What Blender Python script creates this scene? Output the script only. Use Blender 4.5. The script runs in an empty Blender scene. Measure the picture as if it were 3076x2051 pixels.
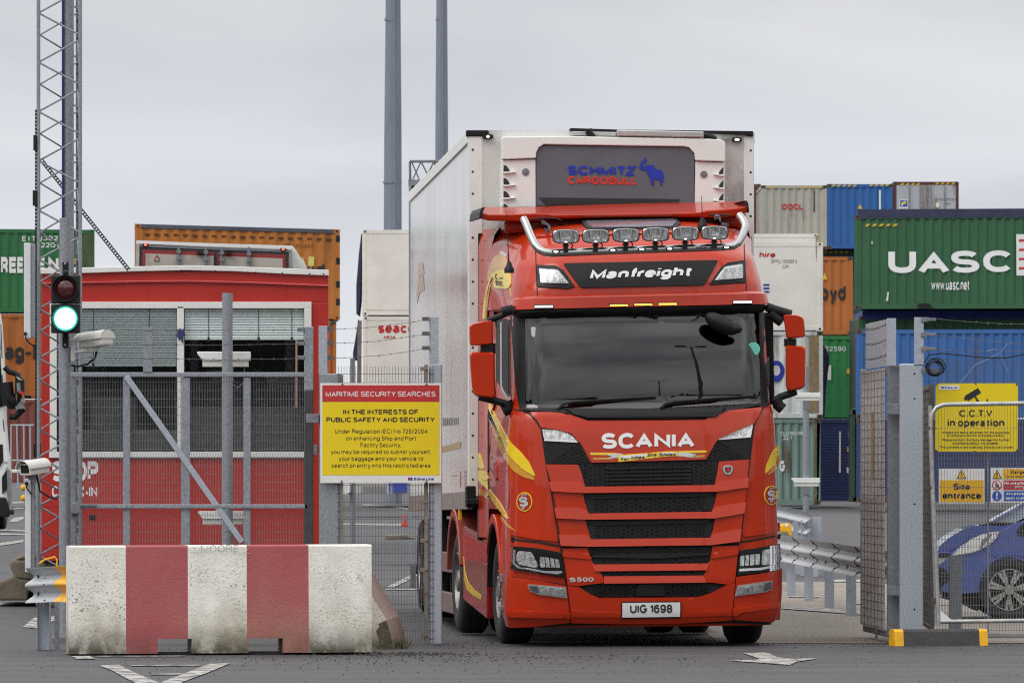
import bpy, bmesh, math, random
from mathutils import Vector, Matrix, noise as mnoise
from mathutils.bvhtree import BVHTree
random.seed(7)
C = bpy.context.scene.collection
SC = bpy.context.scene
R = math.radians

# ------------------------------------------------------------------ camera
FS, CX, HOR, CAMZ = 23148.0, 1538.0, 1408.5, 1.6      # focal length / centre / horizon in photo pixels
cam_data = bpy.data.cameras.new("camera")
cam = bpy.data.objects.new("camera", cam_data)
C.objects.link(cam)
cam.location = (0, 0, CAMZ)
cam.rotation_euler = (R(90), 0, 0)
cam_data.sensor_width = 36
cam_data.lens = FS / 3076 * 36
cam_data.shift_y = (HOR - 1025.5) / 3076
cam_data.clip_start = 1
cam_data.clip_end = 4000
cam_data.dof.use_dof = True
cam_data.dof.focus_distance = 70
cam_data.dof.aperture_fstop = 22
SC.camera = cam

# ------------------------------------------------------------------ sky, sun, exposure
world = bpy.data.worlds.new("World")
SC.world = world
world.use_nodes = True
wn, wl = world.node_tree.nodes, world.node_tree.links
wn.clear()
SUN_EL, SUN_ROT = R(52), R(232)
w_out = wn.new("ShaderNodeOutputWorld")
w_bg = wn.new("ShaderNodeBackground")
w_sky = wn.new("ShaderNodeTexSky")
w_sky.sky_type = 'NISHITA'
w_sky.sun_disc = False
w_sky.sun_elevation = SUN_EL
w_sky.sun_rotation = SUN_ROT
w_sky.air_density = 1.2
w_sky.dust_density = 3
w_tc = wn.new("ShaderNodeTexCoord")
w_map = wn.new("ShaderNodeMapping")
w_map.inputs['Scale'].default_value = (4.0, 4.0, 15.0)
w_n = wn.new("ShaderNodeTexNoise")
w_n.inputs['Scale'].default_value = 2.6
w_n.inputs['Detail'].default_value = 6
w_n.inputs['Roughness'].default_value = 0.5
w_n.inputs['Distortion'].default_value = 0.5
w_sep = wn.new("ShaderNodeSeparateXYZ")
w_grad = wn.new("ShaderNodeValToRGB")                   # overcast luminance: horizon -> zenith
cr = w_grad.color_ramp
cr.elements[0].position = 0.0
cr.elements[0].color = (0.80, 0.825, 0.865, 1)
cr.elements[1].position = 0.75
cr.elements[1].color = (1.55, 1.55, 1.58, 1)
e = cr.elements.new(0.025); e.color = (0.76, 0.785, 0.835, 1)
e = cr.elements.new(0.060); e.color = (0.68, 0.695, 0.735, 1)
e = cr.elements.new(0.22); e.color = (0.95, 0.955, 0.97, 1)
w_cl = wn.new("ShaderNodeValToRGB")                     # cloud mottling
w_cl.color_ramp.elements[0].position = 0.32
w_cl.color_ramp.elements[0].color = (0.86, 0.87, 0.885, 1)
w_cl.color_ramp.elements[1].position = 0.68
w_cl.color_ramp.elements[1].color = (1.12, 1.115, 1.105, 1)
w_map2 = wn.new("ShaderNodeMapping"); w_map2.inputs['Scale'].default_value = (1.5, 1.5, 1.5); w_map2.inputs['Location'].default_value = (.3, .7, .15)
w_n2 = wn.new("ShaderNodeTexNoise"); w_n2.inputs['Scale'].default_value = 1.8; w_n2.inputs['Detail'].default_value = 5; w_n2.inputs['Roughness'].default_value = 0.5; w_n2.inputs['Distortion'].default_value = 0.4
wl.new(w_tc.outputs['Generated'], w_map2.inputs['Vector']); wl.new(w_map2.outputs['Vector'], w_n2.inputs['Vector'])
w_cl2 = wn.new("ShaderNodeValToRGB")                    # bolder cloud masses higher in the sky
w_cl2.color_ramp.elements[0].position = 0.36
w_cl2.color_ramp.elements[0].color = (0.55, 0.57, 0.60, 1)
w_cl2.color_ramp.elements[1].position = 0.64
w_cl2.color_ramp.elements[1].color = (1.35, 1.34, 1.31, 1)
w_hi = wn.new("ShaderNodeMapRange"); w_hi.inputs['From Min'].default_value = 0.09; w_hi.inputs['From Max'].default_value = 0.22
w_cm = wn.new("ShaderNodeMix"); w_cm.data_type = 'RGBA'
wl.new(w_sep.outputs['Z'], w_hi.inputs['Value']); wl.new(w_n2.outputs['Fac'], w_cl2.inputs['Fac'])
wl.new(w_hi.outputs['Result'], w_cm.inputs[0]); wl.new(w_cl.outputs['Color'], w_cm.inputs[6]); wl.new(w_cl2.outputs['Color'], w_cm.inputs[7])
w_mul = wn.new("ShaderNodeMix"); w_mul.data_type = 'RGBA'; w_mul.blend_type = 'MULTIPLY'; w_mul.inputs[0].default_value = 1
w_gain = wn.new("ShaderNodeVectorMath"); w_gain.operation = 'SCALE'; w_gain.inputs['Scale'].default_value = 10.0
w_mix = wn.new("ShaderNodeMix"); w_mix.data_type = 'RGBA'; w_mix.inputs[0].default_value = 0.97
wl.new(w_tc.outputs['Generated'], w_map.inputs['Vector'])
wl.new(w_map.outputs['Vector'], w_n.inputs['Vector'])
wl.new(w_tc.outputs['Generated'], w_sep.inputs[0])
wl.new(w_sep.outputs['Z'], w_grad.inputs['Fac'])
wl.new(w_n.outputs['Fac'], w_cl.inputs['Fac'])
wl.new(w_grad.outputs['Color'], w_mul.inputs[6])
wl.new(w_cm.outputs[2], w_mul.inputs[7])
wl.new(w_mul.outputs[2], w_gain.inputs[0])
wl.new(w_sky.outputs['Color'], w_mix.inputs[6])
wl.new(w_gain.outputs['Vector'], w_mix.inputs[7])
wl.new(w_mix.outputs[2], w_bg.inputs['Color'])
w_bg.inputs['Strength'].default_value = 0.10
wl.new(w_bg.outputs[0], w_out.inputs[0])

sun_d = bpy.data.lights.new("sun", 'SUN')
sun_d.energy = 1.5
sun_d.angle = R(36)
sun_d.color = (1.0, 0.97, 0.93)
sun = bpy.data.objects.new("sun", sun_d)
C.objects.link(sun)
sun.rotation_euler = (R(90) - SUN_EL, 0, R(-52))        # behind the camera, well to its left
sun.location = (-10, 0, 40)
SC.view_settings.view_transform = 'Standard'
SC.view_settings.look = 'None'
SC.view_settings.exposure = 0.0
SC.view_settings.gamma = 1
SC.cycles.use_denoising = False                           # keep the fine surface grain
SC.cycles.use_adaptive_sampling = False
SC.cycles.filter_width = 1.15
SC.cycles.sample_clamp_indirect = 4
SC.cycles.max_bounces = 8
SC.cycles.transparent_max_bounces = 16

# ------------------------------------------------------------------ helpers
def P(px, py, Y):
    """the point of the photo's pixel at distance Y"""
    return Vector(((px - CX) / FS * Y, Y, CAMZ + (HOR - py) / FS * Y))

GP = [(0, -0.0), (76, 0.0), (80, 0.045), (92, 0.09), (150, 0.42), (5000, 0.42)]
def gz(Y):
    for (a, za), (b, zb) in zip(GP, GP[1:]):
        if a <= Y <= b:
            return za + (zb - za) * (Y - a) / (b - a)
    return 0.0

def G(px, py, lift=0.0):
    Y = 1.6 * FS / (py - HOR)
    for _ in range(12):
        Y = (CAMZ - gz(Y)) * FS / (py - HOR)
    p = P(px, py, Y); p.z = gz(Y) + lift
    return p

def srgb(r, g, b):
    f = lambda v: (v / 255 / 12.92) if v <= 10 else (((v / 255) + 0.055) / 1.055) ** 2.4
    return (f(r), f(g), f(b))

def M(name, col, rough=0.5, metal=0.0, var=0.12, scale=3.0, stretch=(1, 1, 1), col2=None, thr=(0.5, 0.65), scale2=2.0,
      stretch2=(1, 1, 1), coat=0.0, bump=0.0, bscale=60.0, emit=0.0, emit_col=None, spec=0.5, rvar=0.1):
    m = bpy.data.materials.new(name)
    m.use_nodes = True
    n, l = m.node_tree.nodes, m.node_tree.links
    b = n["Principled BSDF"]
    b.inputs['Roughness'].default_value = rough
    b.inputs['Metallic'].default_value = metal
    b.inputs['Specular IOR Level'].default_value = spec
    b.inputs['Coat Weight'].default_value = coat
    b.inputs['Coat Roughness'].default_value = 0.04
    tc = n.new("ShaderNodeTexCoord")
    def tex(sc, st, det=5):
        mp = n.new("ShaderNodeMapping"); mp.inputs['Scale'].default_value = st
        nz = n.new("ShaderNodeTexNoise"); nz.inputs['Scale'].default_value = sc
        nz.inputs['Detail'].default_value = det; nz.inputs['Roughness'].default_value = 0.6
        l.new(tc.outputs['Object'], mp.inputs['Vector']); l.new(mp.outputs['Vector'], nz.inputs['Vector'])
        return nz
    nz = tex(scale, stretch)
    ramp = n.new("ShaderNodeValToRGB")
    ramp.color_ramp.elements[0].position = 0.3
    ramp.color_ramp.elements[1].position = 0.7
    ramp.color_ramp.elements[0].color = tuple(max(0, c * (1 - var)) for c in col) + (1,)
    ramp.color_ramp.elements[1].color = tuple(min(1, c * (1 + var)) for c in col) + (1,)
    l.new(nz.outputs['Fac'], ramp.inputs['Fac'])
    out = ramp.outputs['Color']
    if col2 is not None:
        n2 = tex(scale2, stretch2, 8)
        mr = n.new("ShaderNodeMapRange")
        mr.inputs['From Min'].default_value, mr.inputs['From Max'].default_value = thr
        mx = n.new("ShaderNodeMix"); mx.data_type = 'RGBA'
        l.new(n2.outputs['Fac'], mr.inputs['Value']); l.new(mr.outputs['Result'], mx.inputs[0])
        l.new(out, mx.inputs[6]); mx.inputs[7].default_value = tuple(col2) + (1,)
        out = mx.outputs[2]
    l.new(out, b.inputs['Base Color'])
    if rvar:
        rr = n.new("ShaderNodeMapRange")
        rr.inputs['To Min'].default_value = max(0.02, rough - rvar); rr.inputs['To Max'].default_value = min(1, rough + rvar)
        l.new(nz.outputs['Fac'], rr.inputs['Value']); l.new(rr.outputs['Result'], b.inputs['Roughness'])
    if bump:
        nb = tex(bscale, (1, 1, 1), 4)
        bp = n.new("ShaderNodeBump"); bp.inputs['Strength'].default_value = bump; bp.inputs['Distance'].default_value = 0.02
        l.new(nb.outputs['Fac'], bp.inputs['Height']); l.new(bp.outputs['Normal'], b.inputs['Normal'])
    if emit:
        b.inputs['Emission Color'].default_value = tuple(emit_col or col) + (1,)
        b.inputs['Emission Strength'].default_value = emit
    return m

def glass(name, tint, refl=0.12, rough=0.02, wave=0.0):
    """thin pane: tinted see-through plus a mirror reflection that grows at grazing angles"""
    m = bpy.data.materials.new(name); m.use_nodes = True
    n, l = m.node_tree.nodes, m.node_tree.links
    n.remove(n["Principled BSDF"])
    out = n["Material Output"]
    tr = n.new("ShaderNodeBsdfTransparent"); tr.inputs[0].default_value = tuple(tint) + (1,)
    gl = n.new("ShaderNodeBsdfGlossy"); gl.inputs['Roughness'].default_value = rough
    lw = n.new("ShaderNodeLayerWeight"); lw.inputs['Blend'].default_value = 0.25
    mr = n.new("ShaderNodeMapRange"); mr.inputs['To Min'].default_value = refl; mr.inputs['To Max'].default_value = 1
    mx = n.new("ShaderNodeMixShader")
    l.new(lw.outputs['Fresnel'], mr.inputs['Value'])
    l.new(mr.outputs['Result'], mx.inputs[0]); l.new(tr.outputs[0], mx.inputs[1]); l.new(gl.outputs[0], mx.inputs[2])
    l.new(mx.outputs[0], out.inputs[0])
    if wave:
        tc = n.new("ShaderNodeTexCoord"); nz = n.new("ShaderNodeTexNoise"); nz.inputs['Scale'].default_value = 2.0
        bp = n.new("ShaderNodeBump"); bp.inputs['Strength'].default_value = wave; bp.inputs['Distance'].default_value = 0.01
        l.new(tc.outputs['Object'], nz.inputs['Vector']); l.new(nz.outputs['Fac'], bp.inputs['Height']); l.new(bp.outputs['Normal'], gl.inputs['Normal'])
    return m

OFF = {}
def tag(o, label, cat, group=None, kind=None):
    o['label'] = label; o['category'] = cat
    if group: o['group'] = group
    if kind: o['kind'] = kind
    return o

def thing(name, loc, label, cat, group=None):
    o = bpy.data.objects.new(name, None); C.objects.link(o)
    o.location = loc; o.empty_display_size = 0.2
    OFF[o.name] = Vector(loc)
    return tag(o, label, cat, group)

EACH = set("mirror_arm corner_bumper panel_gap gate_rail corner_post front_panel lower_front_panel lower_grille_bar side_deflector landing_leg side_guard side_rail roof_rail guard_bracket step_bracket hinge clamp_bar extension_arm fence_post roof_bracket panel_crease bumper_crease corner_crease corner_step vent_opening vent_lip lock_button lock_rod fork_pocket side_reflector side_marking side_reflection side_swoosh deflector_edge deflector_rubber ribbon_stripe bar_marker_lamp bar_marker_housing fixing_screw junction_box hose roof_cable wiper wire_clamp exclamation_mark mounting_clamp lamp_bracket_ wheel_nut clamp_bolt cable_tie bracket_bolt".split())
class MB:
    def __init__(s): s.v, s.f, s.m = [], [], []
    def add(s, vs, fs, m=0):
        k = len(s.v); s.v += [Vector(v) for v in vs]
        for f in fs: s.f.append([i + k for i in f]); s.m.append(m)
        return s
    def hexa(s, a, b, m=0):
        """8 corners: quad a then quad b (same winding)"""
        return s.add(list(a) + list(b), [(3, 2, 1, 0), (4, 5, 6, 7), (0, 1, 5, 4), (1, 2, 6, 5), (2, 3, 7, 6), (3, 0, 4, 7)], m)
    def bx(s, x0, x1, y0, y1, z0, z1, m=0, f=None):
        q = [(x0, y0, z0), (x1, y0, z0), (x1, y0, z1), (x0, y0, z1)]; r = [(x0, y1, z0), (x1, y1, z0), (x1, y1, z1), (x0, y1, z1)]
        if f: q = [f(*p) for p in q]; r = [f(*p) for p in r]
        return s.hexa(q, r, m)
    def pbx(s, x0, y0, x1, y1, Y, d, m=0):
        """box whose front face is a photo rectangle at distance Y, d metres deep"""
        a, b = P(x0, y1, Y), P(x1, y0, Y)
        return s.bx(a.x, b.x, Y, Y + d, a.z, b.z, m)
    def prism(s, pts, d, m=0):
        n = len(pts); pts = [Vector(p) for p in pts]; d = Vector(d)
        return s.add(pts + [p + d for p in pts], [list(range(n - 1, -1, -1)), list(range(n, 2 * n))] + [(i, (i + 1) % n, n + (i + 1) % n, n + i) for i in range(n)], m)
    def tube(s, pts, r, n=8, m=0, cap=True):
        pts = [Vector(p) for p in pts]; N = len(pts); rs = r if isinstance(r, (list, tuple)) else [r] * N
        vs, fs = [], []; up = None
        for i, p in enumerate(pts):
            t = (pts[min(i + 1, N - 1)] - pts[max(i - 1, 0)]).normalized()
            if up is None:
                up = Vector((0, 0, 1)) if abs(t.z) < 0.9 else Vector((0, 1, 0))
            a = t.cross(up).normalized(); up = a.cross(t).normalized()
            for k in range(n):
                th = 2 * math.pi * (k + 0.5) / n
                vs.append(p + (a * math.cos(th) + up * math.sin(th)) * rs[i])
        for i in range(N - 1):
            for k in range(n):
                fs.append((i * n + k, i * n + (k + 1) % n, (i + 1) * n + (k + 1) % n, (i + 1) * n + k))
        if cap: fs += [list(range(n - 1, -1, -1)), list(range((N - 1) * n, N * n))]
        return s.add(vs, fs, m)
    def lathe(s, prof, o, axis, n=24, m=0):
        o, ax = Vector(o), Vector(axis).normalized()
        a = ax.cross(Vector((0, 0, 1)) if abs(ax.z) < 0.9 else Vector((1, 0, 0))).normalized(); b = ax.cross(a)
        vs = [o + ax * h + (a * math.cos(2 * math.pi * k / n) + b * math.sin(2 * math.pi * k / n)) * r for r, h in prof for k in range(n)]
        fs = [(i * n + k, i * n + (k + 1) % n, (i + 1) * n + (k + 1) % n, (i + 1) * n + k) for i in range(len(prof) - 1) for k in range(n)]
        return s.add(vs, fs, m)
    def ball(s, c, r, n=12, m=0):
        """ellipsoid, r = 3 radii"""
        prof = [(max(1e-4, math.sin(math.pi * i / n)), -math.cos(math.pi * i / n)) for i in range(n + 1)]
        k = len(s.v); s.lathe(prof, (0, 0, 0), (0, 0, 1), n * 2, m)
        for i in range(k, len(s.v)):
            v = s.v[i]; s.v[i] = Vector((c[0] + v.x * r[0], c[1] + v.y * r[1], c[2] + v.z * r[2]))
        return s
    def islands(s):
        par = list(range(len(s.v)))
        def find(a):
            while par[a] != a: par[a] = par[par[a]]; a = par[a]
            return a
        for f in s.f:
            for i in f[1:]: par[find(i)] = find(f[0])
        out = {}
        for f, m in zip(s.f, s.m): out.setdefault(find(f[0]), []).append((f, m))
        res = []
        for fl in out.values():
            q = MB(); mp = {}
            for f, m in fl:
                for i in f:
                    if i not in mp: mp[i] = len(q.v); q.v.append(s.v[i])
                q.f.append([mp[i] for i in f]); q.m.append(m)
            res.append(q)
        return res
    def build(s, name, mats, parent=None, smooth=None, bevel=0.0, segs=2, fixn=True):
        if parent is not None and name in EACH:
            isl = s.islands()
            if 1 < len(isl) <= 40: return [q.build2(name, mats, parent, smooth, bevel, segs, fixn) for q in isl][0]
        return s.build2(name, mats, parent, smooth, bevel, segs, fixn)
    def build2(s, name, mats, parent=None, smooth=None, bevel=0.0, segs=2, fixn=True):
        me = bpy.data.meshes.new(name)
        o = bpy.data.objects.new(name, me); C.objects.link(o)
        if parent is not None:
            off = OFF[parent.name]; o.parent = parent; OFF[o.name] = off
        else:
            xs = [v.x for v in s.v]; ys = [v.y for v in s.v]; zs = [v.z for v in s.v]
            off = Vector(((min(xs) + max(xs)) / 2, (min(ys) + max(ys)) / 2, min(zs))); o.location = off; OFF[o.name] = off
        me.from_pydata([v - off for v in s.v], [], s.f)
        for mt in (mats if isinstance(mats, (list, tuple)) else [mats]): me.materials.append(mt)
        if len(me.materials) > 1: me.polygons.foreach_set("material_index", s.m)
        if fixn:
            bm = bmesh.new(); bm.from_mesh(me); bmesh.ops.recalc_face_normals(bm, faces=bm.faces[:]); bm.to_mesh(me); bm.free()
        if smooth is not None:
            me.shade_smooth(); me.set_sharp_from_angle(angle=R(smooth))
        if bevel:
            b = o.modifiers.new("bevel", 'BEVEL'); b.width = bevel; b.segments = segs; b.limit_method = 'ANGLE'; b.angle_limit = R(40)
        me.update()
        return o

def rnd(poly, r, n=3):
    """fillet the corners of a 2-D polygon"""
    out = []; N = len(poly)
    for i in range(N):
        p0, p, p1 = (Vector(poly[k % N]) for k in (i - 1, i, i + 1))
        a, b = p0 - p, p1 - p
        q = min(r, a.length * 0.45, b.length * 0.45)
        s0, s1 = p + a.normalized() * q, p + b.normalized() * q
        for k in range(n + 1):
            t = k / n
            v = s0 * (1 - t) ** 2 + p * 2 * t * (1 - t) + s1 * t * t
            out.append((v.x, v.y))
    return out

def _a(cx, cy, rx, ry, a0, a1, n=12):
    o = []
    for k in range(n + 1):
        t = R(a0 + (a1 - a0) * k / n); c, q = math.cos(t), math.sin(t)
        o.append((cx + rx * math.copysign(abs(c) ** .86, c), cy + ry * math.copysign(abs(q) ** .86, q)))
    return o
_X = .70                                                     # x-height over cap height
_bowl = lambda: _a(.5, _X / 2, .5, _X / 2, 0, 360, 20)
_S = lambda h: _a(.5, h * .745, .47, h * .255, 25, 270) + _a(.5, h * .245, .5, h * .245, 90, -155)[1:]
_GL = {'A': (.78, [[(0, 0), (.5, 1), (1, 0)], [(.2, .32), (.8, .32)]]), 'B': (.68, [[(0, .53), (.55, .53)] + _a(.55, .765, .38, .235, -90, 90)[1:] + [(0, 1), (0, 0), (.55, 0)] + _a(.55, .265, .45, .265, -90, 90)]),
       'C': (.74, [_a(.52, .5, .52, .5, 38, 322, 18)]), 'D': (.72, [[(0, 0), (0, 1), (.45, 1)] + _a(.45, .5, .55, .5, 90, -90)[1:] + [(0, 0)]]), 'E': (.62, [[(1, 1), (0, 1), (0, 0), (1, 0)], [(0, .52), (.92, .52)]]), 'F': (.58, [[(1, 1), (0, 1), (0, 0)], [(0, .5), (.88, .5)]]),
       'G': (.78, [_a(.5, .5, .5, .5, 42, 340, 18) + [(1, .46), (.56, .46)]]), 'H': (.70, [[(0, 0), (0, 1)], [(1, 0), (1, 1)], [(0, .52), (1, .52)]]), 'I': (0, [[(.5, 0), (.5, 1)]]), 'J': (.5, [[(1, 1), (1, .3)] + _a(.5, .26, .5, .26, 0, -180)[1:]]),
       'K': (.70, [[(0, 0), (0, 1)], [(1, 1), (.02, .38)], [(.34, .56), (1, 0)]]), 'L': (.55, [[(0, 1), (0, 0), (1, 0)]]), 'M': (.86, [[(0, 0), (0, 1), (.5, .05), (1, 1), (1, 0)]]), 'N': (.70, [[(0, 0), (0, 1), (1, 0), (1, 1)]]),
       'O': (.80, [_a(.5, .5, .5, .5, 0, 360, 22)]), 'P': (.65, [[(0, 0), (0, 1), (.55, 1)] + _a(.55, .73, .45, .27, 90, -90)[1:] + [(0, .46)]]), 'Q': (.80, [_a(.5, .5, .5, .5, 0, 360, 22), [(.62, .25), (1, -.04)]]), 'R': (.70, [[(0, 0), (0, 1), (.55, 1)] + _a(.55, .745, .42, .255, 90, -90)[1:] + [(0, .49)], [(.5, .48), (.86, .36), (1, 0)]]),
       'S': (.68, [_S(1)]), 'T': (.64, [[(0, 1), (1, 1)], [(.5, 1), (.5, 0)]]), 'U': (.70, [[(0, 1), (0, .33)] + _a(.5, .33, .5, .33, 180, 360)[1:] + [(1, 1)]]), 'V': (.72, [[(0, 1), (.5, 0), (1, 1)]]), 'W': (1.02, [[(0, 1), (.25, 0), (.5, 1), (.75, 0), (1, 1)]]), 'X': (.70, [[(0, 0), (1, 1)], [(0, 1), (1, 0)]]),
       'Y': (.72, [[(0, 1), (.5, .46), (1, 1)], [(.5, .46), (.5, 0)]]), 'Z': (.62, [[(0, 1), (1, 1), (0, 0), (1, 0)]]),
       'a': (.54, [_a(.46, _X * .74, .42, _X * .26, 160, 20) + [(.9, _X * .7), (.9, .1), (1, 0)], [(.9, _X * .60), (.5, _X * .54)] + _a(.42, _X * .27, .42, _X * .27, 90, 270)[1:] + [(.6, .02), (.9, .2)]]), 'b': (.55, [[(0, 1), (0, 0)], _bowl()]), 'c': (.50, [_a(.54, _X / 2, .54, _X / 2, 40, 320, 16)]), 'd': (.55, [[(1, 1), (1, 0)], _bowl()]),
       'e': (.54, [[(.02, _X * .5), (1, _X * .5)] + _a(.5, _X / 2, .5, _X / 2, 0, 318, 18)]), 'f': (.34, [[(.42, 0), (.42, .82)] + _a(.95, .82, .53, .18, 180, 95, 5)[1:], [(0, _X), (1, _X)]]), 'g': (.55, [_bowl(), [(1, _X), (1, -.06)] + _a(.5, -.06, .5, .20, 0, -160)[1:]]), 'h': (.52, [[(0, 0), (0, 1)], [(0, .38)] + _a(.5, .42, .5, _X - .42, 180, 0)[1:] + [(1, 0)]]),
       'i': (0, [[(.5, 0), (.5, _X)], [(.5, .88), (.5, 1)]]), 'j': (.2, [[(1, _X), (1, -.1)] + _a(.3, -.1, .7, .14, 0, -90, 5)[1:], [(1, .88), (1, 1)]]), 'k': (.52, [[(0, 0), (0, 1)], [(1, _X), (.02, .26)], [(.34, .42), (1, 0)]]), 'l': (0, [[(.5, 0), (.5, 1)]]), 'm': (.86, [[(0, 0), (0, _X)], [(0, .38)] + _a(.25, .44, .25, _X - .44, 180, 0)[1:] + [(.5, 0)], [(.5, .38)] + _a(.75, .44, .25, _X - .44, 180, 0)[1:] + [(1, 0)]]),
       'n': (.52, [[(0, 0), (0, _X)], [(0, .38)] + _a(.5, .42, .5, _X - .42, 180, 0)[1:] + [(1, 0)]]), 'o': (.55, [_bowl()]), 'p': (.55, [[(0, _X), (0, -.28)], _bowl()]), 'q': (.55, [[(1, _X), (1, -.28)], _bowl()]), 'r': (.34, [[(0, 0), (0, _X)], [(0, .40)] + _a(1, .38, 1, _X - .38, 180, 92, 6)[1:]]), 's': (.50, [_S(_X)]), 't': (.34, [[(.42, .9), (.42, .16)] + _a(.95, .16, .53, .16, 180, 265, 5)[1:], [(0, _X), (1, _X)]]),
       'u': (.52, [[(0, _X), (0, .28)] + _a(.5, .28, .5, .28, 180, 360)[1:], [(1, _X), (1, 0)]]), 'v': (.54, [[(0, _X), (.5, 0), (1, _X)]]), 'w': (.80, [[(0, _X), (.25, 0), (.5, _X), (.75, 0), (1, _X)]]), 'x': (.52, [[(0, 0), (1, _X)], [(0, _X), (1, 0)]]), 'y': (.54, [[(0, _X), (.5, .02)], [(1, _X), (.42, -.22), (.1, -.27)]]), 'z': (.48, [[(0, _X), (1, _X), (0, 0), (1, 0)]]),
       '0': (.56, [_a(.5, .5, .5, .5, 0, 360, 20)]), '1': (.24, [[(0, .76), (1, 1), (1, 0)]]), '2': (.54, [_a(.48, .72, .48, .28, 165, -25) + [(0, 0), (1, 0)]]), '3': (.54, [_a(.48, .755, .44, .245, 150, -75) + _a(.48, .265, .52, .265, 75, -155)]), '4': (.58, [[(.76, 0), (.76, 1), (0, .28), (1, .28)]]), '5': (.54, [[(.92, 1), (.16, 1), (.06, .5)] + _a(.48, .32, .52, .32, 130, -155)]),
       '6': (.55, [_a(.5, .31, .5, .31, 0, 360, 18), [(0, .34)] + _a(.54, .5, .54, .5, 180, 40)]), '7': (.52, [[(0, 1), (1, 1), (.36, 0)]]), '8': (.56, [_a(.5, .755, .43, .245, 0, 360, 18), _a(.5, .26, .5, .26, 0, 360, 18)]), '9': (.55, [_a(.5, .69, .5, .31, 0, 360, 18), [(1, .66)] + _a(.46, .5, .54, .5, 0, -140)]),
       '.': (0, [[(.5, 0), (.5, .10)]]), ',': (.04, [[(1, .10), (1, 0), (0, -.14)]]), '-': (.28, [[(0, .36), (1, .36)]]), '/': (.30, [[(0, 0), (1, 1)]]), '(': (.16, [_a(1, .42, 1, .62, 125, 235)]), ')': (.16, [_a(0, .42, 1, .62, 55, -55)])}
_T = {}
def text_mesh(s, bold=0.0, shear=0.0, space=1.0):
    """grotesque lettering from stroked centre lines: normalised verts, faces and a tiny depth step per stroke"""
    key = (s, bold, shear, space)
    if key in _T: return _T[key]
    w = .140 + bold * 2.6; h = w / 2; x = 0.0; vs, fs, ds = [], [], []; n_ = 0; prev_ = ''
    for ch in s:
        if ch == ' ': x += .30 * space; continue
        W, strokes = _GL[ch]; W *= 1 + 1.3 * max(0, bold)
        if prev_ and (ch in 'AVWTY') != (prev_ in 'AVWTY') and prev_ not in 'INHMl' and ch not in 'INHMl': x -= .07
        if prev_ in 'rf' and prev_: x -= h * .9
        prev_ = ch; low = ch.islower(); Xt = .735
        for st in strokes:
            pts = [Vector((x + h + p[0] * W * (1 if W else 0), (h + p[1] * (1 - w) if not low else (h + p[1] / _X * (Xt - w) if p[1] <= _X else Xt - h + (p[1] - _X) / (1 - _X) * (1 - Xt))) if p[1] >= 0 else h + p[1])) for p in st]
            pts = [p for i, p in enumerate(pts) if i == 0 or (p - pts[i - 1]).length > 1e-4]
            cl = (pts[0] - pts[-1]).length < 1e-3; N = len(pts); k0 = len(vs)
            for i, p in enumerate(pts):
                a = pts[i - 1] if i else (pts[-2] if cl else p); b = pts[i + 1] if i < N - 1 else (pts[1] if cl else p)
                d1 = (p - a).normalized() if (p - a).length > 1e-6 else (b - p).normalized(); d2 = (b - p).normalized() if (b - p).length > 1e-6 else d1
                n1, n2 = Vector((-d1.y, d1.x)), Vector((-d2.y, d2.x)); m = (n1 + n2)
                m = m.normalized() if m.length > .2 else n1
                q = h / max(.42, m.dot(n1)); hi_ = Xt if ch in 'vwxz' else 1.0; lo_ = 0.0 if (not low or ch in 'vwxz') and ch not in ',Q(),' else -1.0
                vs += [Vector((e_.x, min(hi_, max(lo_, e_.y)))) for e_ in (p + m * q, p - m * q)]
            fs += [(k0 + 2 * i, k0 + 2 * i + 1, k0 + 2 * i + 3, k0 + 2 * i + 2) for i in range(N - 1)]
            ds += [n_] * (len(vs) - k0); n_ = (n_ + 1) % 6
        x += W + w + (.15 - bold * 1.5) * space
    vs = [(v.x + shear * v.y, v.y) for v in vs]
    x0, x1 = min(v[0] for v in vs), max(v[0] for v in vs); y0, y1 = min(v[1] for v in vs), max(v[1] for v in vs)
    _T[key] = ([((v[0] - x0) / (x1 - x0), (v[1] - y0) / (y1 - y0)) for v in vs], fs, ds)
    return _T[key]

def letters(mb, s, fn, bold=0.0, shear=0.0, m=0, space=1.0):
    vs, fs, ds = text_mesh(s, bold, shear, space)
    mb.add([fn(u, v) + Vector((0, -.00012 * d, 0)) for (u, v), d in zip(vs, ds)], fs, m)

def flat(x0, y0, x1, y1, Y, dy=0.0):
    """unit square -> photo rectangle at distance Y; dy = drop of the right side in pixels"""
    return lambda u, v: P(x0 + (x1 - x0) * u, y1 + (y0 - y1) * v + dy * u, Y)

def tess(poly, step):
    """2-D polygon -> fine mesh (verts, faces, boundary edges)"""
    bm = bmesh.new()
    f = bm.faces.new([bm.verts.new((p[0], p[1], 0)) for p in poly])
    bmesh.ops.triangulate(bm, faces=[f])
    xs = [p[0] for p in poly]; ys = [p[1] for p in poly]
    for lo, hi, ax in ((min(xs), max(xs), 0), (min(ys), max(ys), 1)):
        k = math.floor(lo / step) + 1
        while k * step < hi:
            co = [0, 0, 0]; no = [0, 0, 0]; co[ax] = k * step; no[ax] = 1
            bmesh.ops.bisect_plane(bm, geom=bm.verts[:] + bm.edges[:] + bm.faces[:], plane_co=co, plane_no=no, dist=1e-4)
            k += 1
    bm.verts.ensure_lookup_table()
    for i, v in enumerate(bm.verts): v.index = i
    vs = [(v.co.x, v.co.y) for v in bm.verts]; fs = [[v.index for v in g.verts] for g in bm.faces]
    be = [(e.verts[0].index, e.verts[1].index) for e in bm.edges if len(e.link_faces) == 1]
    bm.free()
    return vs, fs, be

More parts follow.
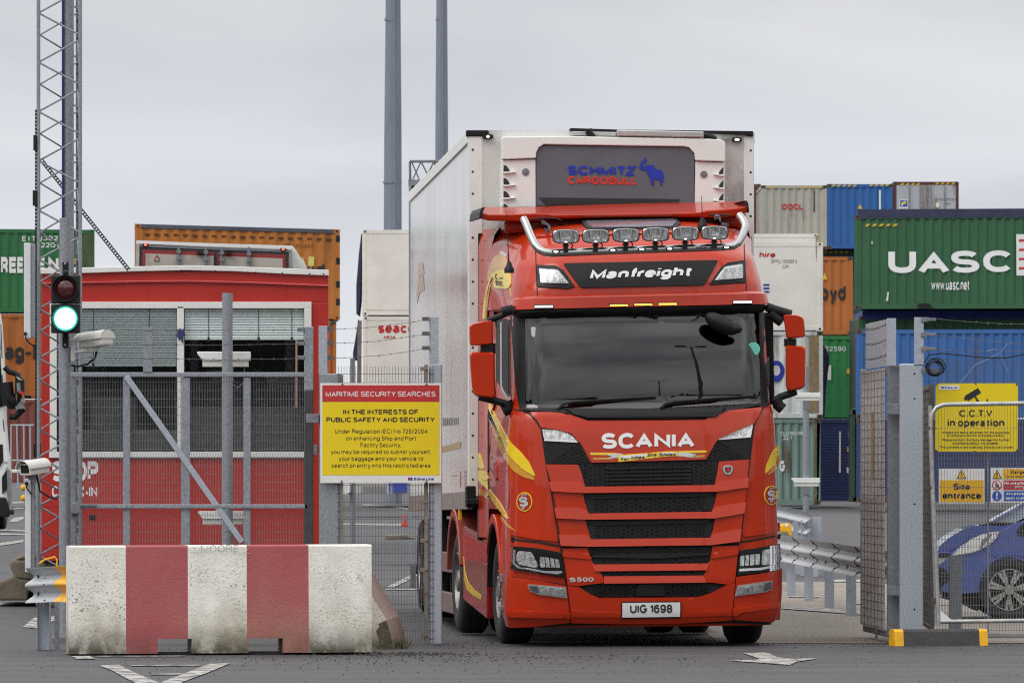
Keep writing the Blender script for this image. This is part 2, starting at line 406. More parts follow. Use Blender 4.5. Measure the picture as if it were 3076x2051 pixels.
def caster(mb):
    """photo pixel -> point and normal on a built surface (world space)"""
    bvh = BVHTree.FromPolygons([tuple(v) for v in mb.v], mb.f)
    o = Vector((0, 0, CAMZ))
    def cast(px, py):
        d = (P(px, py, 70) - o).normalized()
        p, n, i, dist = bvh.ray_cast(o, d)
        if p is None:
            p, n, i, dist = bvh.find_nearest(P(px, py, 70.3))
            p = P(px, py, p.y)
        if n.dot(d) > 0: n = -n
        return p, n
    return cast

def decal(mb, poly, cast, off=0.004, thick=None, step=14, m=0, bias=0.0, tilt=0.0):
    """lay a photo-pixel outline on a surface, off metres proud of it, with edges going back into it"""
    vs, fs, be = tess(poly, step)
    top, bot = [], []; ya, yz = min(p[1] for p in poly), max(p[1] for p in poly)
    for x, y in vs:
        p, n = cast(x, y); n = (n + Vector((0, -bias, 0))).normalized()
        top.append(p + n * (off + tilt * (y - ya) / (yz - ya))); bot.append(p + n * (off - (thick if thick is not None else off + 0.004)))
    mp = {}
    for e_ in be:
        for i in e_: mp.setdefault(i, len(vs) + len(mp))
    mb.add(top + [bot[i] for i in mp], fs + [(a, b, mp[b], mp[a]) for a, b in be], m)

def strip_poly(pts, w):
    """polyline -> thin outline of width w"""
    L, Rr = [], []
    for i, p in enumerate(pts):
        a = Vector(pts[max(i - 1, 0)]); b = Vector(pts[min(i + 1, len(pts) - 1)])
        t = (b - a).normalized(); n = Vector((-t.y, t.x)) * (w / 2)
        L.append((p[0] + n.x, p[1] + n.y)); Rr.append((p[0] - n.x, p[1] - n.y))
    return L + Rr[::-1]

def wires(mb, x0, y0, x1, y1, Y, dx, dz, w, back=0.004, skip=None):
    """welded mesh: upright and level wires as thin bars"""
    a, b = P(x0, y1, Y), P(x1, y0, Y)
    x = a.x + dx / 2
    while x < b.x:
        mb.bx(x - w / 2, x + w / 2, Y, Y + w, a.z, b.z); x += dx
    z = a.z + dz / 2
    while z < b.z:
        mb.bx(a.x, b.x, Y + w + 0.001, Y + 2 * w + 0.001, z - w / 2, z + w / 2); z += dz

def barbed(mb, p0, p1, sag=0.02, r=0.0022, step=0.11):
    p0, p1 = Vector(p0), Vector(p1); L = (p1 - p0).length; N = max(4, int(L / 0.15)); pts = []
    for i in range(N + 1):
        t = i / N; p = p0.lerp(p1, t); p.z -= sag * 4 * t * (1 - t); pts.append(p + Vector((0, 0, random.uniform(-.004, .004))))
    mb.tube(pts, r, 5)
    t = step / 2
    while t < L:
        p = p0.lerp(p1, t / L); p.z -= sag * 4 * (t / L) * (1 - t / L)
        for _ in range(2):
            d = Vector((random.uniform(-.6, .6), random.uniform(-1, 1), random.uniform(-1, 1))).normalized() * 0.016
            mb.tube([p - d, p + d], r * 0.8, 4)
        t += step

# ------------------------------------------------------------------ materials
m_galv = M("galvanised_steel", (0.275, 0.295, 0.325), 0.48, 0.35, 0.25, 45, bump=0.05)
m_galv2 = M("galvanised_dull", (0.19, 0.20, 0.22), 0.6, 0.25, 0.2, 30)
m_galv_br = M("galvanised_bright", (0.40, 0.435, 0.49), 0.5, 0.3, 0.16, 60)
m_wire = M("mesh_wire", (0.14, 0.142, 0.15), 0.55, 0.3, 0.2, 20)
m_barb = M("barbed_wire_steel", (0.13, 0.125, 0.12), 0.6, 0.4, 0.3, 40)
m_black = M("black_plastic", (0.011, 0.0112, 0.012), 0.5, 0, 0.25, 12, spec=.28)
m_blackm = M("black_matt", (0.010, 0.010, 0.011), 0.85, 0, 0.3, 6)
m_rubber = M("tyre_rubber", (0.016, 0.016, 0.016), 0.8, 0, 0.35, 10, bump=0.2)
m_white = M("white_paint", (0.74, 0.74, 0.72), 0.45, 0, 0.05, 6)
m_whitep = M("white_plastic", (0.78, 0.78, 0.76), 0.4, 0, 0.04, 9)
m_chrome = M("polished_steel", (0.46, 0.46, 0.445), 0.28, 1.0, 0.08, 8, rvar=0.06)
m_red = M("orange_red_truck_paint", (0.45, 0.026, 0.003), 0.32, 0, 0.06, 2, coat=0.45, spec=.25, rvar=0.04, col2=(.36, .045, .012), thr=(.55, .85), scale2=1.3)
m_red_dk = M("deep_red_truck_paint", (0.36, 0.008, 0.008), 0.36, 0, 0.06, 2, coat=0.4, rvar=0.04)
m_red_dirty = M("road_dirty_red_paint", (0.34, 0.035, 0.02), 0.42, 0, 0.1, 3, coat=0.5, col2=(0.14, 0.07, 0.055), thr=(0.35, 0.75), scale2=1.5)
m_yellow = M("yellow_vinyl", (0.78, 0.56, 0.01), 0.35, 0, 0.05, 4, coat=0.5)
m_tan = M("ochre_vinyl", (0.56, 0.27, 0.02), 0.35, 0, 0.08, 4, coat=0.5)
m_ltr_w = M("white_lettering", (0.82, 0.82, 0.81), 0.4, 0, 0.03, 5)
m_ltr_k = M("black_lettering", (0.02, 0.02, 0.02), 0.5, 0, 0.1, 5)
m_ltr_r = M("red_lettering", (0.5, 0.02, 0.02), 0.5, 0, 0.1, 5)
m_ltr_b = M("blue_lettering", (0.012, 0.028, 0.30), 0.45, 0, 0.1, 5)
m_silver = M("silver_letters", (0.62, 0.62, 0.61), 0.3, 0.5, 0.05, 6)
m_lamp_w = M("lit_white_lamp", (1, 1, 1), 0.3, emit=1.6, emit_col=(1.0, 0.96, 0.85))
m_lamp_y = M("lit_amber_lamp", (1, 0.6, 0.1), 0.3, emit=1.1, emit_col=(1.0, 0.55, 0.08))
m_lamp_r = M("lit_red_lamp", (1, 0.05, 0.02), 0.3, emit=5.0, emit_col=(1.0, 0.08, 0.03))
m_reflect = M("lamp_reflector", (0.70, 0.70, 0.71), 0.22, 0.35, 0.5, 16, stretch=(3, 1, 1), bump=0.5, bscale=22)
m_drl = M("lamp_light_guide", (0.80, 0.82, 0.84), 0.25, 0.1, 0.08, 14)
m_lens = glass("clear_lens", (0.95, 0.96, 0.96), 0.03, 0.03)
m_screen = glass("windscreen_glass", (0.20, 0.23, 0.22), 0.07, 0.012, wave=0.006)
m_sideglass = glass("tinted_side_glass", (0.16, 0.18, 0.18), 0.10)
m_boothglass = glass("booth_window_glass", (0.88, 0.92, 0.92), 0.05)
m_yel_sign = M("yellow_sign_face", (0.80, 0.60, 0.004), 0.42, 0, 0.03, 4)
m_amber_sign = M("amber_sign_face", (0.80, 0.43, 0.006), 0.42, 0, 0.03, 4)
m_red_sign = M("red_sign_face", (0.50, 0.028, 0.028), 0.42, 0, 0.04, 4)
m_blue_sign = M("blue_sign_face", (0.02, 0.09, 0.46), 0.42, 0, 0.04, 4)
m_yelp = M("yellow_road_paint", (0.80, 0.42, 0.008), 0.5, 0, 0.1, 14, col2=(0.25, 0.16, 0.05), thr=(0.6, 0.8), scale2=12)
# ================================================================== the lorry tractor
z1 = lambda u, v: (1380 + u * .45282, 560 + v * .45282)
z2 = lambda u, v: (1300 + u * .48469, 1200 + v * .48469)
z5 = lambda u, v: (1200 + u * .44643, 1250 + v * .44643)
z4 = lambda u, v: (1200 + u * .38278, 700 + v * .38265)
Q = lambda z, pts: [z(*p) for p in pts]
TO = Vector((1.222, 69.5, 0.0)); TA = R(6)
EX = Vector((math.cos(TA), math.sin(TA), 0)); EY = Vector((-math.sin(TA), math.cos(TA), 0))
def T(x, y, z, roll=True):
    sh = (0.008 + max(0, z - 0.5) / 2.8 * 0.018) if roll else 0
    return TO + EX * x + EY * y + Vector((0, 0, z + sh * x))
def Lp(px, py, yl):
    a = (px - CX) / FS
    Y = (yl + TO.x * EY.x + TO.y * EY.y) / (a * EY.x + EY.y)
    return P(px, py, Y)
def lerp_tab(tab, z):
    if z <= tab[0][0]: return tab[0][1]
    for (a, va), (b, vb) in zip(tab, tab[1:]):
        if z <= b: return va + (vb - va) * (z - a) / (b - a)
    return tab[-1][1]
WT = [(.18, 1.20), (.3, 1.235), (.6, 1.245), (1.0, 1.245), (1.3, 1.235), (1.9, 1.225), (2.1, 1.205), (2.2, 1.175), (2.5, 1.165), (3.0, 1.16), (3.3, 1.14), (3.5, 1.10), (3.7, 1.02), (3.82, .93), (3.88, .80)]
PT = [(.18, .10), (.3, .03), (.6, .0), (1.0, .02), (1.5, .05), (1.95, .09), (2.1, .13), (2.2, .20), (2.3, .205), (2.4, .215), (2.5, .231), (2.6, .252), (2.7, .279), (2.8, .310), (2.95, .365), (3.1, .365), (3.25, .38), (3.5, .50), (3.65, .66), (3.75, .86), (3.82, 1.12), (3.88, 1.5)]
RT = [(.18, .34), (.6, .36), (1.0, .36), (1.9, .32), (2.2, .24), (2.95, .26), (3.2, .34), (3.5, .42), (3.88, .5)]
def ring(z, yb, w=None, p=None, rc=None):
    w = w or lerp_tab(WT, z); p = lerp_tab(PT, z) if p is None else p; rc = rc or lerp_tab(RT, z)
    bow = lambda x: 0.07 * (x / w) ** 2
    half = [(x, p + bow(x)) for x in [(w - rc) * i / 12 for i in range(13)]]
    for k in range(1, 11):
        a = R(9 * k); x = w - rc + rc * math.sin(a)
        half.append((x, p + bow(x) + rc * (1 - math.cos(a))))
    y0 = half[-1][1]
    yb = max(yb, y0 + 0.05)
    wr = max(w, min(1.235, 1.235 - max(0, z - 3.72) * .7)) if z > 3.1 and yb > 1 else w
    half += [(w + (wr - w) * min(1, (k / 5) ** .8), y0 + (yb - y0) * k / 6) for k in range(1, 7)]
    return [(-x, y) for x, y in reversed(half)] + half[1:]
def loft(zs, yb, hole=None, mb=None, cap=True):
    mb = mb or MB(); rings = [ring(z, yb) for z in zs]; n = len(rings[0]); vs = [T(x, y, z) for z, r in zip(zs, rings) for x, y in r]
    fs = []
    for i in range(len(zs) - 1):
        for k in range(n - 1):
            a, b, c, d = rings[i][k], rings[i][k + 1], rings[i + 1][k + 1], rings[i + 1][k]
            cx = sum(q[0] for q in (a, b, c, d)) / 4; cy = sum(q[1] for q in (a, b, c, d)) / 4
            if hole and hole(cx, cy, (zs[i] + zs[i + 1]) / 2): continue
            fs.append((i * n + k, i * n + k + 1, (i + 1) * n + k + 1, (i + 1) * n + k))
        fs.append((i * n + n - 1, i * n, (i + 1) * n, (i + 1) * n + n - 1))
    if cap: fs += [list(range(n)), list(range((len(zs) - 1) * n, len(zs) * n))]
    return mb.add(vs, fs)
def frange(a, b, n): return [a + (b - a) * i / n for i in range(n + 1)]
ZLO = [.18, .24] + frange(.3, 1.25, 16)
ZHI = frange(1.25, 2.1, 14) + [2.15] + frange(2.2, 2.95, 14) + frange(3.0, 3.75, 22) + [3.79, 3.82, 3.85, 3.88]
def cab_hole(x, y, z):
    if 2.2 < z < 3.02 and abs(x) < 1.08 and y < 0.62: return True
    return False
full = loft(ZLO, .80); loft(ZHI, 2.3, None, full)
castT = caster(full)
lorry = thing("lorry_tractor", TO, "orange-red articulated lorry tractor with roof light bar driving out through the gate", "lorry")
cab = MB(); loft(ZLO, .80, None, cab); loft(ZHI, 2.3, cab_hole, cab)
o_cab = cab.build("cab_body", m_red, lorry, smooth=32)

def part(name, mat, polys, off=.004, thick=None, step=14, parent=None, r=0, cast=None, bias=0.0, bevel=0, smooth=35, tilt=0.0):
    mb = MB()
    for pl in polys: decal(mb, rnd(pl, r) if r else pl, cast or castT, off, thick, step, 0, bias, tilt)
    return mb.build(name, mat, parent or lorry, smooth=smooth, bevel=bevel)
def words(name, mat, items, parent=None, cast=None, off=.006):
    """items: (text, x0, y0, x1, y1, drop, bold, shear) with photo pixel boxes"""
    mb = MB(); cast = cast or castT
    for s, x0, y0, x1, y1, dy, bold, sh in items:
        def fn(u, v):
            p, n = cast(x0 + (x1 - x0) * u, y1 + (y0 - y1) * v + dy * u); return p + n * off
        letters(mb, s, fn, bold, sh)
    return mb.build(name, mat, parent or lorry, fixn=False)

# --- front fascia: red panels standing proud of the dark grille openings
part("grille_backing", m_blackm, [Q(z2, [(700, 395), (1960, 365), (1900, 890), (1885, 1140), (1725, 1200), (1640, 1222), (1030, 1226), (965, 1200), (830, 1150), (800, 920), (745, 580)])], .003)
OFFP = .030
bonnet = Q(z2, [(612, 88), (730, 88), (860, 100), (925, 122), (965, 138), (1680, 132), (1730, 100), (1830, 78), (2030, 58), (2010, 105), (1985, 150), (1880, 195), (1775, 240), (1750, 262), (1690, 372), (985, 392), (925, 285), (900, 258), (860, 215), (780, 190), (675, 178), (650, 128)])
o_bon = part("bonnet_panel", m_red, [bonnet], OFFP, step=10, bevel=.006)
flL = Q(z2, [(702, 402), (900, 404), (918, 450), (945, 545), (930, 585), (942, 640), (965, 705), (945, 750), (962, 810), (980, 868), (962, 910), (800, 912), (752, 600)])
flR = Q(z2, [(1957, 372), (1770, 385), (1762, 440), (1745, 530), (1757, 575), (1745, 640), (1725, 695), (1745, 738), (1735, 800), (1715, 855), (1725, 898), (1897, 885), (1935, 600)])
part("front_panel", m_red, [flL, flR], OFFP, step=12, bevel=.006)
bar1 = Q(z2, [(718, 512), (900, 510), (925, 522), (945, 541), (1740, 530), (1760, 508), (1950, 485), (1945, 545), (1758, 572), (930, 580), (735, 570)])
bar2 = Q(z2, [(752, 672), (900, 670), (945, 684), (965, 706), (1725, 695), (1745, 668), (1800, 655), (1932, 635), (1926, 705), (1745, 737), (945, 745), (765, 737)])
bar3 = Q(z2, [(780, 838), (930, 836), (962, 846), (980, 866), (1715, 855), (1735, 832), (1800, 818), (1910, 800), (1898, 878), (1722, 902), (960, 912), (792, 905)])
for b in (bar1, bar2, bar3):
    part("grille_bar", m_red, [b], .034, thick=.05, step=12, bevel=.008, tilt=.024)
lowL = Q(z2, [(803, 922), (957, 918), (987, 1005), (1008, 1030), (1000, 1066), (1055, 1098), (1062, 1132), (985, 1140), (900, 1152), (835, 1146)])
lowR = Q(z2, [(1893, 905), (1730, 908), (1715, 1000), (1692, 1024), (1692, 1060), (1672, 1090), (1690, 1130), (1730, 1130), (1820, 1142), (1868, 1130)])
part("lower_front_panel", m_red, [lowL, lowR], OFFP, step=12, bevel=.005)
bar4 = Q(z2, [(985, 1021), (1712, 1014), (1690, 1057), (1002, 1064)])
bar5 = Q(z2, [(1060, 1094), (1672, 1089), (1690, 1129), (1060, 1135)])
part("lower_grille_bar", m_red, [bar4, bar5], .032, thick=.04, step=12, bevel=.008, tilt=.014)
part("panel_crease", m_red, [Q(z2, [(800, 950), (960, 952), (985, 985), (965, 990), (805, 975)]), Q(z2, [(1890, 935), (1735, 945), (1718, 980), (1735, 985), (1888, 960)])], .042, thick=.02, bevel=.006)
# bumper in three pieces
bumC = Q(z2, [(835, 1150), (905, 1158), (972, 1200), (1030, 1226), (1640, 1221), (1728, 1195), (1815, 1146), (1868, 1133), (1845, 1352), (1500, 1372), (1200, 1374), (860, 1368)])
bumL = Q(z2, [(484, 1098), (600, 1110), (826, 1150), (852, 1368), (640, 1392), (490, 1402), (470, 1300), (478, 1180)])
bumR = Q(z2, [(1878, 1098), (2030, 1075), (2166, 1046), (2164, 1200), (2152, 1362), (2080, 1366), (1852, 1350), (1872, 1140)])
part("bumper", m_red, [bumC], .045, thick=.04, step=14, bevel=.012)
o_bL = part("bumper_corner", m_red, [bumL], .035, thick=.034, step=12, bevel=.01)
part("bumper_corner", m_red, [bumR], .035, thick=.034, step=12, bevel=.01)
part("bumper_crease", m_red, [Q(z2, [(862, 1300), (1165, 1312), (1165, 1330), (862, 1330)]), Q(z2, [(1535, 1312), (1843, 1286), (1843, 1318), (1535, 1330)]), Q(z2, [(480, 1300), (852, 1318), (852, 1338), (484, 1330)]), Q(z2, [(1852, 1292), (2160, 1258), (2160, 1280), (1852, 1322)])], .052, thick=.02, bevel=.008)
part("bumper_lip", m_black, [Q(z2, [(640, 1392), (860, 1368), (1500, 1372), (1845, 1352), (2080, 1366), (2080, 1385), (1845, 1376), (860, 1392), (650, 1402)])], .02, thick=.05)
# grilles with honeycomb
def honeycomb(poly, s=22, w=4.6, off=.012, wide=1.75):
    mb = MB()
    xs = [p[0] for p in poly]; ys = [p[1] for p in poly]
    def inside(x, y):
        c = False
        for i in range(len(poly)):
            (xa, ya), (xb, yb) = poly[i - 1], poly[i]
            if (ya > y) != (yb > y) and x < (xb - xa) * (y - ya) / (yb - ya) + xa: c = not c
        return c
    def seg(a, b):
        if not (inside(*a) and inside(*b)): return
        q = strip_poly([a, b], w); pts = []
        for x, y in q:
            p, n = castT(x, y); pts.append(p + n * off)
        mb.add(pts + [p + EY * .012 for p in pts], [(0, 1, 2, 3), (0, 1, 5, 4), (2, 3, 7, 6), (1, 2, 6, 5), (3, 0, 4, 7)])
    hx, hy = s * wide / 2, s / 2; row = 0; y = min(ys)
    while y < max(ys):
        x = min(xs) + (hx * 0.75 if row % 2 else 0)
        while x < max(xs):
            c = [(x + hx * .5 * math.cos(R(60 * k)), y + hy * .62 * math.sin(R(60 * k))) for k in range(6)]
            for k in range(3): seg(c[k], c[k + 1])
            seg(c[0], (c[0][0] + hx * .5, c[0][1]))
            x += hx * 1.5
        y += hy * .54; row += 1
    return mb
g1 = Q(z2, [(908, 405), (985, 396), (1690, 380), (1765, 387), (1760, 440), (1742, 515), (1715, 535), (960, 545), (935, 530), (918, 470)])
g2 = Q(z2, [(932, 587), (1755, 573), (1732, 690), (962, 703)])
g3 = Q(z2, [(948, 752), (1742, 737), (1718, 852), (978, 866)])
g4 = Q(z2, [(962, 915), (1726, 905), (1712, 1005), (1005, 1020), (985, 1000)])
g5 = Q(z2, [(1008, 1066), (1690, 1060), (1668, 1088), (1060, 1094)])
g6 = Q(z2, [(1005, 1140), (1700, 1131), (1725, 1190), (1640, 1219), (1032, 1224), (972, 1198)])
for gp, inner in ((g1, None), (g2, Q(z2, [(990, 615), (1690, 600), (1672, 685), (1010, 700)])), (g3, Q(z2, [(1000, 780), (1690, 765), (1675, 848), (1015, 862)])), (g4, None), (g5, None), (g6, None)):
    o_g = part("grille", m_black, [gp], .006, step=16)
    honeycomb(inner or [(p[0] * .98 + .02 * 1945, p[1]) for p in gp]).build("grille_mesh", m_black, o_g)
    if inner:
        (a, b, c, d) = gp; (e_, f_, g_, h_) = inner
        part("grille_frame", m_black, [[a, b, (b[0], b[1] + 14), (f_[0], f_[1]), (e_[0], e_[1]), (a[0], a[1] + 14)], [a, (a[0] + 2, a[1] + 3), e_, h_, d], [b, c, g_, f_]], .02, thick=.018, parent=o_g)
part("grille_shelf", m_black, [Q(z2, [(985, 960), (1716, 948), (1712, 962), (1400, 985), (985, 978)])], .03, thick=.02, bevel=.004)
for k in range(5):
    part("grille_slat", m_black, [Q(z2, [(1075, 425 + k * 23), (1598, 414 + k * 23), (1598, 424 + k * 23), (1075, 435 + k * 23)])], .026, thick=.02, bevel=.003)
part("radar_cover", m_black, [Q(z2, [(1270, 1142), (1425, 1140), (1440, 1212), (1252, 1215)])], .03, thick=.03, r=8, bevel=.004)
o_pl = part("number_plate", m_black, [Q(z2, [(1165, 1248), (1533, 1244), (1533, 1332), (1165, 1336)])], .058, thick=.02, r=5)
part("plate_face", m_white, [Q(z2, [(1171, 1254), (1527, 1250), (1527, 1322), (1171, 1327)])], .061, thick=.003, parent=o_pl)
words("plate_lettering", m_ltr_k, [("UIG 1698",) + z2(1218, 1264) + z2(1478, 1316) + (-1, .026, 0)], o_pl, off=.064)
words("front_lettering", m_ltr_w, [("SCANIA",) + z2(1045, 212) + z2(1617, 306) + (-3, .038, 0)], off=OFFP + .006)
words("model_lettering", m_silver, [("S",) + z2(845, 1102) + z2(885, 1126) + (0, .03, 0), ("500",) + z2(893, 1100) + z2(995, 1125) + (0, .03, 0)], off=OFFP + .006)
# ribbon under the maker's name
part("ribbon_stripe", m_yellow, [Q(z2, [(972, 330), (1095, 330), (1150, 334), (1100, 345), (978, 344)]), Q(z2, [(1520, 320), (1695, 316), (1690, 330), (1520, 334)])], OFFP + .003, thick=.004)
part("ribbon_stripe", m_tan, [Q(z2, [(990, 362), (1080, 360), (1120, 372), (995, 374)]), Q(z2, [(1560, 350), (1682, 345), (1678, 357), (1570, 362)])], OFFP + .003, thick=.004)
part("ribbon_stripe", m_silver, [Q(z2, [(1070, 342), (1150, 334), (1180, 340), (1150, 362), (1070, 366), (1110, 354)]), Q(z2, [(1500, 330), (1570, 330), (1630, 342), (1580, 350), (1620, 360), (1520, 352)])], OFFP + .0045, thick=.004)
o_rib = part("ribbon", m_yellow, [Q(z2, [(1145, 346), (1200, 340), (1320, 333), (1440, 322), (1515, 321), (1512, 352), (1440, 355), (1320, 368), (1220, 380), (1150, 388)])], OFFP + .006, thick=.006)
part("ribbon_highlight", m_white, [Q(z2, [(1160, 352), (1230, 345), (1330, 338), (1330, 352), (1230, 364), (1160, 372)]), Q(z2, [(1400, 330), (1500, 328), (1500, 340), (1400, 346)])], OFFP + .0085, thick=.002, parent=o_rib)
words("ribbon_lettering", m_ltr_k, [("For",) + z2(1162, 360) + z2(1210, 380) + (-1, .02, .2), ("Miles",) + z2(1226, 349) + z2(1310, 370) + (-1, .02, .2), ("She",) + z2(1326, 334) + z2(1383, 354) + (-1, .02, .2), ("Smiles",) + z2(1398, 331) + z2(1502, 352) + (-1, .02, .2)], o_rib, off=OFFP + .012)
# round emblem
def disc_px(cx, cy, rx, ry, n=28): return [(cx + rx * math.cos(2 * math.pi * k / n), cy + ry * math.sin(2 * math.pi * k / n)) for k in range(n)]
em = part("emblem", m_chrome, [Q(z2, [(1792, 420), (1808, 408), (1840, 408), (1855, 420), (1850, 450), (1836, 466), (1815, 466), (1798, 452)])], OFFP + .012, thick=.02, r=6)
part("emblem_shield", m_ltr_k, [Q(z2, [(1804, 420), (1844, 420), (1840, 446), (1824, 458), (1808, 446)])], OFFP + .015, thick=.004, parent=em)
part("emblem_crest", m_ltr_r, [Q(z2, [(1814, 424), (1832, 422), (1836, 438), (1826, 452), (1816, 442)])], OFFP + .018, thick=.004, parent=em)

# --- upper lamp units beside the bonnet
for pl, wl_, dr in ((Q(z2, [(672, 178), (790, 188), (862, 216), (905, 262), (975, 388), (908, 400), (704, 394)]), Q(z2, [(678, 183), (790, 192), (855, 218), (898, 260), (850, 262), (692, 250)]), Q(z2, [(690, 250), (900, 262), (895, 267), (692, 256)])),
                    (Q(z2, [(1988, 148), (1880, 192), (1770, 245), (1690, 374), (1765, 386), (1958, 368)]), Q(z2, [(1982, 153), (1885, 193), (1800, 222), (1766, 246), (1830, 242), (1968, 228)]), Q(z2, [(1968, 226), (1766, 244), (1770, 250), (1966, 234)]))):
    hl = part("upper_lamp_unit", m_black, [pl], .010, step=12, bevel=.004)
    part("reflector", m_reflect, [wl_], .014, thick=.006, step=8, parent=hl)
    part("light_guide", m_drl, [dr], .022, thick=.008, step=10, parent=hl)
    honeycomb([p for p in pl if p[1] > min(q[1] for q in pl) + 38] + [], 20, 3.0, .016).build("honeycomb", m_black, hl)
# --- headlamps
def headlamp(pl, mainr, sider, drl, frame, amber):
    h = part("headlight", m_black, [pl], .038, thick=.03, step=12, bevel=.006)
    part("reflector", m_reflect, [mainr], .041, thick=.006, step=7, parent=h, r=8)
    part("reflector", m_reflect, [sider], .041, thick=.006, step=7, parent=h, r=5)
    for k in range(1, 4):
        t = k / 4; a, b, c, d = sider[:4]
        part("reflector_rib", m_black, [strip_poly([(a[0] * (1 - t) + b[0] * t, a[1] * (1 - t) + b[1] * t), (d[0] * (1 - t) + c[0] * t, d[1] * (1 - t) + c[1] * t)], 2.4)], .045, thick=.004, parent=h)
    part("light_guide", m_drl, [drl], .046, thick=.01, step=10, parent=h)
    part("lamp_bezel", m_silver, [frame], .044, thick=.006, step=10, parent=h)
    part("side_marker", m_ltr_r, [amber], .042, thick=.006, step=10, parent=h)
    part("lens", m_lens, [pl], .052, thick=.005, step=12, parent=h)
headlamp(Q(z2, [(500, 908), (640, 918), (790, 946), (800, 985), (810, 1100), (700, 1082), (500, 1048)]),
         Q(z2, [(545, 935), (625, 945), (660, 1030), (645, 1042), (545, 1020), (533, 985)]), Q(z2, [(668, 972), (780, 990), (788, 1042), (672, 1038)]),
         Q(z2, [(600, 1042), (700, 1062), (800, 1062), (802, 1072), (770, 1082), (690, 1072), (560, 1042)]), Q(z2, [(520, 928), (534, 930), (530, 1010), (560, 1038), (640, 1050), (640, 1056), (545, 1044), (516, 1015)]),
         Q(z2, [(502, 914), (516, 916), (510, 1035), (500, 1040)]))
headlamp(Q(z2, [(1900, 935), (2020, 915), (2158, 890), (2162, 960), (2156, 1045), (2040, 1068), (1882, 1088), (1890, 1000)]),
         Q(z2, [(2028, 932), (2140, 915), (2142, 985), (2110, 1020), (2022, 1025)]), Q(z2, [(1900, 968), (2012, 955), (2012, 1022), (1898, 1032)]),
         Q(z2, [(1895, 1048), (2010, 1042), (2100, 1024), (2140, 1010), (2100, 1036), (2015, 1056), (1892, 1064)]), Q(z2, [(2142, 905), (2150, 905), (2150, 1005), (2130, 1022), (2060, 1035), (2060, 1030), (2125, 1015), (2143, 1000)]),
         Q(z2, [(2152, 896), (2161, 894), (2162, 1030), (2153, 1036)]))
def foglamp(pl, inner, grey):
    h = part("fog_lamp", m_silver, [pl], .040, thick=.02, step=10)
    part("reflector", m_reflect, [inner], .044, thick=.01, step=6, parent=h)
    part("side_insert", m_galv2, [grey], .043, thick=.01, parent=h)
    part("lens", m_lens, [pl], .052, thick=.004, step=10, parent=h)
foglamp(Q(z2, [(604, 1140), (720, 1150), (824, 1160), (832, 1226), (720, 1212), (662, 1204), (612, 1182)]), Q(z2, [(665, 1152), (815, 1168), (822, 1216), (672, 1198)]), Q(z2, [(608, 1145), (655, 1150), (660, 1198), (616, 1178)]))
foglamp(Q(z2, [(1885, 1148), (2000, 1130), (2086, 1118), (2078, 1172), (2032, 1190), (1950, 1202), (1866, 1214)]), Q(z2, [(1888, 1158), (2028, 1138), (2020, 1182), (1876, 1204)]), Q(z2, [(2040, 1132), (2082, 1124), (2074, 1170), (2034, 1184)]))

# --- seams
seams = [Q(z2, [(505, 62), (560, 72), (605, 92), (645, 140), (672, 182), (702, 390), (735, 578), (790, 918), (798, 945)]),
         Q(z2, [(2110, 22), (2050, 45), (2015, 105), (1988, 160), (1964, 372), (1905, 885)]),
         Q(z2, [(795, 950), (815, 1100), (832, 1150), (865, 1165)]), Q(z2, [(1895, 905), (1882, 1090), (1872, 1135), (1815, 1150)])]
part("panel_gap", m_blackm, [strip_poly(s, 4.0) for s in seams], .006, step=20)
part("panel_gap", m_blackm, [strip_poly(Q(z2, [(490, 855), (520, 868), (640, 880), (780, 905)]), 6), strip_poly(Q(z2, [(2155, 838), (2050, 858), (1905, 882)]), 5), strip_poly(Q(z2, [(490, 1100), (600, 1112), (826, 1148)]), 4), strip_poly(Q(z2, [(2160, 1048), (2040, 1072), (1880, 1098)]), 4)], .006)
part("corner_step", m_black, [Q(z2, [(490, 850), (502, 852), (502, 882), (490, 880)]), Q(z2, [(2138, 838), (2152, 836), (2152, 862), (2138, 864)])], .01)
part("corner_crease", m_red, [Q(z2, [(486, 800), (560, 825), (690, 845), (770, 860), (772, 880), (640, 866), (486, 836)]), Q(z2, [(2152, 760), (2050, 800), (1930, 825), (1925, 850), (2050, 835), (2152, 815)])], .016, thick=.015, bevel=.008)

# --- windscreen, pillars, cowl, wipers
part("windscreen_surround", m_black, [Q(z1, [(340, 858), (436, 858), (434, 905), (440, 1440), (448, 1474), (400, 1480), (372, 1300), (352, 1000)])], .006, step=12)
part("windscreen_surround", m_black, [Q(z1, [(1982, 836), (2078, 836), (2086, 1440), (2012, 1456), (2002, 1425), (1992, 1120)])], .006, step=12)
part("windscreen_surround", m_black, [Q(z1, [(398, 1476), (440, 1470), (1240, 1474), (1985, 1461), (2048, 1436), (2060, 1440), (2020, 1466), (1880, 1488), (1770, 1506), (1690, 1542), (850, 1550), (745, 1520), (600, 1498), (480, 1502)])], .006, step=12)
o_ws = part("windscreen", m_screen, [Q(z1, [(418, 868), (1200, 848), (2000, 822), (2018, 1120), (2024, 1425), (2014, 1446), (1985, 1466), (1240, 1478), (440, 1474), (428, 1440)])], .002, thick=.006, step=12)
part("cowl_panel", m_black, [Q(z1, [(430, 1490), (900, 1500), (1650, 1490), (1990, 1460), (1880, 1482), (1770, 1500), (1690, 1536), (1400, 1546), (850, 1545), (745, 1518), (600, 1496), (480, 1498)])], .03, thick=.024, bevel=.006)
part("cowl_step", m_black, [Q(z1, [(700, 1490), (760, 1500), (900, 1520), (1060, 1525), (1420, 1522), (1680, 1500), (1760, 1485), (1690, 1535), (850, 1540), (740, 1515)])], .048, thick=.02, bevel=.006)
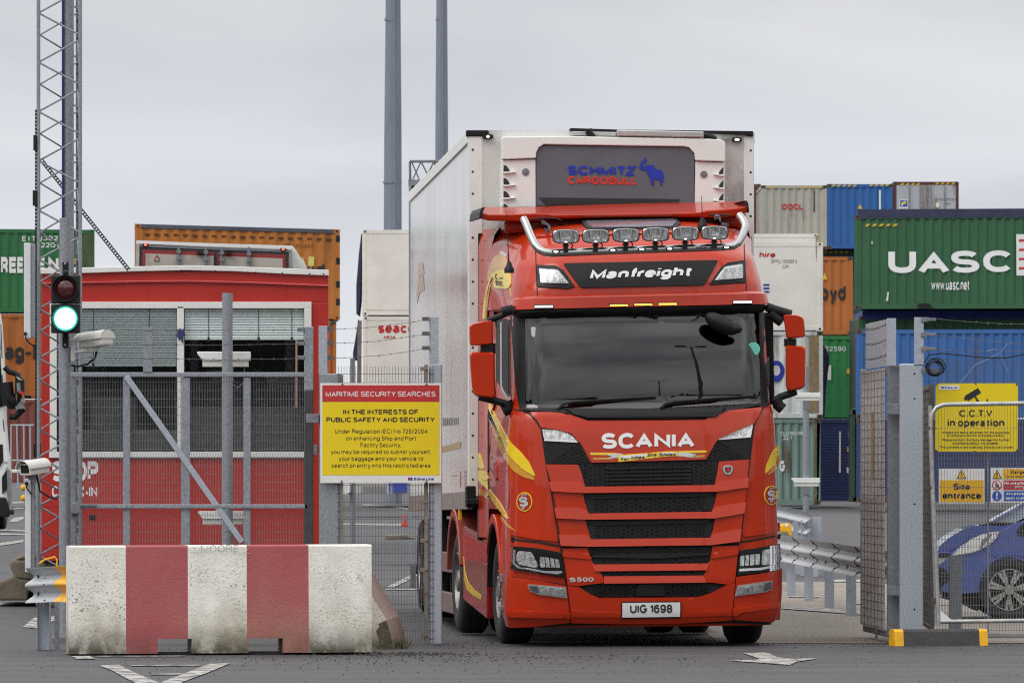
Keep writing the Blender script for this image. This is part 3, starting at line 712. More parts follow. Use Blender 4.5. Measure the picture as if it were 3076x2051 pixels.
for pts, bl in ((Q(z1, [(650, 1480), (680, 1445), (760, 1428), (1000, 1412), (1300, 1395)]), None), (Q(z1, [(1335, 1470), (1360, 1445), (1420, 1430), (1700, 1405), (1980, 1388)]), None)):
    mb = MB(); mb.tube([castT(*p)[0] - EY * .035 for p in pts], [.016, .014, .012, .008, .006], 6)
    mb.tube([castT(p[0], p[1] + 5)[0] - EY * .02 for p in pts[2:]], .006, 5)
    mb.build("wiper", m_black, lorry, smooth=40)
# sun visor: swept round the cab front
vr = ring(3.0, .95, w=1.155, p=.265, rc=.24)
def sweep(prof, mat, name):
    mb = MB(); n = len(vr); vs = []
    for i, (x, y) in enumerate(vr):
        a = Vector(vr[max(i - 1, 0)]); b = Vector(vr[min(i + 1, n - 1)]); t = (b - a).normalized(); nn = Vector((t.y, -t.x))
        for d, z in prof: vs.append(T(x + nn.x * d, y + nn.y * d, z))
    k = len(prof); fs = [(i * k + j, (i + 1) * k + j, (i + 1) * k + (j + 1) % k, i * k + (j + 1) % k) for i in range(n - 1) for j in range(k)]
    fs += [list(range(k)), list(range((n - 1) * k, n * k))]
    mb.add(vs, fs); o = mb.build(name, mat, lorry, smooth=40); return mb, o
mbv, o_vis = sweep([(-.25, 3.20), (-.02, 3.185), (.008, 3.165), (.03, 3.07), (-.02, 3.065), (-.25, 3.08)], m_red, "sun_visor")
mbd, o_vis2 = sweep([(-.22, 3.062), (.022, 3.062), (.018, 3.04), (-.03, 3.0), (-.06, 2.995), (-.22, 3.01)], m_black, "visor_peak")
castV = caster(mbv)
for nm, mt, x0, y0, x1, y1 in (("marker_lamp", m_lamp_w, 503, 793, 620, 806), ("marker_lamp", m_lamp_y, 998, 786, 1116, 797), ("marker_lamp", m_lamp_y, 1160, 781, 1278, 792), ("marker_lamp", m_lamp_y, 1321, 777, 1440, 789), ("marker_lamp", m_lamp_w, 1817, 764, 1934, 776)):
    b = part(nm, m_black, [Q(z1, [(x0 - 5, y0 - 7), (x1 + 5, y0 - 8), (x1 + 5, y1 + 5), (x0 - 5, y1 + 6)])], .012, cast=castV, thick=.02)
    part("lit_strip", mt, [Q(z1, [(x0, y0), (x1, y0 - 1), (x1, y1 - 1), (x0, y1)])], .016, cast=castV, thick=.005, parent=b)

# --- roof front: name panel, corner lamps, roof hatch
part("panel_gap", m_blackm, [strip_poly(Q(z1, [(505, 400), (510, 560), (518, 740)]), 2.5), strip_poly(Q(z1, [(1888, 380), (1895, 560), (1905, 700)]), 2.5)], .003)
np_ = Q(z1, [(690, 515), (1715, 492), (1630, 650), (1605, 658), (825, 676), (800, 670)])
o_np = part("name_panel", m_black, [np_], .014, thick=.02, step=16, r=6, bevel=.003)
words("name_lettering", m_ltr_w, [("Manfreight",) + z1(864, 556) + z1(1540, 640) + (-10, .040, .22)], o_np, off=.019)
for pl, fr, inr in ((Q(z1, [(515, 525), (640, 530), (690, 560), (765, 668), (720, 682), (520, 668)]), Q(z1, [(537, 555), (655, 562), (725, 648), (543, 645)]), Q(z1, [(550, 567), (650, 574), (704, 640), (553, 635)])),
                    (Q(z1, [(1892, 492), (1775, 510), (1735, 540), (1655, 655), (1895, 640)]), Q(z1, [(1868, 524), (1755, 542), (1692, 628), (1872, 614)]), Q(z1, [(1858, 535), (1762, 552), (1712, 620), (1862, 604)]))):
    h = part("roof_lamp", m_black, [pl], .014, thick=.02, step=12, bevel=.004)
    part("light_guide", m_drl, [fr], .020, thick=.006, step=10, parent=h)
    part("reflector", m_reflect, [inr], .024, thick=.006, step=6, parent=h)
    part("lens", m_lens, [fr], .032, thick=.004, step=10, parent=h)
mb = MB(); hq = [(868, 282), (1430, 274), (1468, 236), (1440, 208), (808, 222), (828, 256)]; hy = [1.0, 1.0, 1.18, 1.45, 1.45, 1.18]
mb.prism([Lp(*z1(u, v), y) for (u, v), y in zip(hq, hy)], (0, 0, -.07)); o_h = mb.build("roof_hatch", m_black, lorry, bevel=.012)
mb = MB(); hq = [(885, 272), (1412, 264), (1440, 234), (1420, 218), (835, 231), (852, 254)]; hy = [1.02, 1.02, 1.18, 1.40, 1.40, 1.18]
mb.prism([Lp(*z1(u, v), y) + Vector((0, 0, .006)) for (u, v), y in zip(hq, hy)], (0, 0, -.01)); mb.build("hatch_glass", M("sky_toned_hatch_glass", (.24, .26, .31), .12, 0, .1, 3, coat=1.0), o_h)  # sky reflection put into the grey base colour of the glass
part("roof_crease", m_red, [Q(z1, [(510, 325), (620, 318), (1780, 296), (1880, 285), (1882, 302), (620, 332), (512, 342)])], .012, thick=.012, bevel=.005)
for pts in (Q(z1, [(545, 245), (575, 250), (605, 280), (603, 305), (570, 300), (560, 268)]), Q(z1, [(1690, 205), (1720, 210), (1745, 255), (1790, 262), (1785, 272), (1735, 268)])):
    part("roof_bracket", m_galv2, [pts], .03, thick=.04, bevel=.004)
mb = MB(); mb.tube([castT(*p)[0] + Vector((0, 0, .03)) for p in Q(z1, [(470, 240), (560, 232), (650, 236), (690, 252)])], .008, 6)
mb.tube([castT(*p)[0] + Vector((0, 0, .03)) for p in Q(z1, [(1650, 210), (1740, 212), (1800, 216)])], .008, 6); mb.build("roof_cable", m_black, lorry, smooth=40)

# --- light bar
def barY(u, v): return 0.02 + (455 - v) / 455 * 0.55
bar_px = [(425, 215), (440, 245), (470, 320), (500, 385), (530, 420), (565, 437), (610, 443), (800, 435), (1000, 427), (1200, 420), (1400, 414), (1600, 407), (1760, 402), (1815, 396), (1850, 375), (1875, 330), (1893, 285), (1896, 255), (1880, 220), (1855, 190)]
mb = MB(); mb.tube([Lp(*z1(u, v), barY(u, v)) for u, v in bar_px], .036, 14)
o_bar = mb.build("light_bar", m_chrome, lorry, smooth=50)
mb = MB()
for u, v in ((640, 433), (1018, 423), (1210, 417), (1395, 413), (1773, 404)):
    mb.add([Lp(*z1(u + a, v + b), barY(u, v) - .034) for a, b in disc_px(0, 0, 30, 12, 14)] + [Lp(*z1(u + a, v + b), barY(u, v) - .050) for a, b in disc_px(0, 0, 28, 11, 14)], [list(range(14)), list(range(14, 28))] + [(i, (i + 1) % 14, 14 + (i + 1) % 14, 14 + i) for i in range(14)])
mb.build("bar_marker_housing", m_black, o_bar)
mb = MB()
for u, v in ((640, 433), (1018, 423), (1210, 417), (1395, 413), (1773, 404)):
    mb.add([Lp(*z1(u + a, v + b), barY(u, v) - .053) for a, b in disc_px(0, 0, 17, 7, 14)], [list(range(14))])
mb.build("bar_marker_lamp", m_lamp_w, o_bar)
mb = MB()
for s, b in (("Kelsa", (772, 414, 848, 436)), ("HiBar", (1572, 394, 1646, 414))):
    letters(mb, s, lambda u, v, b=b: Lp(*z1(b[0] + (b[2] - b[0]) * u, b[3] + (b[1] - b[3]) * v), barY(0, 420) - .040), .02, .1)
mb.build("bar_lettering", m_ltr_k, o_bar, fixn=False)
lx = [(707, 333), (905, 331), (1105, 325), (1302, 320), (1500, 314), (1693, 309)]
def barrel(s): return [(-88 * s, -38 * s), (-60 * s, -46 * s), (0, -50 * s), (60 * s, -46 * s), (88 * s, -38 * s), (92 * s, 0), (88 * s, 34 * s), (60 * s, 44 * s), (0, 48 * s), (-60 * s, 44 * s), (-88 * s, 34 * s), (-92 * s, 0)]
for u, v in lx:
    yb_ = .02
    mb = MB(); a = [Lp(*z1(u + p, v + q), yb_ - .055) for p, q in rnd(barrel(1), 14, 2)]; b = [Lp(*z1(u + p, v + q), yb_ + .03) for p, q in rnd(barrel(.9), 14, 2)]; c = [Lp(*z1(u + p, v + q), yb_ + .11) for p, q in rnd(barrel(.5), 10, 2)]
    n = len(a); mb.add(a + b + c, [(i, (i + 1) % n, n + (i + 1) % n, n + i) for i in range(n)] + [(n + i, n + (i + 1) % n, 2 * n + (i + 1) % n, 2 * n + i) for i in range(n)] + [list(range(2 * n, 3 * n))])
    sp = mb.build("spotlight", m_black, lorry, smooth=40)
    mb = MB(); mb.add([Lp(*z1(u + p, v + q), yb_ - .058) for p, q in rnd(barrel(.95), 14, 2)] + [Lp(*z1(u + p, v + q), yb_ - .064) for p, q in rnd(barrel(.86), 12, 2)], [(i, (i + 1) % n, n + (i + 1) % n, n + i) for i in range(n)])
    mb.build("spotlight_rim", m_chrome, sp, smooth=60)
    # dished reflector
    mb = MB(); rings_ = []
    for k in range(5):
        s = .86 * (1 - k / 4.6); rings_.append([Lp(*z1(u + p, v + q), yb_ - .062 + .05 * (1 - (s / .86) ** 2)) for p, q in rnd(barrel(s), 12 * s, 2)])
    for k in range(4): mb.add(rings_[k] + rings_[k + 1], [(i, (i + 1) % n, n + (i + 1) % n, n + i) for i in range(n)])
    mb.add(rings_[4], [list(range(n))])
    mb.build("reflector", m_reflect, sp, smooth=60)
    mb = MB()
    for dx in (-34, 34): mb.add([Lp(*z1(u + dx + a, v + b), yb_ - .058) for a, b in ((-4, -38), (4, -38), (4, 36), (-4, 36))] + [Lp(*z1(u + dx + a, v + b), yb_ - .03) for a, b in ((-4, -38), (4, -38), (4, 36), (-4, 36))], [(0, 1, 2, 3), (0, 1, 5, 4), (1, 2, 6, 5), (2, 3, 7, 6), (3, 0, 4, 7)])
    mb.ball(Lp(*z1(u, v), yb_ - .05), (.012, .012, .012), 6); mb.build("lamp_ribs", m_silver, sp)
    mb = MB(); mb.add([Lp(*z1(u + a, v + b), yb_ - .058) for a, b in disc_px(0, 36, 10, 6, 10)], [list(range(10))]); mb.build("pilot_lamp", m_lamp_w, sp)
    mb = MB(); n = len(a); mb.add([Lp(*z1(u + p, v + q), yb_ - .068 - .012 * (1 - (p / 92) ** 2)) for p, q in rnd(barrel(.9), 12, 2)], [list(range(n))]); mb.build("lens", m_lens, sp, smooth=60)
    mb = MB()
    for w0, w1, t0, t1 in ((14, 14, 46, 80), (24, 18, 54, 64)):
        a_ = [Lp(*z1(u + p, v + q), yb_ - .04) for p, q in ((-w0, t0), (w0, t0), (w1, t1), (-w1, t1))]; mb.prism(a_, EY * .05)
    mb.prism([Lp(*z1(u + p, v + q), yb_ - .045) for p, q in ((-15, 78), (15, 78), (15, 104), (-15, 104))], EY * .09)
    mb.build("lamp_bracket", m_black, sp, bevel=.004)
    mb = MB(); mb.tube([Lp(*z1(u + p, v + q), yb_ + .06) for p, q in ((30, 40), (45, 60), (38, 74), (25, 90))], .006, 6); mb.build("lamp_cable", m_black, sp)

# --- roof deflector
cols = [(140, 213, 176, 139), (196, 226, 186, 136), (300, 229, 186, 137), (420, 230, 182, 136), (505, 226, 178, 134), (585, 219, 180, 132), (615, 216, 188, 130), (800, 211, 186, 124), (1000, 207, 184, 118), (1250, 205, 180, 111), (1500, 204, 176, 106), (1590, 204, 172, 104), (1640, 206, 160, 103), (1775, 206, 150, 100), (1860, 190, 140, 97), (1915, 170, 128, 95)]
mb = MB(); vs = []
for u, lo, mi, hi in cols: vs += [Lp(*z1(u, lo), 1.42), Lp(*z1(u, mi), 1.40), Lp(*z1(u, hi), 2.35), Lp(*z1(u, hi + 30), 2.36), Lp(*z1(u, lo + 4), 1.7)]
k = 5; n = len(cols)
mb.add(vs, [(i * k + j, (i + 1) * k + j, (i + 1) * k + (j + 1) % k, i * k + (j + 1) % k) for i in range(n - 1) for j in range(k)] + [list(range(k)), list(range((n - 1) * k, n * k))])
mb.build("roof_deflector", m_red, lorry, smooth=30, bevel=.012)
mb = MB()
mb.prism([Lp(*z1(u, v), 1.38) for u, v in ((130, 213), (135, 170), (148, 142), (170, 135), (166, 150), (154, 176), (150, 213))], EY * .9)
mb.prism([Lp(*z1(u, v), 1.38) for u, v in ((1916, 172), (1912, 125), (1900, 100), (1885, 95), (1893, 94), (1908, 96), (1918, 120), (1923, 172))], EY * .9)
mb.build("deflector_edge", m_black, lorry, bevel=.006)
mb = MB(); mb.bx(-1.13, 1.13, 1.62, 2.25, 3.80, 3.93, f=T); mb.build("deflector_base", m_red, lorry, bevel=.04)
# antennas, forward mirror
for (u, v, w, h), yl in (((1607, 65, 1612, 255), .9), ((312, 180, 330, 545), .55)):
    mb = MB(); a = Lp(*z1(u, v), yl); b = Lp(*z1(w, h), yl)
    mb.tube([a, a.lerp(b, .7), b], [.003, .005, .012], 6)
    c = b; mb.lathe([(0.001, .07), (.018, .06), (.03, .02), (.045, 0), (.045, -.04)], c, (0, 0, 1), 12); mb.build("antenna", m_black, lorry, smooth=40)
mb = MB()
c = Lp(*z1(1735, 925), .20); mb.ball(c, (.150, .09, .085), 10)
for i, v_ in enumerate(mb.v): d = v_ - c; mb.v[i] = c + Vector((d.x, d.y, d.z - .42 * d.x + .02))
mb.ball(Lp(*z1(1830, 945), .18), (.065, .05, .045), 8); mb.tube([Lp(*z1(1745, 870), .15), Lp(*z1(1740, 900), .2)], .03, 8)
mb.build("front_mirror", m_black, lorry, smooth=60)

# --- mirrors
def mirror(polys, arms, yl):
    for i, pl in enumerate(polys):
        mb = MB(); pp = rnd(Q(z1, pl), 10, 4); c = Vector((sum(p[0] for p in pp) / len(pp), sum(p[1] for p in pp) / len(pp)))
        lay = []
        for s, y in ((.90, -.05), (.97, -.025), (1, .02), (1, .13), (.96, .15)):
            lay.append([Lp(c.x + (p[0] - c.x) * s, c.y + (p[1] - c.y) * s, yl + y) for p in pp])
        n = len(pp)
        for a, b in zip(lay, lay[1:]): mb.add(a + b, [(k, (k + 1) % n, n + (k + 1) % n, n + k) for k in range(n)])
        mb.add(lay[0], [list(range(n))])
        h = mb.build("mirror_housing", m_red, lorry, smooth=40)
        mb = MB(); mb.add(lay[-1], [list(range(n))]); mb.build("mirror_glass", m_chrome, h)
    mb = MB()
    for pts, r in arms: mb.tube([Lp(*z1(u, v), yl + .06) for u, v in pts], r, 8)
    mb.build("mirror_arm", m_black, lorry, smooth=50)
mirror([[(62, 925), (90, 905), (220, 885), (224, 1050), (70, 1058)], [(66, 1112), (75, 1098), (234, 1095), (240, 1408), (120, 1395), (92, 1375), (80, 1310)]],
       [([(190, 890), (250, 868), (345, 830)], .03), ([(280, 830), (345, 815), (360, 830)], .045), ([(190, 1040), (190, 1110)], .075), ([(130, 1395), (230, 1420), (310, 1440)], .035), ([(310, 1425), (330, 1470), (290, 1490)], .06), ([(330, 1480), (365, 1490)], .05)], .42)
mirror([[(2145, 850), (2240, 848), (2288, 868), (2298, 1000), (2170, 1012)], [(2162, 1058), (2170, 1052), (2300, 1055), (2296, 1320), (2270, 1345), (2180, 1362), (2165, 1330)]],
       [([(2040, 800), (2080, 815), (2200, 850)], .045), ([(2060, 840), (2140, 900)], .05), ([(2195, 1010), (2195, 1060)], .06), ([(2085, 1425), (2130, 1395), (2235, 1360)], .035), ([(2105, 1410), (2115, 1450), (2145, 1475)], .055)], .42)

# --- cab side seen on the photo's left
S_W = Q(z1, [(244, 882), (300, 876), (338, 886), (338, 1390), (312, 1385), (270, 1320), (246, 1280)])
part("door_window_frame", m_black, [S_W], .006, step=10)
part("door_window", M("dark_door_glass", (.012, .016, .016), .45, 0, .1, 3, spec=.12), [Q(z1, [(284, 910), (332, 925), (330, 1370), (300, 1340), (284, 1320)])], .010, thick=.004, step=10)
part("window_trim", m_silver, [strip_poly(Q(z4, [(805, 700), (806, 1190), (815, 1230), (858, 1300), (890, 1365)]), 4)], .012)
mb = MB()                                                    # side deflector behind the door, both sides
for s in (-1, 1):
    zs = frange(.98, 3.72, 10) + [3.80, 3.87]; vs = []
    for z in zs:
        w = min(1.235, lerp_tab(WT, z)) if z < 3.1 else min(1.2, 1.235 - max(0, z - 3.72) * .7); t = 1.268 if z < 3.75 else 1.25 if z < 3.83 else 1.21
        for x, y in ((w + .004, 1.98), (w + .02, 2.1), (t - .012, 2.42), (t, 2.62), (t - .04, 2.62), (w - .02, 2.2)): vs.append(T(s * x, y, z))
    k = 6; mb.add(vs, [(i * k + j, (i + 1) * k + j, (i + 1) * k + (j + 1) % k, i * k + (j + 1) % k) for i in range(len(zs) - 1) for j in range(k)] + [list(range(k)), list(range((len(zs) - 1) * k, len(zs) * k))])
mb.build("side_deflector", m_red, lorry, smooth=40)
side = MB(); side.v = list(full.v); side.f = list(full.f); side.add(mb.v, mb.f)
castS = caster(side)
mb = MB()
for s in (-1, 1):
    for z0, z1_ in ((.95, 2.75), (2.78, 3.84)): mb.bx(s * 1.272, s * 1.215, 2.622, 2.72, z0, z1_, f=T)
mb.build("deflector_rubber", m_black, lorry, bevel=.01)
SO = dict(cast=castS, step=8, r=7)
part("side_swoosh", m_yellow, [Q(z4, [(655, 675), (662, 560), (690, 420), (715, 345), (735, 315), (750, 320), (712, 385), (690, 480), (672, 675)]), Q(z4, [(740, 305), (790, 290), (855, 292), (875, 320), (876, 400), (862, 435), (820, 440), (750, 428), (742, 410)])], .007, **SO)
part("side_swoosh", m_tan, [Q(z4, [(690, 395), (695, 310), (722, 220), (760, 175), (790, 165), (825, 172), (845, 205), (848, 288), (770, 288), (728, 310)]), Q(z4, [(672, 675), (690, 500), (712, 400), (722, 400), (700, 520), (686, 675)]), Q(z4, [(862, 440), (876, 420), (884, 505), (876, 500)])], .005, **SO)
part("side_swoosh", m_silver, [Q(z4, [(800, 135), (842, 165), (846, 190), (785, 158)])], .005, **SO)
words("side_lettering", m_ltr_k, [("S",) + z4(757, 320) + z4(775, 390) + (0, .02, 0), ("SERIES",) + z4(762, 375) + z4(815, 412) + (2, .03, 0), ("LINE",) + z4(788, 346) + z4(818, 364) + (0, .03, 0)], off=.010, cast=castS)
part("side_swoosh", m_yellow, [Q(z2, [(330, 8), (352, 12), (400, 110), (440, 195), (480, 262), (545, 322), (600, 388), (640, 478), (560, 432), (500, 372), (450, 310), (438, 262), (380, 130)])], .007, **SO)
part("side_swoosh", m_tan, [Q(z2, [(345, 110), (400, 220), (450, 318), (500, 382), (560, 440), (632, 482), (630, 500), (560, 478), (500, 440), (450, 372), (400, 270)])], .005, **SO)
part("side_swoosh", m_yellow, [Q(z2, [(284, 325), (300, 345), (322, 430), (284, 425)]), Q(z2, [(286, 432), (330, 442), (348, 480), (350, 560), (286, 505)]), Q(z2, [(348, 545), (372, 580), (420, 640), (474, 742), (440, 722), (400, 668), (362, 610)])], .007, **SO)
part("side_swoosh", m_tan, [Q(z2, [(286, 550), (348, 590), (348, 618), (286, 580)]), Q(z2, [(420, 710), (440, 745), (500, 800), (552, 838), (520, 828), (450, 775), (420, 735)])], .005, **SO)
part("side_swoosh", m_blackm, [Q(z2, [(338, 60), (365, 90), (400, 180), (440, 262), (432, 290), (390, 230), (350, 130)])], .004, **SO)
part("side_swoosh", m_yellow, [Q(z2, [(2143, 275), (2145, 330), (2120, 400), (2058, 462), (2065, 410), (2100, 330)])], .006, **SO)
part("side_swoosh", m_tan, [Q(z2, [(2146, 335), (2146, 400), (2110, 450), (2068, 468), (2124, 405)]), Q(z2, [(2152, 780), (2152, 790), (2110, 812), (2130, 795)])], .005, **SO)
part("door_panel", m_red_dk, [Q(z2, [(352, 330), (385, 300), (420, 310), (470, 400), (476, 640), (462, 685), (430, 640), (390, 590), (352, 520)])], .004, **SO)
part("door_seam", m_blackm, [strip_poly(Q(z2, [(345, 0), (346, 330), (346, 480), (350, 560)]), 3), strip_poly(Q(z2, [(346, 408), (368, 440), (412, 508)]), 2)], .006, **SO)
part("door_handle", m_red_dk, [Q(z2, [(388, 362), (400, 365), (408, 400), (408, 490), (398, 500), (390, 470)])], .02, thick=.02, **SO)
for cx_, cy_, rx_, ry_ in ((570, 632, 48, 60), (2096, 592, 44, 60)):
    b = part("round_badge", m_yellow, [Q(z2, disc_px(cx_, cy_, rx_, ry_))], .007, **SO)
    part("badge_field", m_red_dk, [Q(z2, disc_px(cx_, cy_, rx_ * .88, ry_ * .90))], .0085, thick=.003, parent=b, **SO)
    words("badge_lettering", m_silver, [("S",) + z2(cx_ - rx_ * .62, cy_ - ry_ * .52) + z2(cx_ + rx_ * .5, cy_ + ry_ * .5) + (0, .03, 0), ("S",) + z2(cx_ - rx_ * .32, cy_ - ry_ * .8) + z2(cx_ + rx_ * .42, cy_ - ry_ * .1) + (0, .0, 0), ("J",) + z2(cx_ - rx_ * .32, cy_ - ry_ * .15) + z2(cx_ + rx_ * .1, cy_ + ry_ * .78) + (0, .0, 0)], b, off=.013, cast=castS)

# --- interior
mb = MB()
mb.bx(-1.13, 1.13, 2.14, 2.2, 1.9, 3.0, f=T); mb.bx(-1.10, 1.10, .62, 2.14, 1.92, 1.96, f=T); mb.bx(-1.08, 1.08, .5, 2.14, 2.99, 3.02, f=T)
for s in (-1, 1):
    mb.bx(s * 1.10, s * 1.12, .75, 2.13, 1.97, 2.18, f=T); mb.bx(s * 1.10, s * 1.12, 1.75, 2.13, 2.19, 2.98, f=T); mb.bx(s * 1.06, s * 1.10, .58, .74, 1.97, 2.98, f=T)
mb.build("cab_lining", m_blackm, lorry)
mb = MB(); mb.prism([T(-1.05, y, z) for y, z in ((.42, 2.0), (.42, 2.2), (.6, 2.27), (.85, 2.25), (.95, 2.12), (.9, 1.97))], EX * 2.1); mb.build("dashboard", m_black, lorry, bevel=.02)
for x in (-.55, .55):
    mb = MB(); mb.bx(x - .26, x + .26, 1.45, 1.95, 2.0, 2.12, f=T); mb.bx(x - .25, x + .25, 1.86, 2.02, 2.12, 2.72, f=T); mb.bx(x - .13, x + .13, 1.88, 1.99, 2.74, 2.93, f=T); mb.build("seat", m_blackm, lorry, bevel=.04)
mb = MB(); sc_ = T(-.55, 1.02, 2.33); nrm = (EY * -.75 + Vector((0, 0, .66))).normalized(); a_ = EX; b_ = nrm.cross(a_)
mb.tube([sc_ + a_ * .23 * math.cos(2 * math.pi * k / 28) + b_ * .23 * math.sin(2 * math.pi * k / 28) for k in range(29)], .016, 8, cap=False)
for th in (0, 180, 270): mb.tube([sc_ - nrm * .03, sc_ + (a_ * math.cos(R(th)) + b_ * math.sin(R(th))) * .22], .014, 6)
mb.tube([sc_ - nrm * .3, sc_ - nrm * .03], .03, 8); mb.build("steering_wheel", m_black, lorry, smooth=50)
mb = MB(); p_ = T(1.03, .66, 2.72); mb.add([p_ + EX * .06 * math.cos(2 * math.pi * k / 24) + Vector((0, 0, .06 * math.sin(2 * math.pi * k / 24))) for k in range(24)] + [p_ + EY * .004 + EX * .06 * math.cos(2 * math.pi * k / 24) + Vector((0, 0, .06 * math.sin(2 * math.pi * k / 24))) for k in range(24)], [list(range(24)), list(range(24, 48))] + [(i, (i + 1) % 24, 24 + (i + 1) % 24, 24 + i) for i in range(24)])
for i in range(len(mb.v)): mb.v[i] = mb.v[i] + (castT(*z1(1950, 1077))[0] - EY * .010 - p_)
mb.build("windscreen_sticker", M("mint_sticker", (0.16, 0.62, 0.50), 0.5, var=.05), lorry)

# --- chassis, wheels, fenders, steps
m_hub = M("dirty_wheel_steel", (0.22, 0.21, 0.20), 0.45, 0.6, 0.3, 14)
def wheel(par, c, ax, r=.50, w=.30, name="wheel", T_=None):
    """c = outer-face centre, ax = unit vector towards the outside"""
    mb = MB(); hw = w
    mb.lathe([(r * .56, -.02), (r * .60, .0), (r * .80, .012), (r * .93, -.005), (r * .985, -.03), (r, -.06), (r, -hw + .06), (r * .985, -hw + .03), (r * .9, -hw), (r * .55, -hw)], c, ax, 40)
    for k in range(4): h = -.07 - k * (hw - .14) / 3; mb.lathe([(r - .004, h - .006), (r + .004, h - .006), (r + .004, h - .03), (r - .004, h - .03)], c, ax, 40)
    wh = mb.build(name, m_rubber, par, smooth=40)
    mb = MB(); mb.lathe([(r * .57, -.02), (r * .57, -.005), (r * .53, .0), (r * .50, -.03), (r * .47, -.10), (r * .36, -.12), (r * .33, -.06), (r * .22, -.05), (r * .2, .0), (.001, .01)], c, ax, 36)
    rim = mb.build("rim", m_hub, wh, smooth=40)
    return wh
def rim_bolts(wh, c, ax, r=.14, n=10):
    mb = MB(); a = Vector(ax).cross(Vector((0, 0, 1))).normalized(); b = Vector((0, 0, 1))
    for k in range(n):
        th = 2 * math.pi * k / n; p = Vector(c) + (a * math.cos(th) + b * math.sin(th)) * r
        mb.lathe([(.018, -.02), (.018, .035), (.012, .045), (.001, .046)], p, ax, 8)
    mb.build("wheel_nut", m_galv, wh)
for s in (-1, 1):
    c = T(s * 1.205, 1.42, .50, False); wh = wheel(lorry, c, EX * s); rim_bolts(wh, c - EX * s * .05, EX * s, .17)
    for d in (0, .34):
        c = T(s * (1.22 - d), 5.15, .52, False); wheel(lorry, c, EX * s, .50, .28)
ch = MB(); ch.bx(-.42, .42, .5, 6.2, .55, .98, f=T); ch.bx(-.9, .9, .35, 1.0, .38, .62, f=T); ch.bx(-1.0, 1.0, 1.3, 1.5, .42, .56, f=T); ch.bx(-1.0, 1.0, 5.05, 5.25, .42, .60, f=T); ch.bx(-.5, .5, 4.2, 5.8, .98, 1.22, f=T); ch.bx(-.75, .75, .9, 2.4, .62, 1.22, f=T)
ch.bx(-1.0, 1.0, 2.3, 4.0, .45, 1.0, f=T); ch.bx(-.6, .6, 3.6, 3.9, .40, .9, f=T)
ch.build("chassis", m_blackm, lorry)
def arch(par, s, yc, zc, ri, ro, x0, x1, a0, a1, mat, name):
    mb = MB(); vs = []; N = 20
    for k in range(N + 1):
        th = R(a0 + (a1 - a0) * k / N); cy, sz = math.cos(th), math.sin(th)
        for x, rr in ((x0, ro), (x1, ro), (x1, ri), (x0, ri)): vs.append(T(s * x, yc - cy * rr, zc + sz * rr))
    mb.add(vs, [(i * 4 + j, (i + 1) * 4 + j, (i + 1) * 4 + (j + 1) % 4, i * 4 + (j + 1) % 4) for i in range(N) for j in range(4)] + [(0, 1, 2, 3), tuple(range(N * 4, N * 4 + 4))])
    return mb.build(name, mat, par, smooth=40, bevel=.008)
for s in (-1, 1):
    arch(lorry, s, 1.42, .52, .60, .685, 1.06, 1.262, 5, 150, m_red, "wheel_arch")
    arch(lorry, s, 1.42, .52, .58, .60, .85, 1.25, 0, 180, m_blackm, "arch_liner")
    arch(lorry, s, 5.15, .55, .60, .68, .62, 1.262, 12, 172, m_red_dirty, "rear_fender")
    mb = MB(); mb.hexa([T(s * 1.235, 2.22, .22), T(s * 1.235, 4.42, .36), T(s * 1.235, 4.42, 1.03), T(s * 1.235, 2.22, .92)], [T(s * 1.15, 2.22, .22), T(s * 1.15, 4.42, .36), T(s * 1.15, 4.42, 1.03), T(s * 1.15, 2.22, .92)])
    sk = mb.build("side_skirt", m_red_dk, lorry, bevel=.02)
    if s < 0: castK = caster(mb)
    mb = MB(); mb.hexa([T(s * 1.24, 2.2, .92), T(s * 1.24, 4.44, 1.03), T(s * 1.22, 4.44, 1.075), T(s * 1.22, 2.2, .965)], [T(s * 1.15, 2.2, .92), T(s * 1.15, 4.44, 1.03), T(s * 1.15, 4.44, 1.075), T(s * 1.15, 2.2, .965)]); mb.build("skirt_top_rail", m_red_dirty, sk, bevel=.01)
    mb = MB(); mb.bx(s * 1.0, s * 1.24, 2.06, 2.2, .98, 1.25, f=T); mb.bx(s * .9, s * 1.22, .78, .86, .42, 1.25, f=T); mb.build("step_box", m_red_dirty, lorry, bevel=.02)
    mb = MB(); mb.bx(s * 1.1, s * 1.262, .62, .74, .58, .66, f=T); mb.bx(s * 1.1, s * 1.268, .66, .80, .32, .37, f=T); mb.build("step_bracket", m_galv2, lorry, bevel=.008)
part("skirt_swoosh", m_yellow, [Q(z5, [(432, 940), (440, 1040), (460, 1110), (500, 1160), (555, 1205), (552, 1232), (500, 1205), (455, 1165), (436, 1090)])], .004, cast=castK, step=8)
part("skirt_dirt", m_red_dirty, [Q(z5, [(440, 960), (590, 985), (590, 1200), (555, 1200), (500, 1150), (462, 1105), (445, 1040)])], .003, cast=castK, step=8)

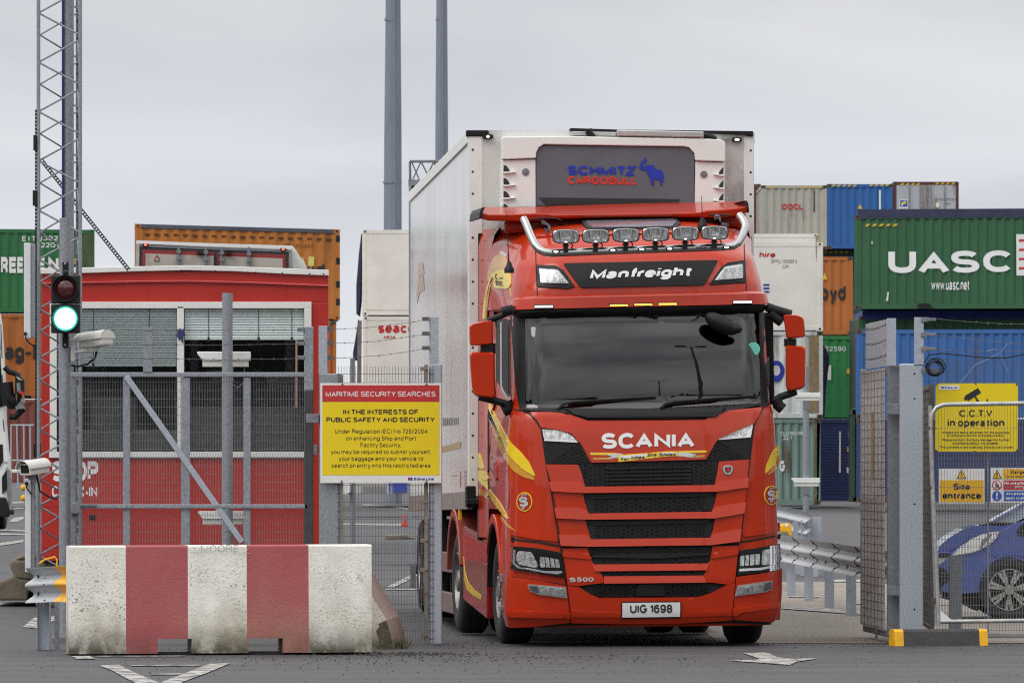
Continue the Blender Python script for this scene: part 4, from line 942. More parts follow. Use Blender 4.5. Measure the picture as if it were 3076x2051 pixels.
# --- driver behind the glass
drv = thing("person", T(-.55, 1.6, 2.1), "person in dark jacket driving, seen dimly behind the windscreen with hands on the wheel", "person")
m_skin = M("skin", (0.46, 0.27, 0.19), 0.55, 0, 0.06, 10)
m_jacket = M("navy_work_jacket", (0.02, 0.025, 0.045), 0.8, 0, 0.2, 12)
m_hair = M("short_brown_hair", (0.03, 0.02, 0.014), 0.7, 0, 0.3, 30)
def skin(name, verts, edges, mat, par, sub=2):
    me = bpy.data.meshes.new(name); off = OFF[par.name]
    me.from_pydata([Vector(v[0]) - off for v in verts], edges, [])
    o = bpy.data.objects.new(name, me); C.objects.link(o); o.parent = par; OFF[o.name] = off
    md = o.modifiers.new("skin", 'SKIN'); md.use_smooth_shade = True
    for i, v in enumerate(verts):
        r = v[1] if isinstance(v[1], tuple) else (v[1], v[1]); me.skin_vertices[0].data[i].radius = r
    me.skin_vertices[0].data[0].use_root = True
    o.modifiers.new("sub", 'SUBSURF').render_levels = sub
    me.materials.append(mat)
    return o
D = lambda x, y, z: T(-.55 + x, y, z)
hand_pts = []
bv = [(D(0, 1.7, 2.12), .15), (D(0, 1.74, 2.35), (.16, .11)), (D(0, 1.74, 2.55), (.17, .11)), (D(0, 1.72, 2.66), .06), (D(0, 1.69, 2.74), (.072, .085)), (D(0, 1.67, 2.83), (.078, .095)), (D(0, 1.69, 2.90), (.06, .075)),
      (D(-.18, 1.72, 2.58), .06), (D(-.29, 1.55, 2.38), .045), (D(-.20, 1.22, 2.36), .032), (D(-.19, 1.10, 2.38), .028), (D(.18, 1.72, 2.58), .06), (D(.29, 1.55, 2.38), .045), (D(.20, 1.22, 2.36), .032), (D(.19, 1.10, 2.38), .028),
      (D(0, 1.56, 2.79), .014), (D(0, 1.545, 2.775), .01)]
be_ = [(0, 1), (1, 2), (2, 3), (3, 4), (4, 5), (5, 6), (2, 7), (7, 8), (8, 9), (9, 10), (2, 11), (11, 12), (12, 13), (13, 14), (4, 15), (15, 16)]
for base, sx in ((10, -1), (14, 1)):
    b0 = bv[base][0]
    for k, ln in enumerate((.055, .065, .06, .045)):
        i0 = len(bv); q = b0 + EX * (sx * .012) + Vector((0, 0, .03 - k * .02)) - EY * .045
        bv += [(q, .009), (q - EY * .03 + EX * (-sx * .01), .0085), (q - EY * .035 + EX * (-sx * ln * .8) + Vector((0, 0, -.004)), .0075)]; be_ += [(base, i0), (i0, i0 + 1), (i0 + 1, i0 + 2)]
    i0 = len(bv); q = b0 + Vector((0, 0, .035)) + EX * (-sx * .02); bv += [(q, .011), (q - EY * .03 + EX * (-sx * .02), .009)]; be_ += [(base, i0), (i0, i0 + 1)]
skin("body", bv, be_, m_skin, drv)
skin("jacket", [(D(0, 1.7, 2.10), .17), (D(0, 1.74, 2.35), (.185, .13)), (D(0, 1.74, 2.55), (.19, .13)), (D(0, 1.73, 2.63), .085), (D(-.19, 1.72, 2.58), .08), (D(-.30, 1.55, 2.38), .062), (D(-.21, 1.25, 2.36), .045), (D(.19, 1.72, 2.58), .08), (D(.30, 1.55, 2.38), .062), (D(.21, 1.25, 2.36), .045)], [(0, 1), (1, 2), (2, 3), (2, 4), (4, 5), (5, 6), (2, 7), (7, 8), (8, 9)], m_jacket, drv)
mb = MB(); mb.ball(D(0, 1.71, 2.87), (.088, .10, .085), 10); mb.build("hair", m_hair, drv, smooth=60)
mb = MB()
for s in (-1, 1): mb.ball(D(s * .032, 1.575, 2.825), (.011, .008, .008), 6)
mb.bx(-.028, .028, 1.566, 1.572, 2.735, 2.742, f=D); mb.build("eyes_and_mouth", m_ltr_k, drv)
# ================================================================== refrigerated trailer behind the tractor
za = lambda u, v: (1100 + u * .2551, 360 + v * .2551)
zb = lambda u, v: (1700 + u * .2551, 360 + v * .2551)
RO = P(1410, 1497, 72)
RA = 0.0542
RX = Vector((math.cos(RA), math.sin(RA), 0)); RY = Vector((-math.sin(RA), math.cos(RA), -.0066)).normalized()
RW, RL, RH = 2.655, 13.4, P(1410, 398, 72).z - P(1410, 1497, 72).z
def TR(x, y, z): return RO + RX * x + RY * y + Vector((0, 0, z))
trl = thing("refrigerated_trailer", RO, "tall white refrigerated trailer with grey cooling unit coupled behind the red cab", "trailer")
m_trl = M("trailer_side_white", (0.56, 0.545, 0.53), 0.16, 0, 0.06, 1.2, stretch=(1, .4, 1), col2=(0.36, 0.32, 0.29), thr=(0.45, 0.85), scale2=.9, stretch2=(1, 1.5, .35), rvar=0.06, spec=0.6)
m_trf = M("trailer_front_white", (0.68, 0.685, 0.65), 0.4, 0, 0.05, 2.0, col2=(0.20, 0.17, 0.15), thr=(0.55, 0.80), scale2=2.6, stretch2=(1, 1, .5))
m_fridge = M("cooling_unit_white", (0.755, 0.775, 0.745), 0.4, 0, 0.04, 2.0, col2=(0.45, 0.40, 0.35), thr=(0.62, 0.9), scale2=3)
m_fgrey = M("cooling_unit_grey", (0.105, 0.115, 0.135), 0.45, 0, 0.08, 3)
m_alu = M("worn_aluminium", (0.48, 0.48, 0.46), 0.4, 0.5, 0.15, 8)
body = MB(); body.bx(0, RW, 0, RL, 0, RH, f=TR)
o_tb = body.build("box_body", [m_trl], trl)
castR = caster(body)
RP = dict(parent=trl, cast=castR, step=400)
part("bulkhead", m_trf, [[(1437, 392), (2240, 397), (2240, 1000), (1437, 1000)]], .012, **RP)
mb = MB()                                                    # corner extrusions, roof edge, lower side rail
mb.bx(-.012, .125, -.022, .10, 0.02, RH - .03, f=TR); mb.bx(RW - .085, RW + .012, -.022, .10, .02, RH - .03, f=TR)
mb.build("corner_post", m_white, trl, bevel=.01)
mb = MB()
for s, x in ((0, .03), (1, RW - .02)):
    z = .18
    while z < RH - .1:
        mb.lathe([(.001, -.0), (.011, .001), (.011, .02)], TR(x, -.026, z), RY, 8); z += .205
mb.build("rivets", m_ltr_k, trl)
mb = MB(); mb.bx(-.02, .02, 0, RL, RH - .10, RH + .012, f=TR); mb.bx(RW - .02, RW + .02, 0, RL, RH - .10, RH + .012, f=TR); mb.bx(0.02, RW - .02, -.005, .05, RH - .02, RH + .01, f=TR); mb.build("roof_rail", m_white, trl, bevel=.008)
mb = MB(); mb.bx(-.025, .03, .02, RL, -.10, .07, f=TR); mb.bx(RW - .03, RW + .025, .02, RL, -.10, .07, f=TR); mb.build("side_rail", M("grimy_side_rail", (0.22, 0.19, 0.17), .5, 0, .2, 4), trl, bevel=.006)
mb = MB(); mb.bx(-.03, .26, -.05, .12, -.06, .0, f=TR); mb.bx(-.03, .06, -.03, .25, -.08, .12, f=TR); mb.bx(-.032, .18, -.035, .06, RH - .04, RH + .02, f=TR); mb.build("corner_bumper", m_black, trl, bevel=.012)
mb = MB(); mb.prism([TR((px - 1410) / 321.5, -.05, (1497 - py) / 321.5) for px, py in ((1713, 385), (1850, 389), (2264, 393), (2264, 409), (2242, 404), (1990, 398), (1850, 398), (1713, 396))], RY * .25); mb.build("gutter", m_black, trl, bevel=.004)
FY = -.16
def TF(px, py, y): return TR((px - 1410) / 321.5 + .0, y, (1497 - py) / 321.5)
def fprism(mb, pts, y0, d): mb.prism([TF(p[0], p[1], y0) for p in pts], RY * d)
fr = MB()
out = Q(za, [(1582, 225), (1600, 212), (2352, 202)]) + Q(zb, [(1790, 232), (1840, 248), (1868, 268), (1862, 980)]) + Q(za, [(1570, 1040)])
fprism(fr, out, FY + .06, .12)
hood = Q(za, [(1584, 228), (1602, 212), (2352, 202)]) + Q(zb, [(1790, 232), (1838, 250), (1868, 272), (1868, 498), (1512, 486), (1500, 400), (1440, 335), (1380, 322), (0, 305)]) + Q(za, [(2080, 300), (2020, 340), (1992, 400), (1988, 462), (1584, 478)])
o_f = fr.build("cooling_unit", m_fridge, trl, bevel=.012)
mb = MB(); fprism(mb, hood, FY - .03, .09); mb.build("hood", m_fridge, o_f, bevel=.012)
for pts in (Q(za, [(1588, 486), (1986, 474), (1990, 1040), (1578, 1040), (1578, 1010), (1588, 980)]), Q(zb, [(1514, 494), (1866, 506), (1860, 985), (1506, 985)])):
    mb = MB(); fprism(mb, pts, FY, .06); mb.build("side_cover", m_fridge, o_f, bevel=.01)
mb = MB()
for k in range(4):
    y = 540 + 152 * k
    fprism(mb, Q(za, [(1608, y), (1640, y + 12), (1668, y + 45), (1684, y + 84), (1606, y + 84)]), FY - .006, .03)
    y = 562 + 154 * k
    if k < 3: fprism(mb, Q(zb, [(1846, y), (1825, y + 18), (1800, y + 52), (1788, y + 86), (1843, y + 86)]), FY - .006, .03)
mb.build("vent_opening", m_ltr_k, o_f)
mb = MB()
for k in range(4):
    y = 540 + 152 * k
    fprism(mb, Q(za, [(1598, y + 84), (1750, y + 80), (1750, y + 86), (1660, y + 100), (1602, y + 104)]), FY - .03, .04)
    y = 562 + 154 * k
    if k < 3: fprism(mb, Q(zb, [(1856, y + 86), (1730, y + 84), (1730, y + 88), (1810, y + 104), (1852, y + 108)]), FY - .03, .04)
mb.build("vent_lip", m_fridge, o_f, bevel=.006)
mb = MB()
for q in (za(1868, 624), zb(1616, 648)):
    mb.lathe([(.001, -.012), (.012, -.012), (.014, -.004), (.034, -.004), (.036, .006)], TF(*q, FY - .002), RY, 14)
mb.build("lock_button", m_galv2, o_f)
panel = Q(za, [(1994, 1020), (1994, 420), (2016, 360), (2060, 325), (2100, 315), (2352, 308)]) + Q(zb, [(0, 312), (1400, 330), (1470, 362), (1500, 420), (1503, 560), (1496, 990)])
mb = MB(); fprism(mb, panel, FY - .004, .08); o_p = mb.build("grey_grille_panel", m_fgrey, o_f, bevel=.012)
mb = MB(); fprism(mb, Q(zb, [(-330, 925), (0, 925), (1330, 938), (1330, 946), (1270, 985), (900, 1000), (0, 1010), (-260, 1000)]), FY - .012, .02); mb.build("air_intake", m_ltr_k, o_p)
def ltr_panel(name, mat, items):
    mb = MB()
    for s, x0, y0, x1, y1, dy, b, sh in items: letters(mb, s, lambda u, v: TF(x0 + (x1 - x0) * u, y1 + (y0 - y1) * v + dy * u, FY - .010), b, sh)
    return mb.build(name, mat, o_p, fixn=False)
m_lblue = M("royal_blue_letters", (0.014, 0.030, 0.36), .4, 0, .08, 5); m_lred = M("signal_red_letters", (0.60, 0.03, 0.015), .4, 0, .08, 5)
ltr_panel("maker_lettering", m_lblue, [("SCHMITZ",) + zb(10, 545) + zb(826, 658) + (2, .05, 0)])
ltr_panel("maker_lettering", m_lred, [("CARGOBULL",) + zb(10, 672) + zb(822, 764) + (2, .045, 0)])
ele = [(905, 462), (925, 456), (938, 468), (936, 490), (915, 510), (895, 540), (895, 562), (905, 568), (925, 545), (950, 535), (1030, 545), (1028, 572), (1040, 588), (1080, 590), (1115, 605), (1138, 640), (1142, 700), (1134, 725), (1120, 740), (1122, 775), (1098, 775), (1098, 730), (1085, 715), (1060, 705), (1025, 708), (1020, 740), (1025, 775), (998, 775), (985, 720), (975, 680), (960, 650), (945, 640), (945, 610), (925, 605), (900, 598), (875, 590), (850, 570), (845, 552), (862, 570), (868, 560), (866, 525), (880, 500), (905, 482), (912, 470)]
mb = MB(); fprism(mb, Q(zb, ele), FY - .012, .01); mb.build("elephant_emblem", m_lblue, o_p)
mb = MB(); fprism(mb, Q(zb, [(590, 126), (1612, 146), (1614, 216), (590, 200)]), -.20, .14); mb.build("top_duct", m_alu, o_f, bevel=.01)
mb = MB(); mb.tube([TF(*zb(x, y), -.16) for x, y in ((1616, 190), (1680, 200), (1740, 225), (1750, 250))], .03, 8); mb.tube([TF(*zb(x, y), -.15) for x, y in ((255, 115), (265, 165), (290, 190), (310, 215))], .035, 8); mb.build("hose", m_black, o_f, smooth=50)
mb = MB(); fprism(mb, Q(zb, [(60, 142), (585, 150), (585, 196), (60, 190)]), -.12, .08); mb.build("grimy_plate", m_alu, o_f, bevel=.006)
for (c, hw) in ((za(1430, 202), 62), (zb(2018, 232), 58)):
    mb = MB(); fprism(mb, [(c[0] + p[0] * .2551, c[1] + p[1] * .2551) for p in rnd([(-hw, -26), (hw, -26), (hw, 26), (-hw, 26)], 24, 4)], -.06, .05); h = mb.build("marker_lamp", m_black, trl)
    mb = MB(); fprism(mb, [(c[0] + p[0] * .2551, c[1] + p[1] * .2551) for p in disc_px(0, 0, 18 if hw > 60 else 28, 15)], -.068, .01); mb.build("lit_led", m_lamp_w, h)
mb = MB(); fprism(mb, Q(zb, [(1815, 240), (1965, 205), (1968, 215), (1830, 268)]), -.05, .02); mb.build("lamp_bracket", m_galv2, trl)
# faint markings and a painted reflection on the long side
m_ghost = M("weathered_grey_vinyl", (0.33, 0.31, 0.30), .4, 0, .3, 20); m_ghosty = M("weathered_ochre_vinyl", (0.42, 0.30, 0.16), .4, 0, .15, 8)
def sprism(mb, pts, off=.004):
    vs = []
    for px, py in pts:
        p, n = castR(px, py); vs.append(TR(-off, (p - RO).dot(RY), p.z - RO.z - (p - RO).dot(RY) * RY.z))
    mb.add(vs, [list(range(len(vs)))])
mb = MB(); sprism(mb, Q(z5, [(288, 205), (414, 170), (414, 212), (288, 243)])); sprism(mb, Q(z5, [(355, 396), (385, 394), (385, 402), (355, 404)])); sprism(mb, Q(z5, [(408, 370), (414, 368), (414, 475), (408, 476)])); mb.build("side_marking", m_ghosty, trl, fixn=False)
mb = MB()
for s, q0, q1 in (("transport", (290, 20), (398, 70)),): pass
for k in range(9): x = 292 + k * 12; sprism(mb, Q(z5, [(x, 10 + random.randint(0, 10)), (x + 8, 8), (x + 8, 62 - k * 1.2), (x, 66 - k)]))
for k in range(4): sprism(mb, Q(z5, [(436, 366 + k * 26), (450, 364 + k * 26), (450, 380 + k * 26), (436, 384 + k * 26)]))
mb.build("side_marking", m_ghost, trl, fixn=False)
m_or = M("orange_reflection_tint", (0.47, 0.37, 0.29), .4, 0, .1, 8)  # flat tint standing in for an orange reflection in the side
mb = MB(); sprism(mb, Q(z4, [(150, 235), (165, 225), (185, 235), (196, 320), (150, 355), (142, 330)])); sprism(mb, Q(z4, [(145, 370), (190, 335), (196, 450), (160, 470), (140, 560), (136, 480)])); mb.build("side_reflection", m_or, trl, fixn=False)
# underside
mb = MB(); mb.bx(.75, .9, .5, RL, -.38, -.05, f=TR); mb.bx(RW - .9, RW - .75, .5, RL, -.38, -.05, f=TR)
for y in (3.6, 5.2, 6.8, 8.2): mb.bx(.1, RW - .1, y, y + .08, -.16, -.03, f=TR)
mb.bx(.5, RW - .5, 1.0, 2.0, -.28, -.06, f=TR); mb.bx(.35, RW - .35, 5.6, 7.6, -1.0, -.2, f=TR); mb.build("chassis_frame", m_blackm, trl)
mb = MB()
for x in (.45, RW - .45): mb.bx(x - .06, x + .06, 2.9, 3.05, -1.02, -.1, f=TR); mb.bx(x - .14, x + .14, 2.85, 3.1, -1.05, -1.0, f=TR)
mb.build("landing_leg", m_blackm, trl)
m_grd = M("grimy_guard_rail", (0.17, 0.115, 0.10), .55, 0, .2, 4)
mb = MB()
for s in (0, 1):
    x = .04 if s == 0 else RW - .04
    for z in (-.62, -1.02): mb.bx(x - .03, x + .03, 3.4, 8.4, z - .10, z + .10, f=TR)
mb.build("side_guard", m_grd, trl, bevel=.01)
mb = MB()
for y in (3.7, 5.9, 8.1): mb.bx(.1, .16, y, y + .1, -1.1, -.05, f=TR); mb.bx(RW - .16, RW - .1, y, y + .1, -1.1, -.05, f=TR)
mb.build("guard_bracket", m_blackm, trl)
mb = MB()
for y in (1.5, 2.6): mb.bx(-.03, .0, y, y + .1, -.2, -.1, f=TR)
mb.build("side_reflector", m_yelp, trl)
for y in (8.9, 10.2, 11.5):
    for s in (-1, 1):
        c = TR(.02 if s < 0 else RW - .02, y, 0); c.z = .50 + gz(c.y); w_ = wheel(trl, c, RX * s, .50, .36)
mb = MB(); mb.bx(0, .05, RL - .2, RL + .05, -.95, -.7, f=TR); mb.bx(0, RW, RL - .05, RL + .05, -.8, -.68, f=TR); mb.bx(.0, .10, RL, RL + .03, -.1, RH, f=TR); mb.bx(RW - .1, RW, RL, RL + .03, -.1, RH, f=TR); mb.build("rear_frame", m_galv2, trl)
for y in (8.9, 10.2, 11.5):
    mb = MB(); mb.bx(.0, .40, y - .02, y + .02, -.32, -.28, f=TR); mb.build("axle_bracket", m_blackm, trl)
# ================================================================== ground
def ground_mat():
    m = bpy.data.materials.new("asphalt_and_yard"); m.use_nodes = True
    n, l = m.node_tree.nodes, m.node_tree.links; b = n["Principled BSDF"]
    tc = n.new("ShaderNodeTexCoord"); sep = n.new("ShaderNodeSeparateXYZ"); l.new(tc.outputs['Object'], sep.inputs[0])
    def noise(sc, st=(1, 1, 1), d=6, r=.6):
        mp = n.new("ShaderNodeMapping"); mp.inputs['Scale'].default_value = st; z = n.new("ShaderNodeTexNoise")
        z.inputs['Scale'].default_value = sc; z.inputs['Detail'].default_value = d; z.inputs['Roughness'].default_value = r
        l.new(tc.outputs['Object'], mp.inputs[0]); l.new(mp.outputs[0], z.inputs['Vector']); return z.outputs['Fac']
    def ramp(f, *els):
        r = n.new("ShaderNodeValToRGB"); e = r.color_ramp.elements
        for i, (p, c) in enumerate(els):
            q = e[i] if i < 2 else e.new(p)
            q.position = p; q.color = tuple(c) + (1,) if len(c) == 3 else c
        l.new(f, r.inputs[0]); return r.outputs[0]
    def mix(f, a, c, bl='MIX'):
        x = n.new("ShaderNodeMix"); x.data_type = 'RGBA'; x.blend_type = bl
        if isinstance(f, (int, float)): x.inputs[0].default_value = f
        else: l.new(f, x.inputs[0])
        for s, v in ((6, a), (7, c)):
            if isinstance(v, tuple): x.inputs[s].default_value = v + (1,)
            else: l.new(v, x.inputs[s])
        return x.outputs[2]
    def math_(op, a, c=None):
        x = n.new("ShaderNodeMath"); x.operation = op
        for i, v in enumerate((a, c)):
            if v is None: continue
            if isinstance(v, (int, float)): x.inputs[i].default_value = v
            else: l.new(v, x.inputs[i])
        return x.outputs[0]
    yw = math_('ADD', sep.outputs['Y'], math_('MULTIPLY', math_('SUBTRACT', noise(.35), .5), 1.2))
    speck = noise(90, d=3); patch = noise(.5, (1, .25, 1)); fine = noise(14)
    dark = ramp(speck, (.28, (.014, .014, .015)), (.72, (.082, .081, .086)))
    dark = mix(.8, dark, ramp(patch, (.3, (.62, .62, .64)), (.7, (1.35, 1.33, 1.36))), 'MULTIPLY')
    dark = mix(.5, dark, ramp(fine, (.3, (.75, .75, .75)), (.7, (1.25, 1.25, 1.25))), 'MULTIPLY')
    dark = mix(.75, dark, ramp(noise(1.1, (.18, 1.6, 1)), (.32, (.52, .52, .53)), (.68, (1.32, 1.30, 1.30))), 'MULTIPLY')
    dark = mix(.8, dark, ramp(noise(2.6, (.4, 1.3, 1), 8, .7), (.34, (.60, .60, .61)), (.66, (1.28, 1.27, 1.26))), 'MULTIPLY')
    pale = ramp(noise(.8, (1, .12, 1)), (.3, (.225, .213, .20)), (.7, (.35, .335, .32)))
    pale = mix(.6, pale, ramp(noise(30, (1, .5, 1)), (.3, (.75, .75, .75)), (.7, (1.2, 1.2, 1.2))), 'MULTIPLY')
    # bands of the yard by distance: dark approach, pale slab, wet dark strip, pale yard
    def band(a, w): 
        r = n.new("ShaderNodeMapRange"); r.inputs['From Min'].default_value = a; r.inputs['From Max'].default_value = a + w; l.new(yw, r.inputs['Value']); return r.outputs['Result']
    k = mix(band(81.5, .5), dark, pale)
    k = mix(band(118, .8), k, mix(.5, dark, pale)); k = mix(band(139, 1.0), k, pale)
    cur = k
    l.new(cur, b.inputs['Base Color'])
    rr = n.new("ShaderNodeMapRange"); rr.inputs['To Min'].default_value = .45; rr.inputs['To Max'].default_value = .9; l.new(patch, rr.inputs['Value']); l.new(rr.outputs[0], b.inputs['Roughness'])
    bp = n.new("ShaderNodeBump"); bp.inputs['Strength'].default_value = .5; bp.inputs['Distance'].default_value = .006; l.new(speck, bp.inputs['Height']); l.new(bp.outputs[0], b.inputs['Normal'])
    return m
def ground_sheet(name, xs, ys, mat, lift, label, cat):
    mb = MB(); vs = [(x, y, gz(y) + lift) for y in ys for x in xs]; k = len(xs)
    mb.add(vs, [(j * k + i, j * k + i + 1, (j + 1) * k + i + 1, (j + 1) * k + i) for j in range(len(ys) - 1) for i in range(k - 1)])
    o = mb.build(name, mat, fixn=False); return tag(o, label, cat, kind='structure')
ground_sheet("ground", [-900, -60, -20, 0, 20, 60, 900], [-200, 0, 40, 60, 76, 80, 84, 88, 92, 100, 110, 120, 130, 140, 150, 180, 240, 400, 2500], ground_mat(), 0, "dark asphalt ground of the port yard reaching to the container stacks", "ground")
m_apron = M("gritty_brown_concrete", (0.215, 0.185, 0.15), .8, 0, .22, 3, stretch=(.4, 3, 1), col2=(0.30, 0.28, 0.26), thr=(.5, .75), scale2=1.2, stretch2=(.35, 2.5, 1), bump=.3, bscale=70)
mb = MB(); ys = [70.75, 72, 74, 76, 78, 80, 84, 88, 92, 100]
vs = []
for y in ys: vs += [(1.9, y, gz(y) + .004), (9, y, gz(y) + .004)]
mb.add(vs, [(2 * i, 2 * i + 1, 2 * i + 3, 2 * i + 2) for i in range(len(ys) - 1)])
tag(mb.build("concrete_apron", m_apron, fixn=False), "gritty brown concrete apron inside the gate on the right", "apron", kind='structure')
m_mark = M("worn_road_paint", (0.42, 0.40, 0.36), .7, 0, .2, 14, col2=(0.075, 0.075, 0.08), thr=(.43, .58), scale2=7, stretch2=(1, .5, 1), bump=.1)
def marking(polys, label, lift=.008):
    mb = MB()
    for pl in polys:
        q = [G(x, y, lift) for x, y in pl]; mb.add(q, [list(range(len(q)))])
    return tag(mb.build("road_marking", m_mark, fixn=False), label, "road marking", kind='structure')
zg = lambda u, v: (200 + u * .42517, 1900 + v * .42517); zh = lambda u, v: (2100 + u * .41497, 1880 + v * .41497)
marking([Q(zg, [(232, 236), (370, 230), (480, 285), (640, 352), (760, 400), (600, 400), (470, 352), (330, 275)]), Q(zg, [(1010, 222), (1160, 218), (1000, 285), (820, 352), (760, 400), (600, 400), (690, 345), (850, 285)])], "worn white V-shaped marking on asphalt in front of the barrier")
marking([Q(zg, [(450, 232), (945, 230), (945, 236), (450, 238)]), Q(zg, [(590, 296), (810, 292), (810, 298), (590, 301)]), Q(zg, [(35, 170), (160, 168), (205, 188), (75, 190)]), Q(zg, [(215, 168), (840, 166), (840, 170), (215, 172)])], "faint worn white paint scraps beside the V-shaped marking")
marking([Q(zh, [(318, 200), (410, 195), (470, 194), (515, 205), (560, 228), (620, 238), (740, 238), (855, 238), (760, 254), (700, 262), (690, 272), (655, 284), (560, 280), (440, 268), (215, 254), (330, 250), (445, 245), (385, 222), (345, 208)])], "white worn arrow painted on asphalt in front of the lorry")
z8 = lambda u, v: (u * .36996, 1380 + v * .36996); z8b = lambda u, v: (980 + u * .3315, 1440 + v * .3315)
marking([Q(z8, [(185, 1362), (285, 1282), (470, 1275), (470, 1300), (350, 1345), (300, 1375)]), Q(z8, [(0, 1168), (290, 1172), (290, 1182), (0, 1180)])], "white painted patch behind the crash rail on the left", .008)
marking([Q(z8b, [(545, 978), (840, 832), (850, 868), (610, 982)])], "diagonal white line on pale slab behind the mesh fence", .010)
marking([Q(z8b, [(540, 995), (850, 996), (850, 1003), (540, 1002)]), Q(z8b, [(150, 400), (690, 405), (690, 420), (150, 412)]), Q(z8b, [(330, 225), (600, 238), (740, 262), (740, 275), (600, 250), (330, 236)])], "thin white level lines across the yard behind the mesh fence", .010)
marking([[(0, 1590), (76, 1592), (76, 1597), (0, 1594)], [(0, 1602), (76, 1604), (76, 1608), (0, 1606)], [(0, 1632), (70, 1622), (70, 1629), (0, 1640)], [(28, 1568), (40, 1556), (72, 1552), (72, 1558), (50, 1568)], [(36, 1508), (72, 1506), (72, 1511), (36, 1512)], [(38, 1525), (72, 1524), (72, 1528), (38, 1529)]], "thin white lines on the yard beside the white lorry", .010)
zc = lambda u, v: (2320 + u * .30618, 1480 + v * .30618)
marking([Q(zc, [(95, 1120), (250, 1122), (560, 1145), (880, 1175), (880, 1205), (560, 1180), (95, 1145)]), Q(zc, [(160, 1020), (460, 1020), (460, 1032), (160, 1030)]), Q(zc, [(560, 860), (900, 858), (900, 880), (560, 880)]), Q(zc, [(770, 1080), (890, 1080), (890, 1095), (770, 1105)])], "pale worn lines crossing the concrete by the right-hand crash rail", .014)
# grit
mb = MB(); rs = random.Random(3)
def grit(n, cx, cy, sx, sy, r0, r1):
    for _ in range(n):
        x, y = rs.gauss(cx, sx), rs.gauss(cy, sy); r = rs.uniform(r0, r1); z = gz(y)
        p = [(x + r * rs.uniform(.6, 1.3) * math.cos(t + rs.random()), y + r * 1.4 * math.sin(t + rs.random()), z + .0005) for t in (0, 1.57, 3.14, 4.71)]
        mb.add(p + [(x, y, z + r * rs.uniform(.5, 1))], [(0, 1, 4), (1, 2, 4), (2, 3, 4), (3, 0, 4)])
grit(420, -.3, 65.4, 1.2, .9, .003, .017); grit(500, -1.5, 64, 1.6, 1.8, .003, .012); grit(300, -.9, 66.6, .35, .3, .005, .022); grit(300, 0, 62, 3, 3, .003, .010); grit(300, 3.6, 70, 1.2, .9, .003, .012); grit(160, -.2, 70, .6, .6, .004, .016)
tag(mb.build("gravel", M("dark_grit", (0.022, 0.021, 0.02), .9, 0, .3, 30), fixn=False), "dark loose grit scattered on asphalt around the barrier foot", "grit", kind='stuff')

# ================================================================== concrete barriers
def barrier_mat(name, col):
    m = M(name, col, .75, 0, .06, 5, bump=.25, bscale=45)
    n, l = m.node_tree.nodes, m.node_tree.links; b = n["Principled BSDF"]
    src = b.inputs['Base Color'].links[0].from_socket
    tc = n.new("ShaderNodeTexCoord"); sep = n.new("ShaderNodeSeparateXYZ"); l.new(tc.outputs['Object'], sep.inputs[0])
    def nz(sc, st, d=8):
        mp = n.new("ShaderNodeMapping"); mp.inputs['Scale'].default_value = st; z = n.new("ShaderNodeTexNoise"); z.inputs['Scale'].default_value = sc; z.inputs['Detail'].default_value = d; z.inputs['Roughness'].default_value = .65
        l.new(tc.outputs['Object'], mp.inputs[0]); l.new(mp.outputs[0], z.inputs['Vector']); return z.outputs['Fac']
    def mr(v, a, c, t0=0, t1=1):
        r = n.new("ShaderNodeMapRange"); r.inputs['From Min'].default_value = a; r.inputs['From Max'].default_value = c; r.inputs['To Min'].default_value = t0; r.inputs['To Max'].default_value = t1; l.new(v, r.inputs['Value']); return r.outputs['Result']
    def mul(a, c, op='MULTIPLY'):
        x = n.new("ShaderNodeMath"); x.operation = op
        for i, v in enumerate((a, c)):
            if isinstance(v, (int, float)): x.inputs[i].default_value = v
            else: l.new(v, x.inputs[i])
        return x.outputs[0]
    def mix(f, a, c):
        x = n.new("ShaderNodeMix"); x.data_type = 'RGBA'; l.new(f, x.inputs[0]); l.new(a, x.inputs[6])
        x.inputs[7].default_value = c + (1,); return x.outputs[2]
    z = sep.outputs['Z']; white = col[1] > .3
    st = mul(mr(nz(2.2, (1, 1, .6)), .40, .66), mr(z, .05, .75, .95, .25))
    c = mix(mul(st, 1.0 if white else .45), src, (.36, .30, .19))
    speck = mul(mr(nz(46, (1, 1, 1.3), 4), .555, .62), mul(mr(nz(1.9, (1, 1, 1.5), 3), .36, .56), mul(mr(z, .92, .60, .15, 1), mr(z, .1, .35, .5, 1))))
    c = mix(mul(speck, .8 if white else .45), c, (.11, .09, .055))
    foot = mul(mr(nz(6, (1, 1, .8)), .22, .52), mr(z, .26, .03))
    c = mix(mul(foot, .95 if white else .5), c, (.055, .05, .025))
    l.new(c, b.inputs['Base Color']); return m
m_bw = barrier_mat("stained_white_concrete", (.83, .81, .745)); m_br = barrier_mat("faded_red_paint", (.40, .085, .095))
A, B_ = P(208, 1970, 66.25), P(1116, 1955, 66.55); A.z, B_.z = .012, .022
bu = (B_ - A).normalized(); bn = Vector((-bu.y, bu.x, 0)); BL_ = (B_ - A).length; BH = P(0, 1640, 66.3).z - .01
def BT(a, c, h): return A + bu * a + bn * c + Vector((0, 0, h))
pxl = lambda px: (px - 208) / 908 * BL_
cuts = [0, pxl(377), pxl(472), pxl(563), pxl(574), pxl(740), pxl(744), pxl(848), pxl(926), BL_]
mb = MB()
zs = [(0.0, -.035), (.14, -.03), (BH - .016, .0), (BH - .005, .004), (BH, .016)]; zr = [(0.0, .485), (.14, .48), (BH - .02, .45), (BH, .43)]
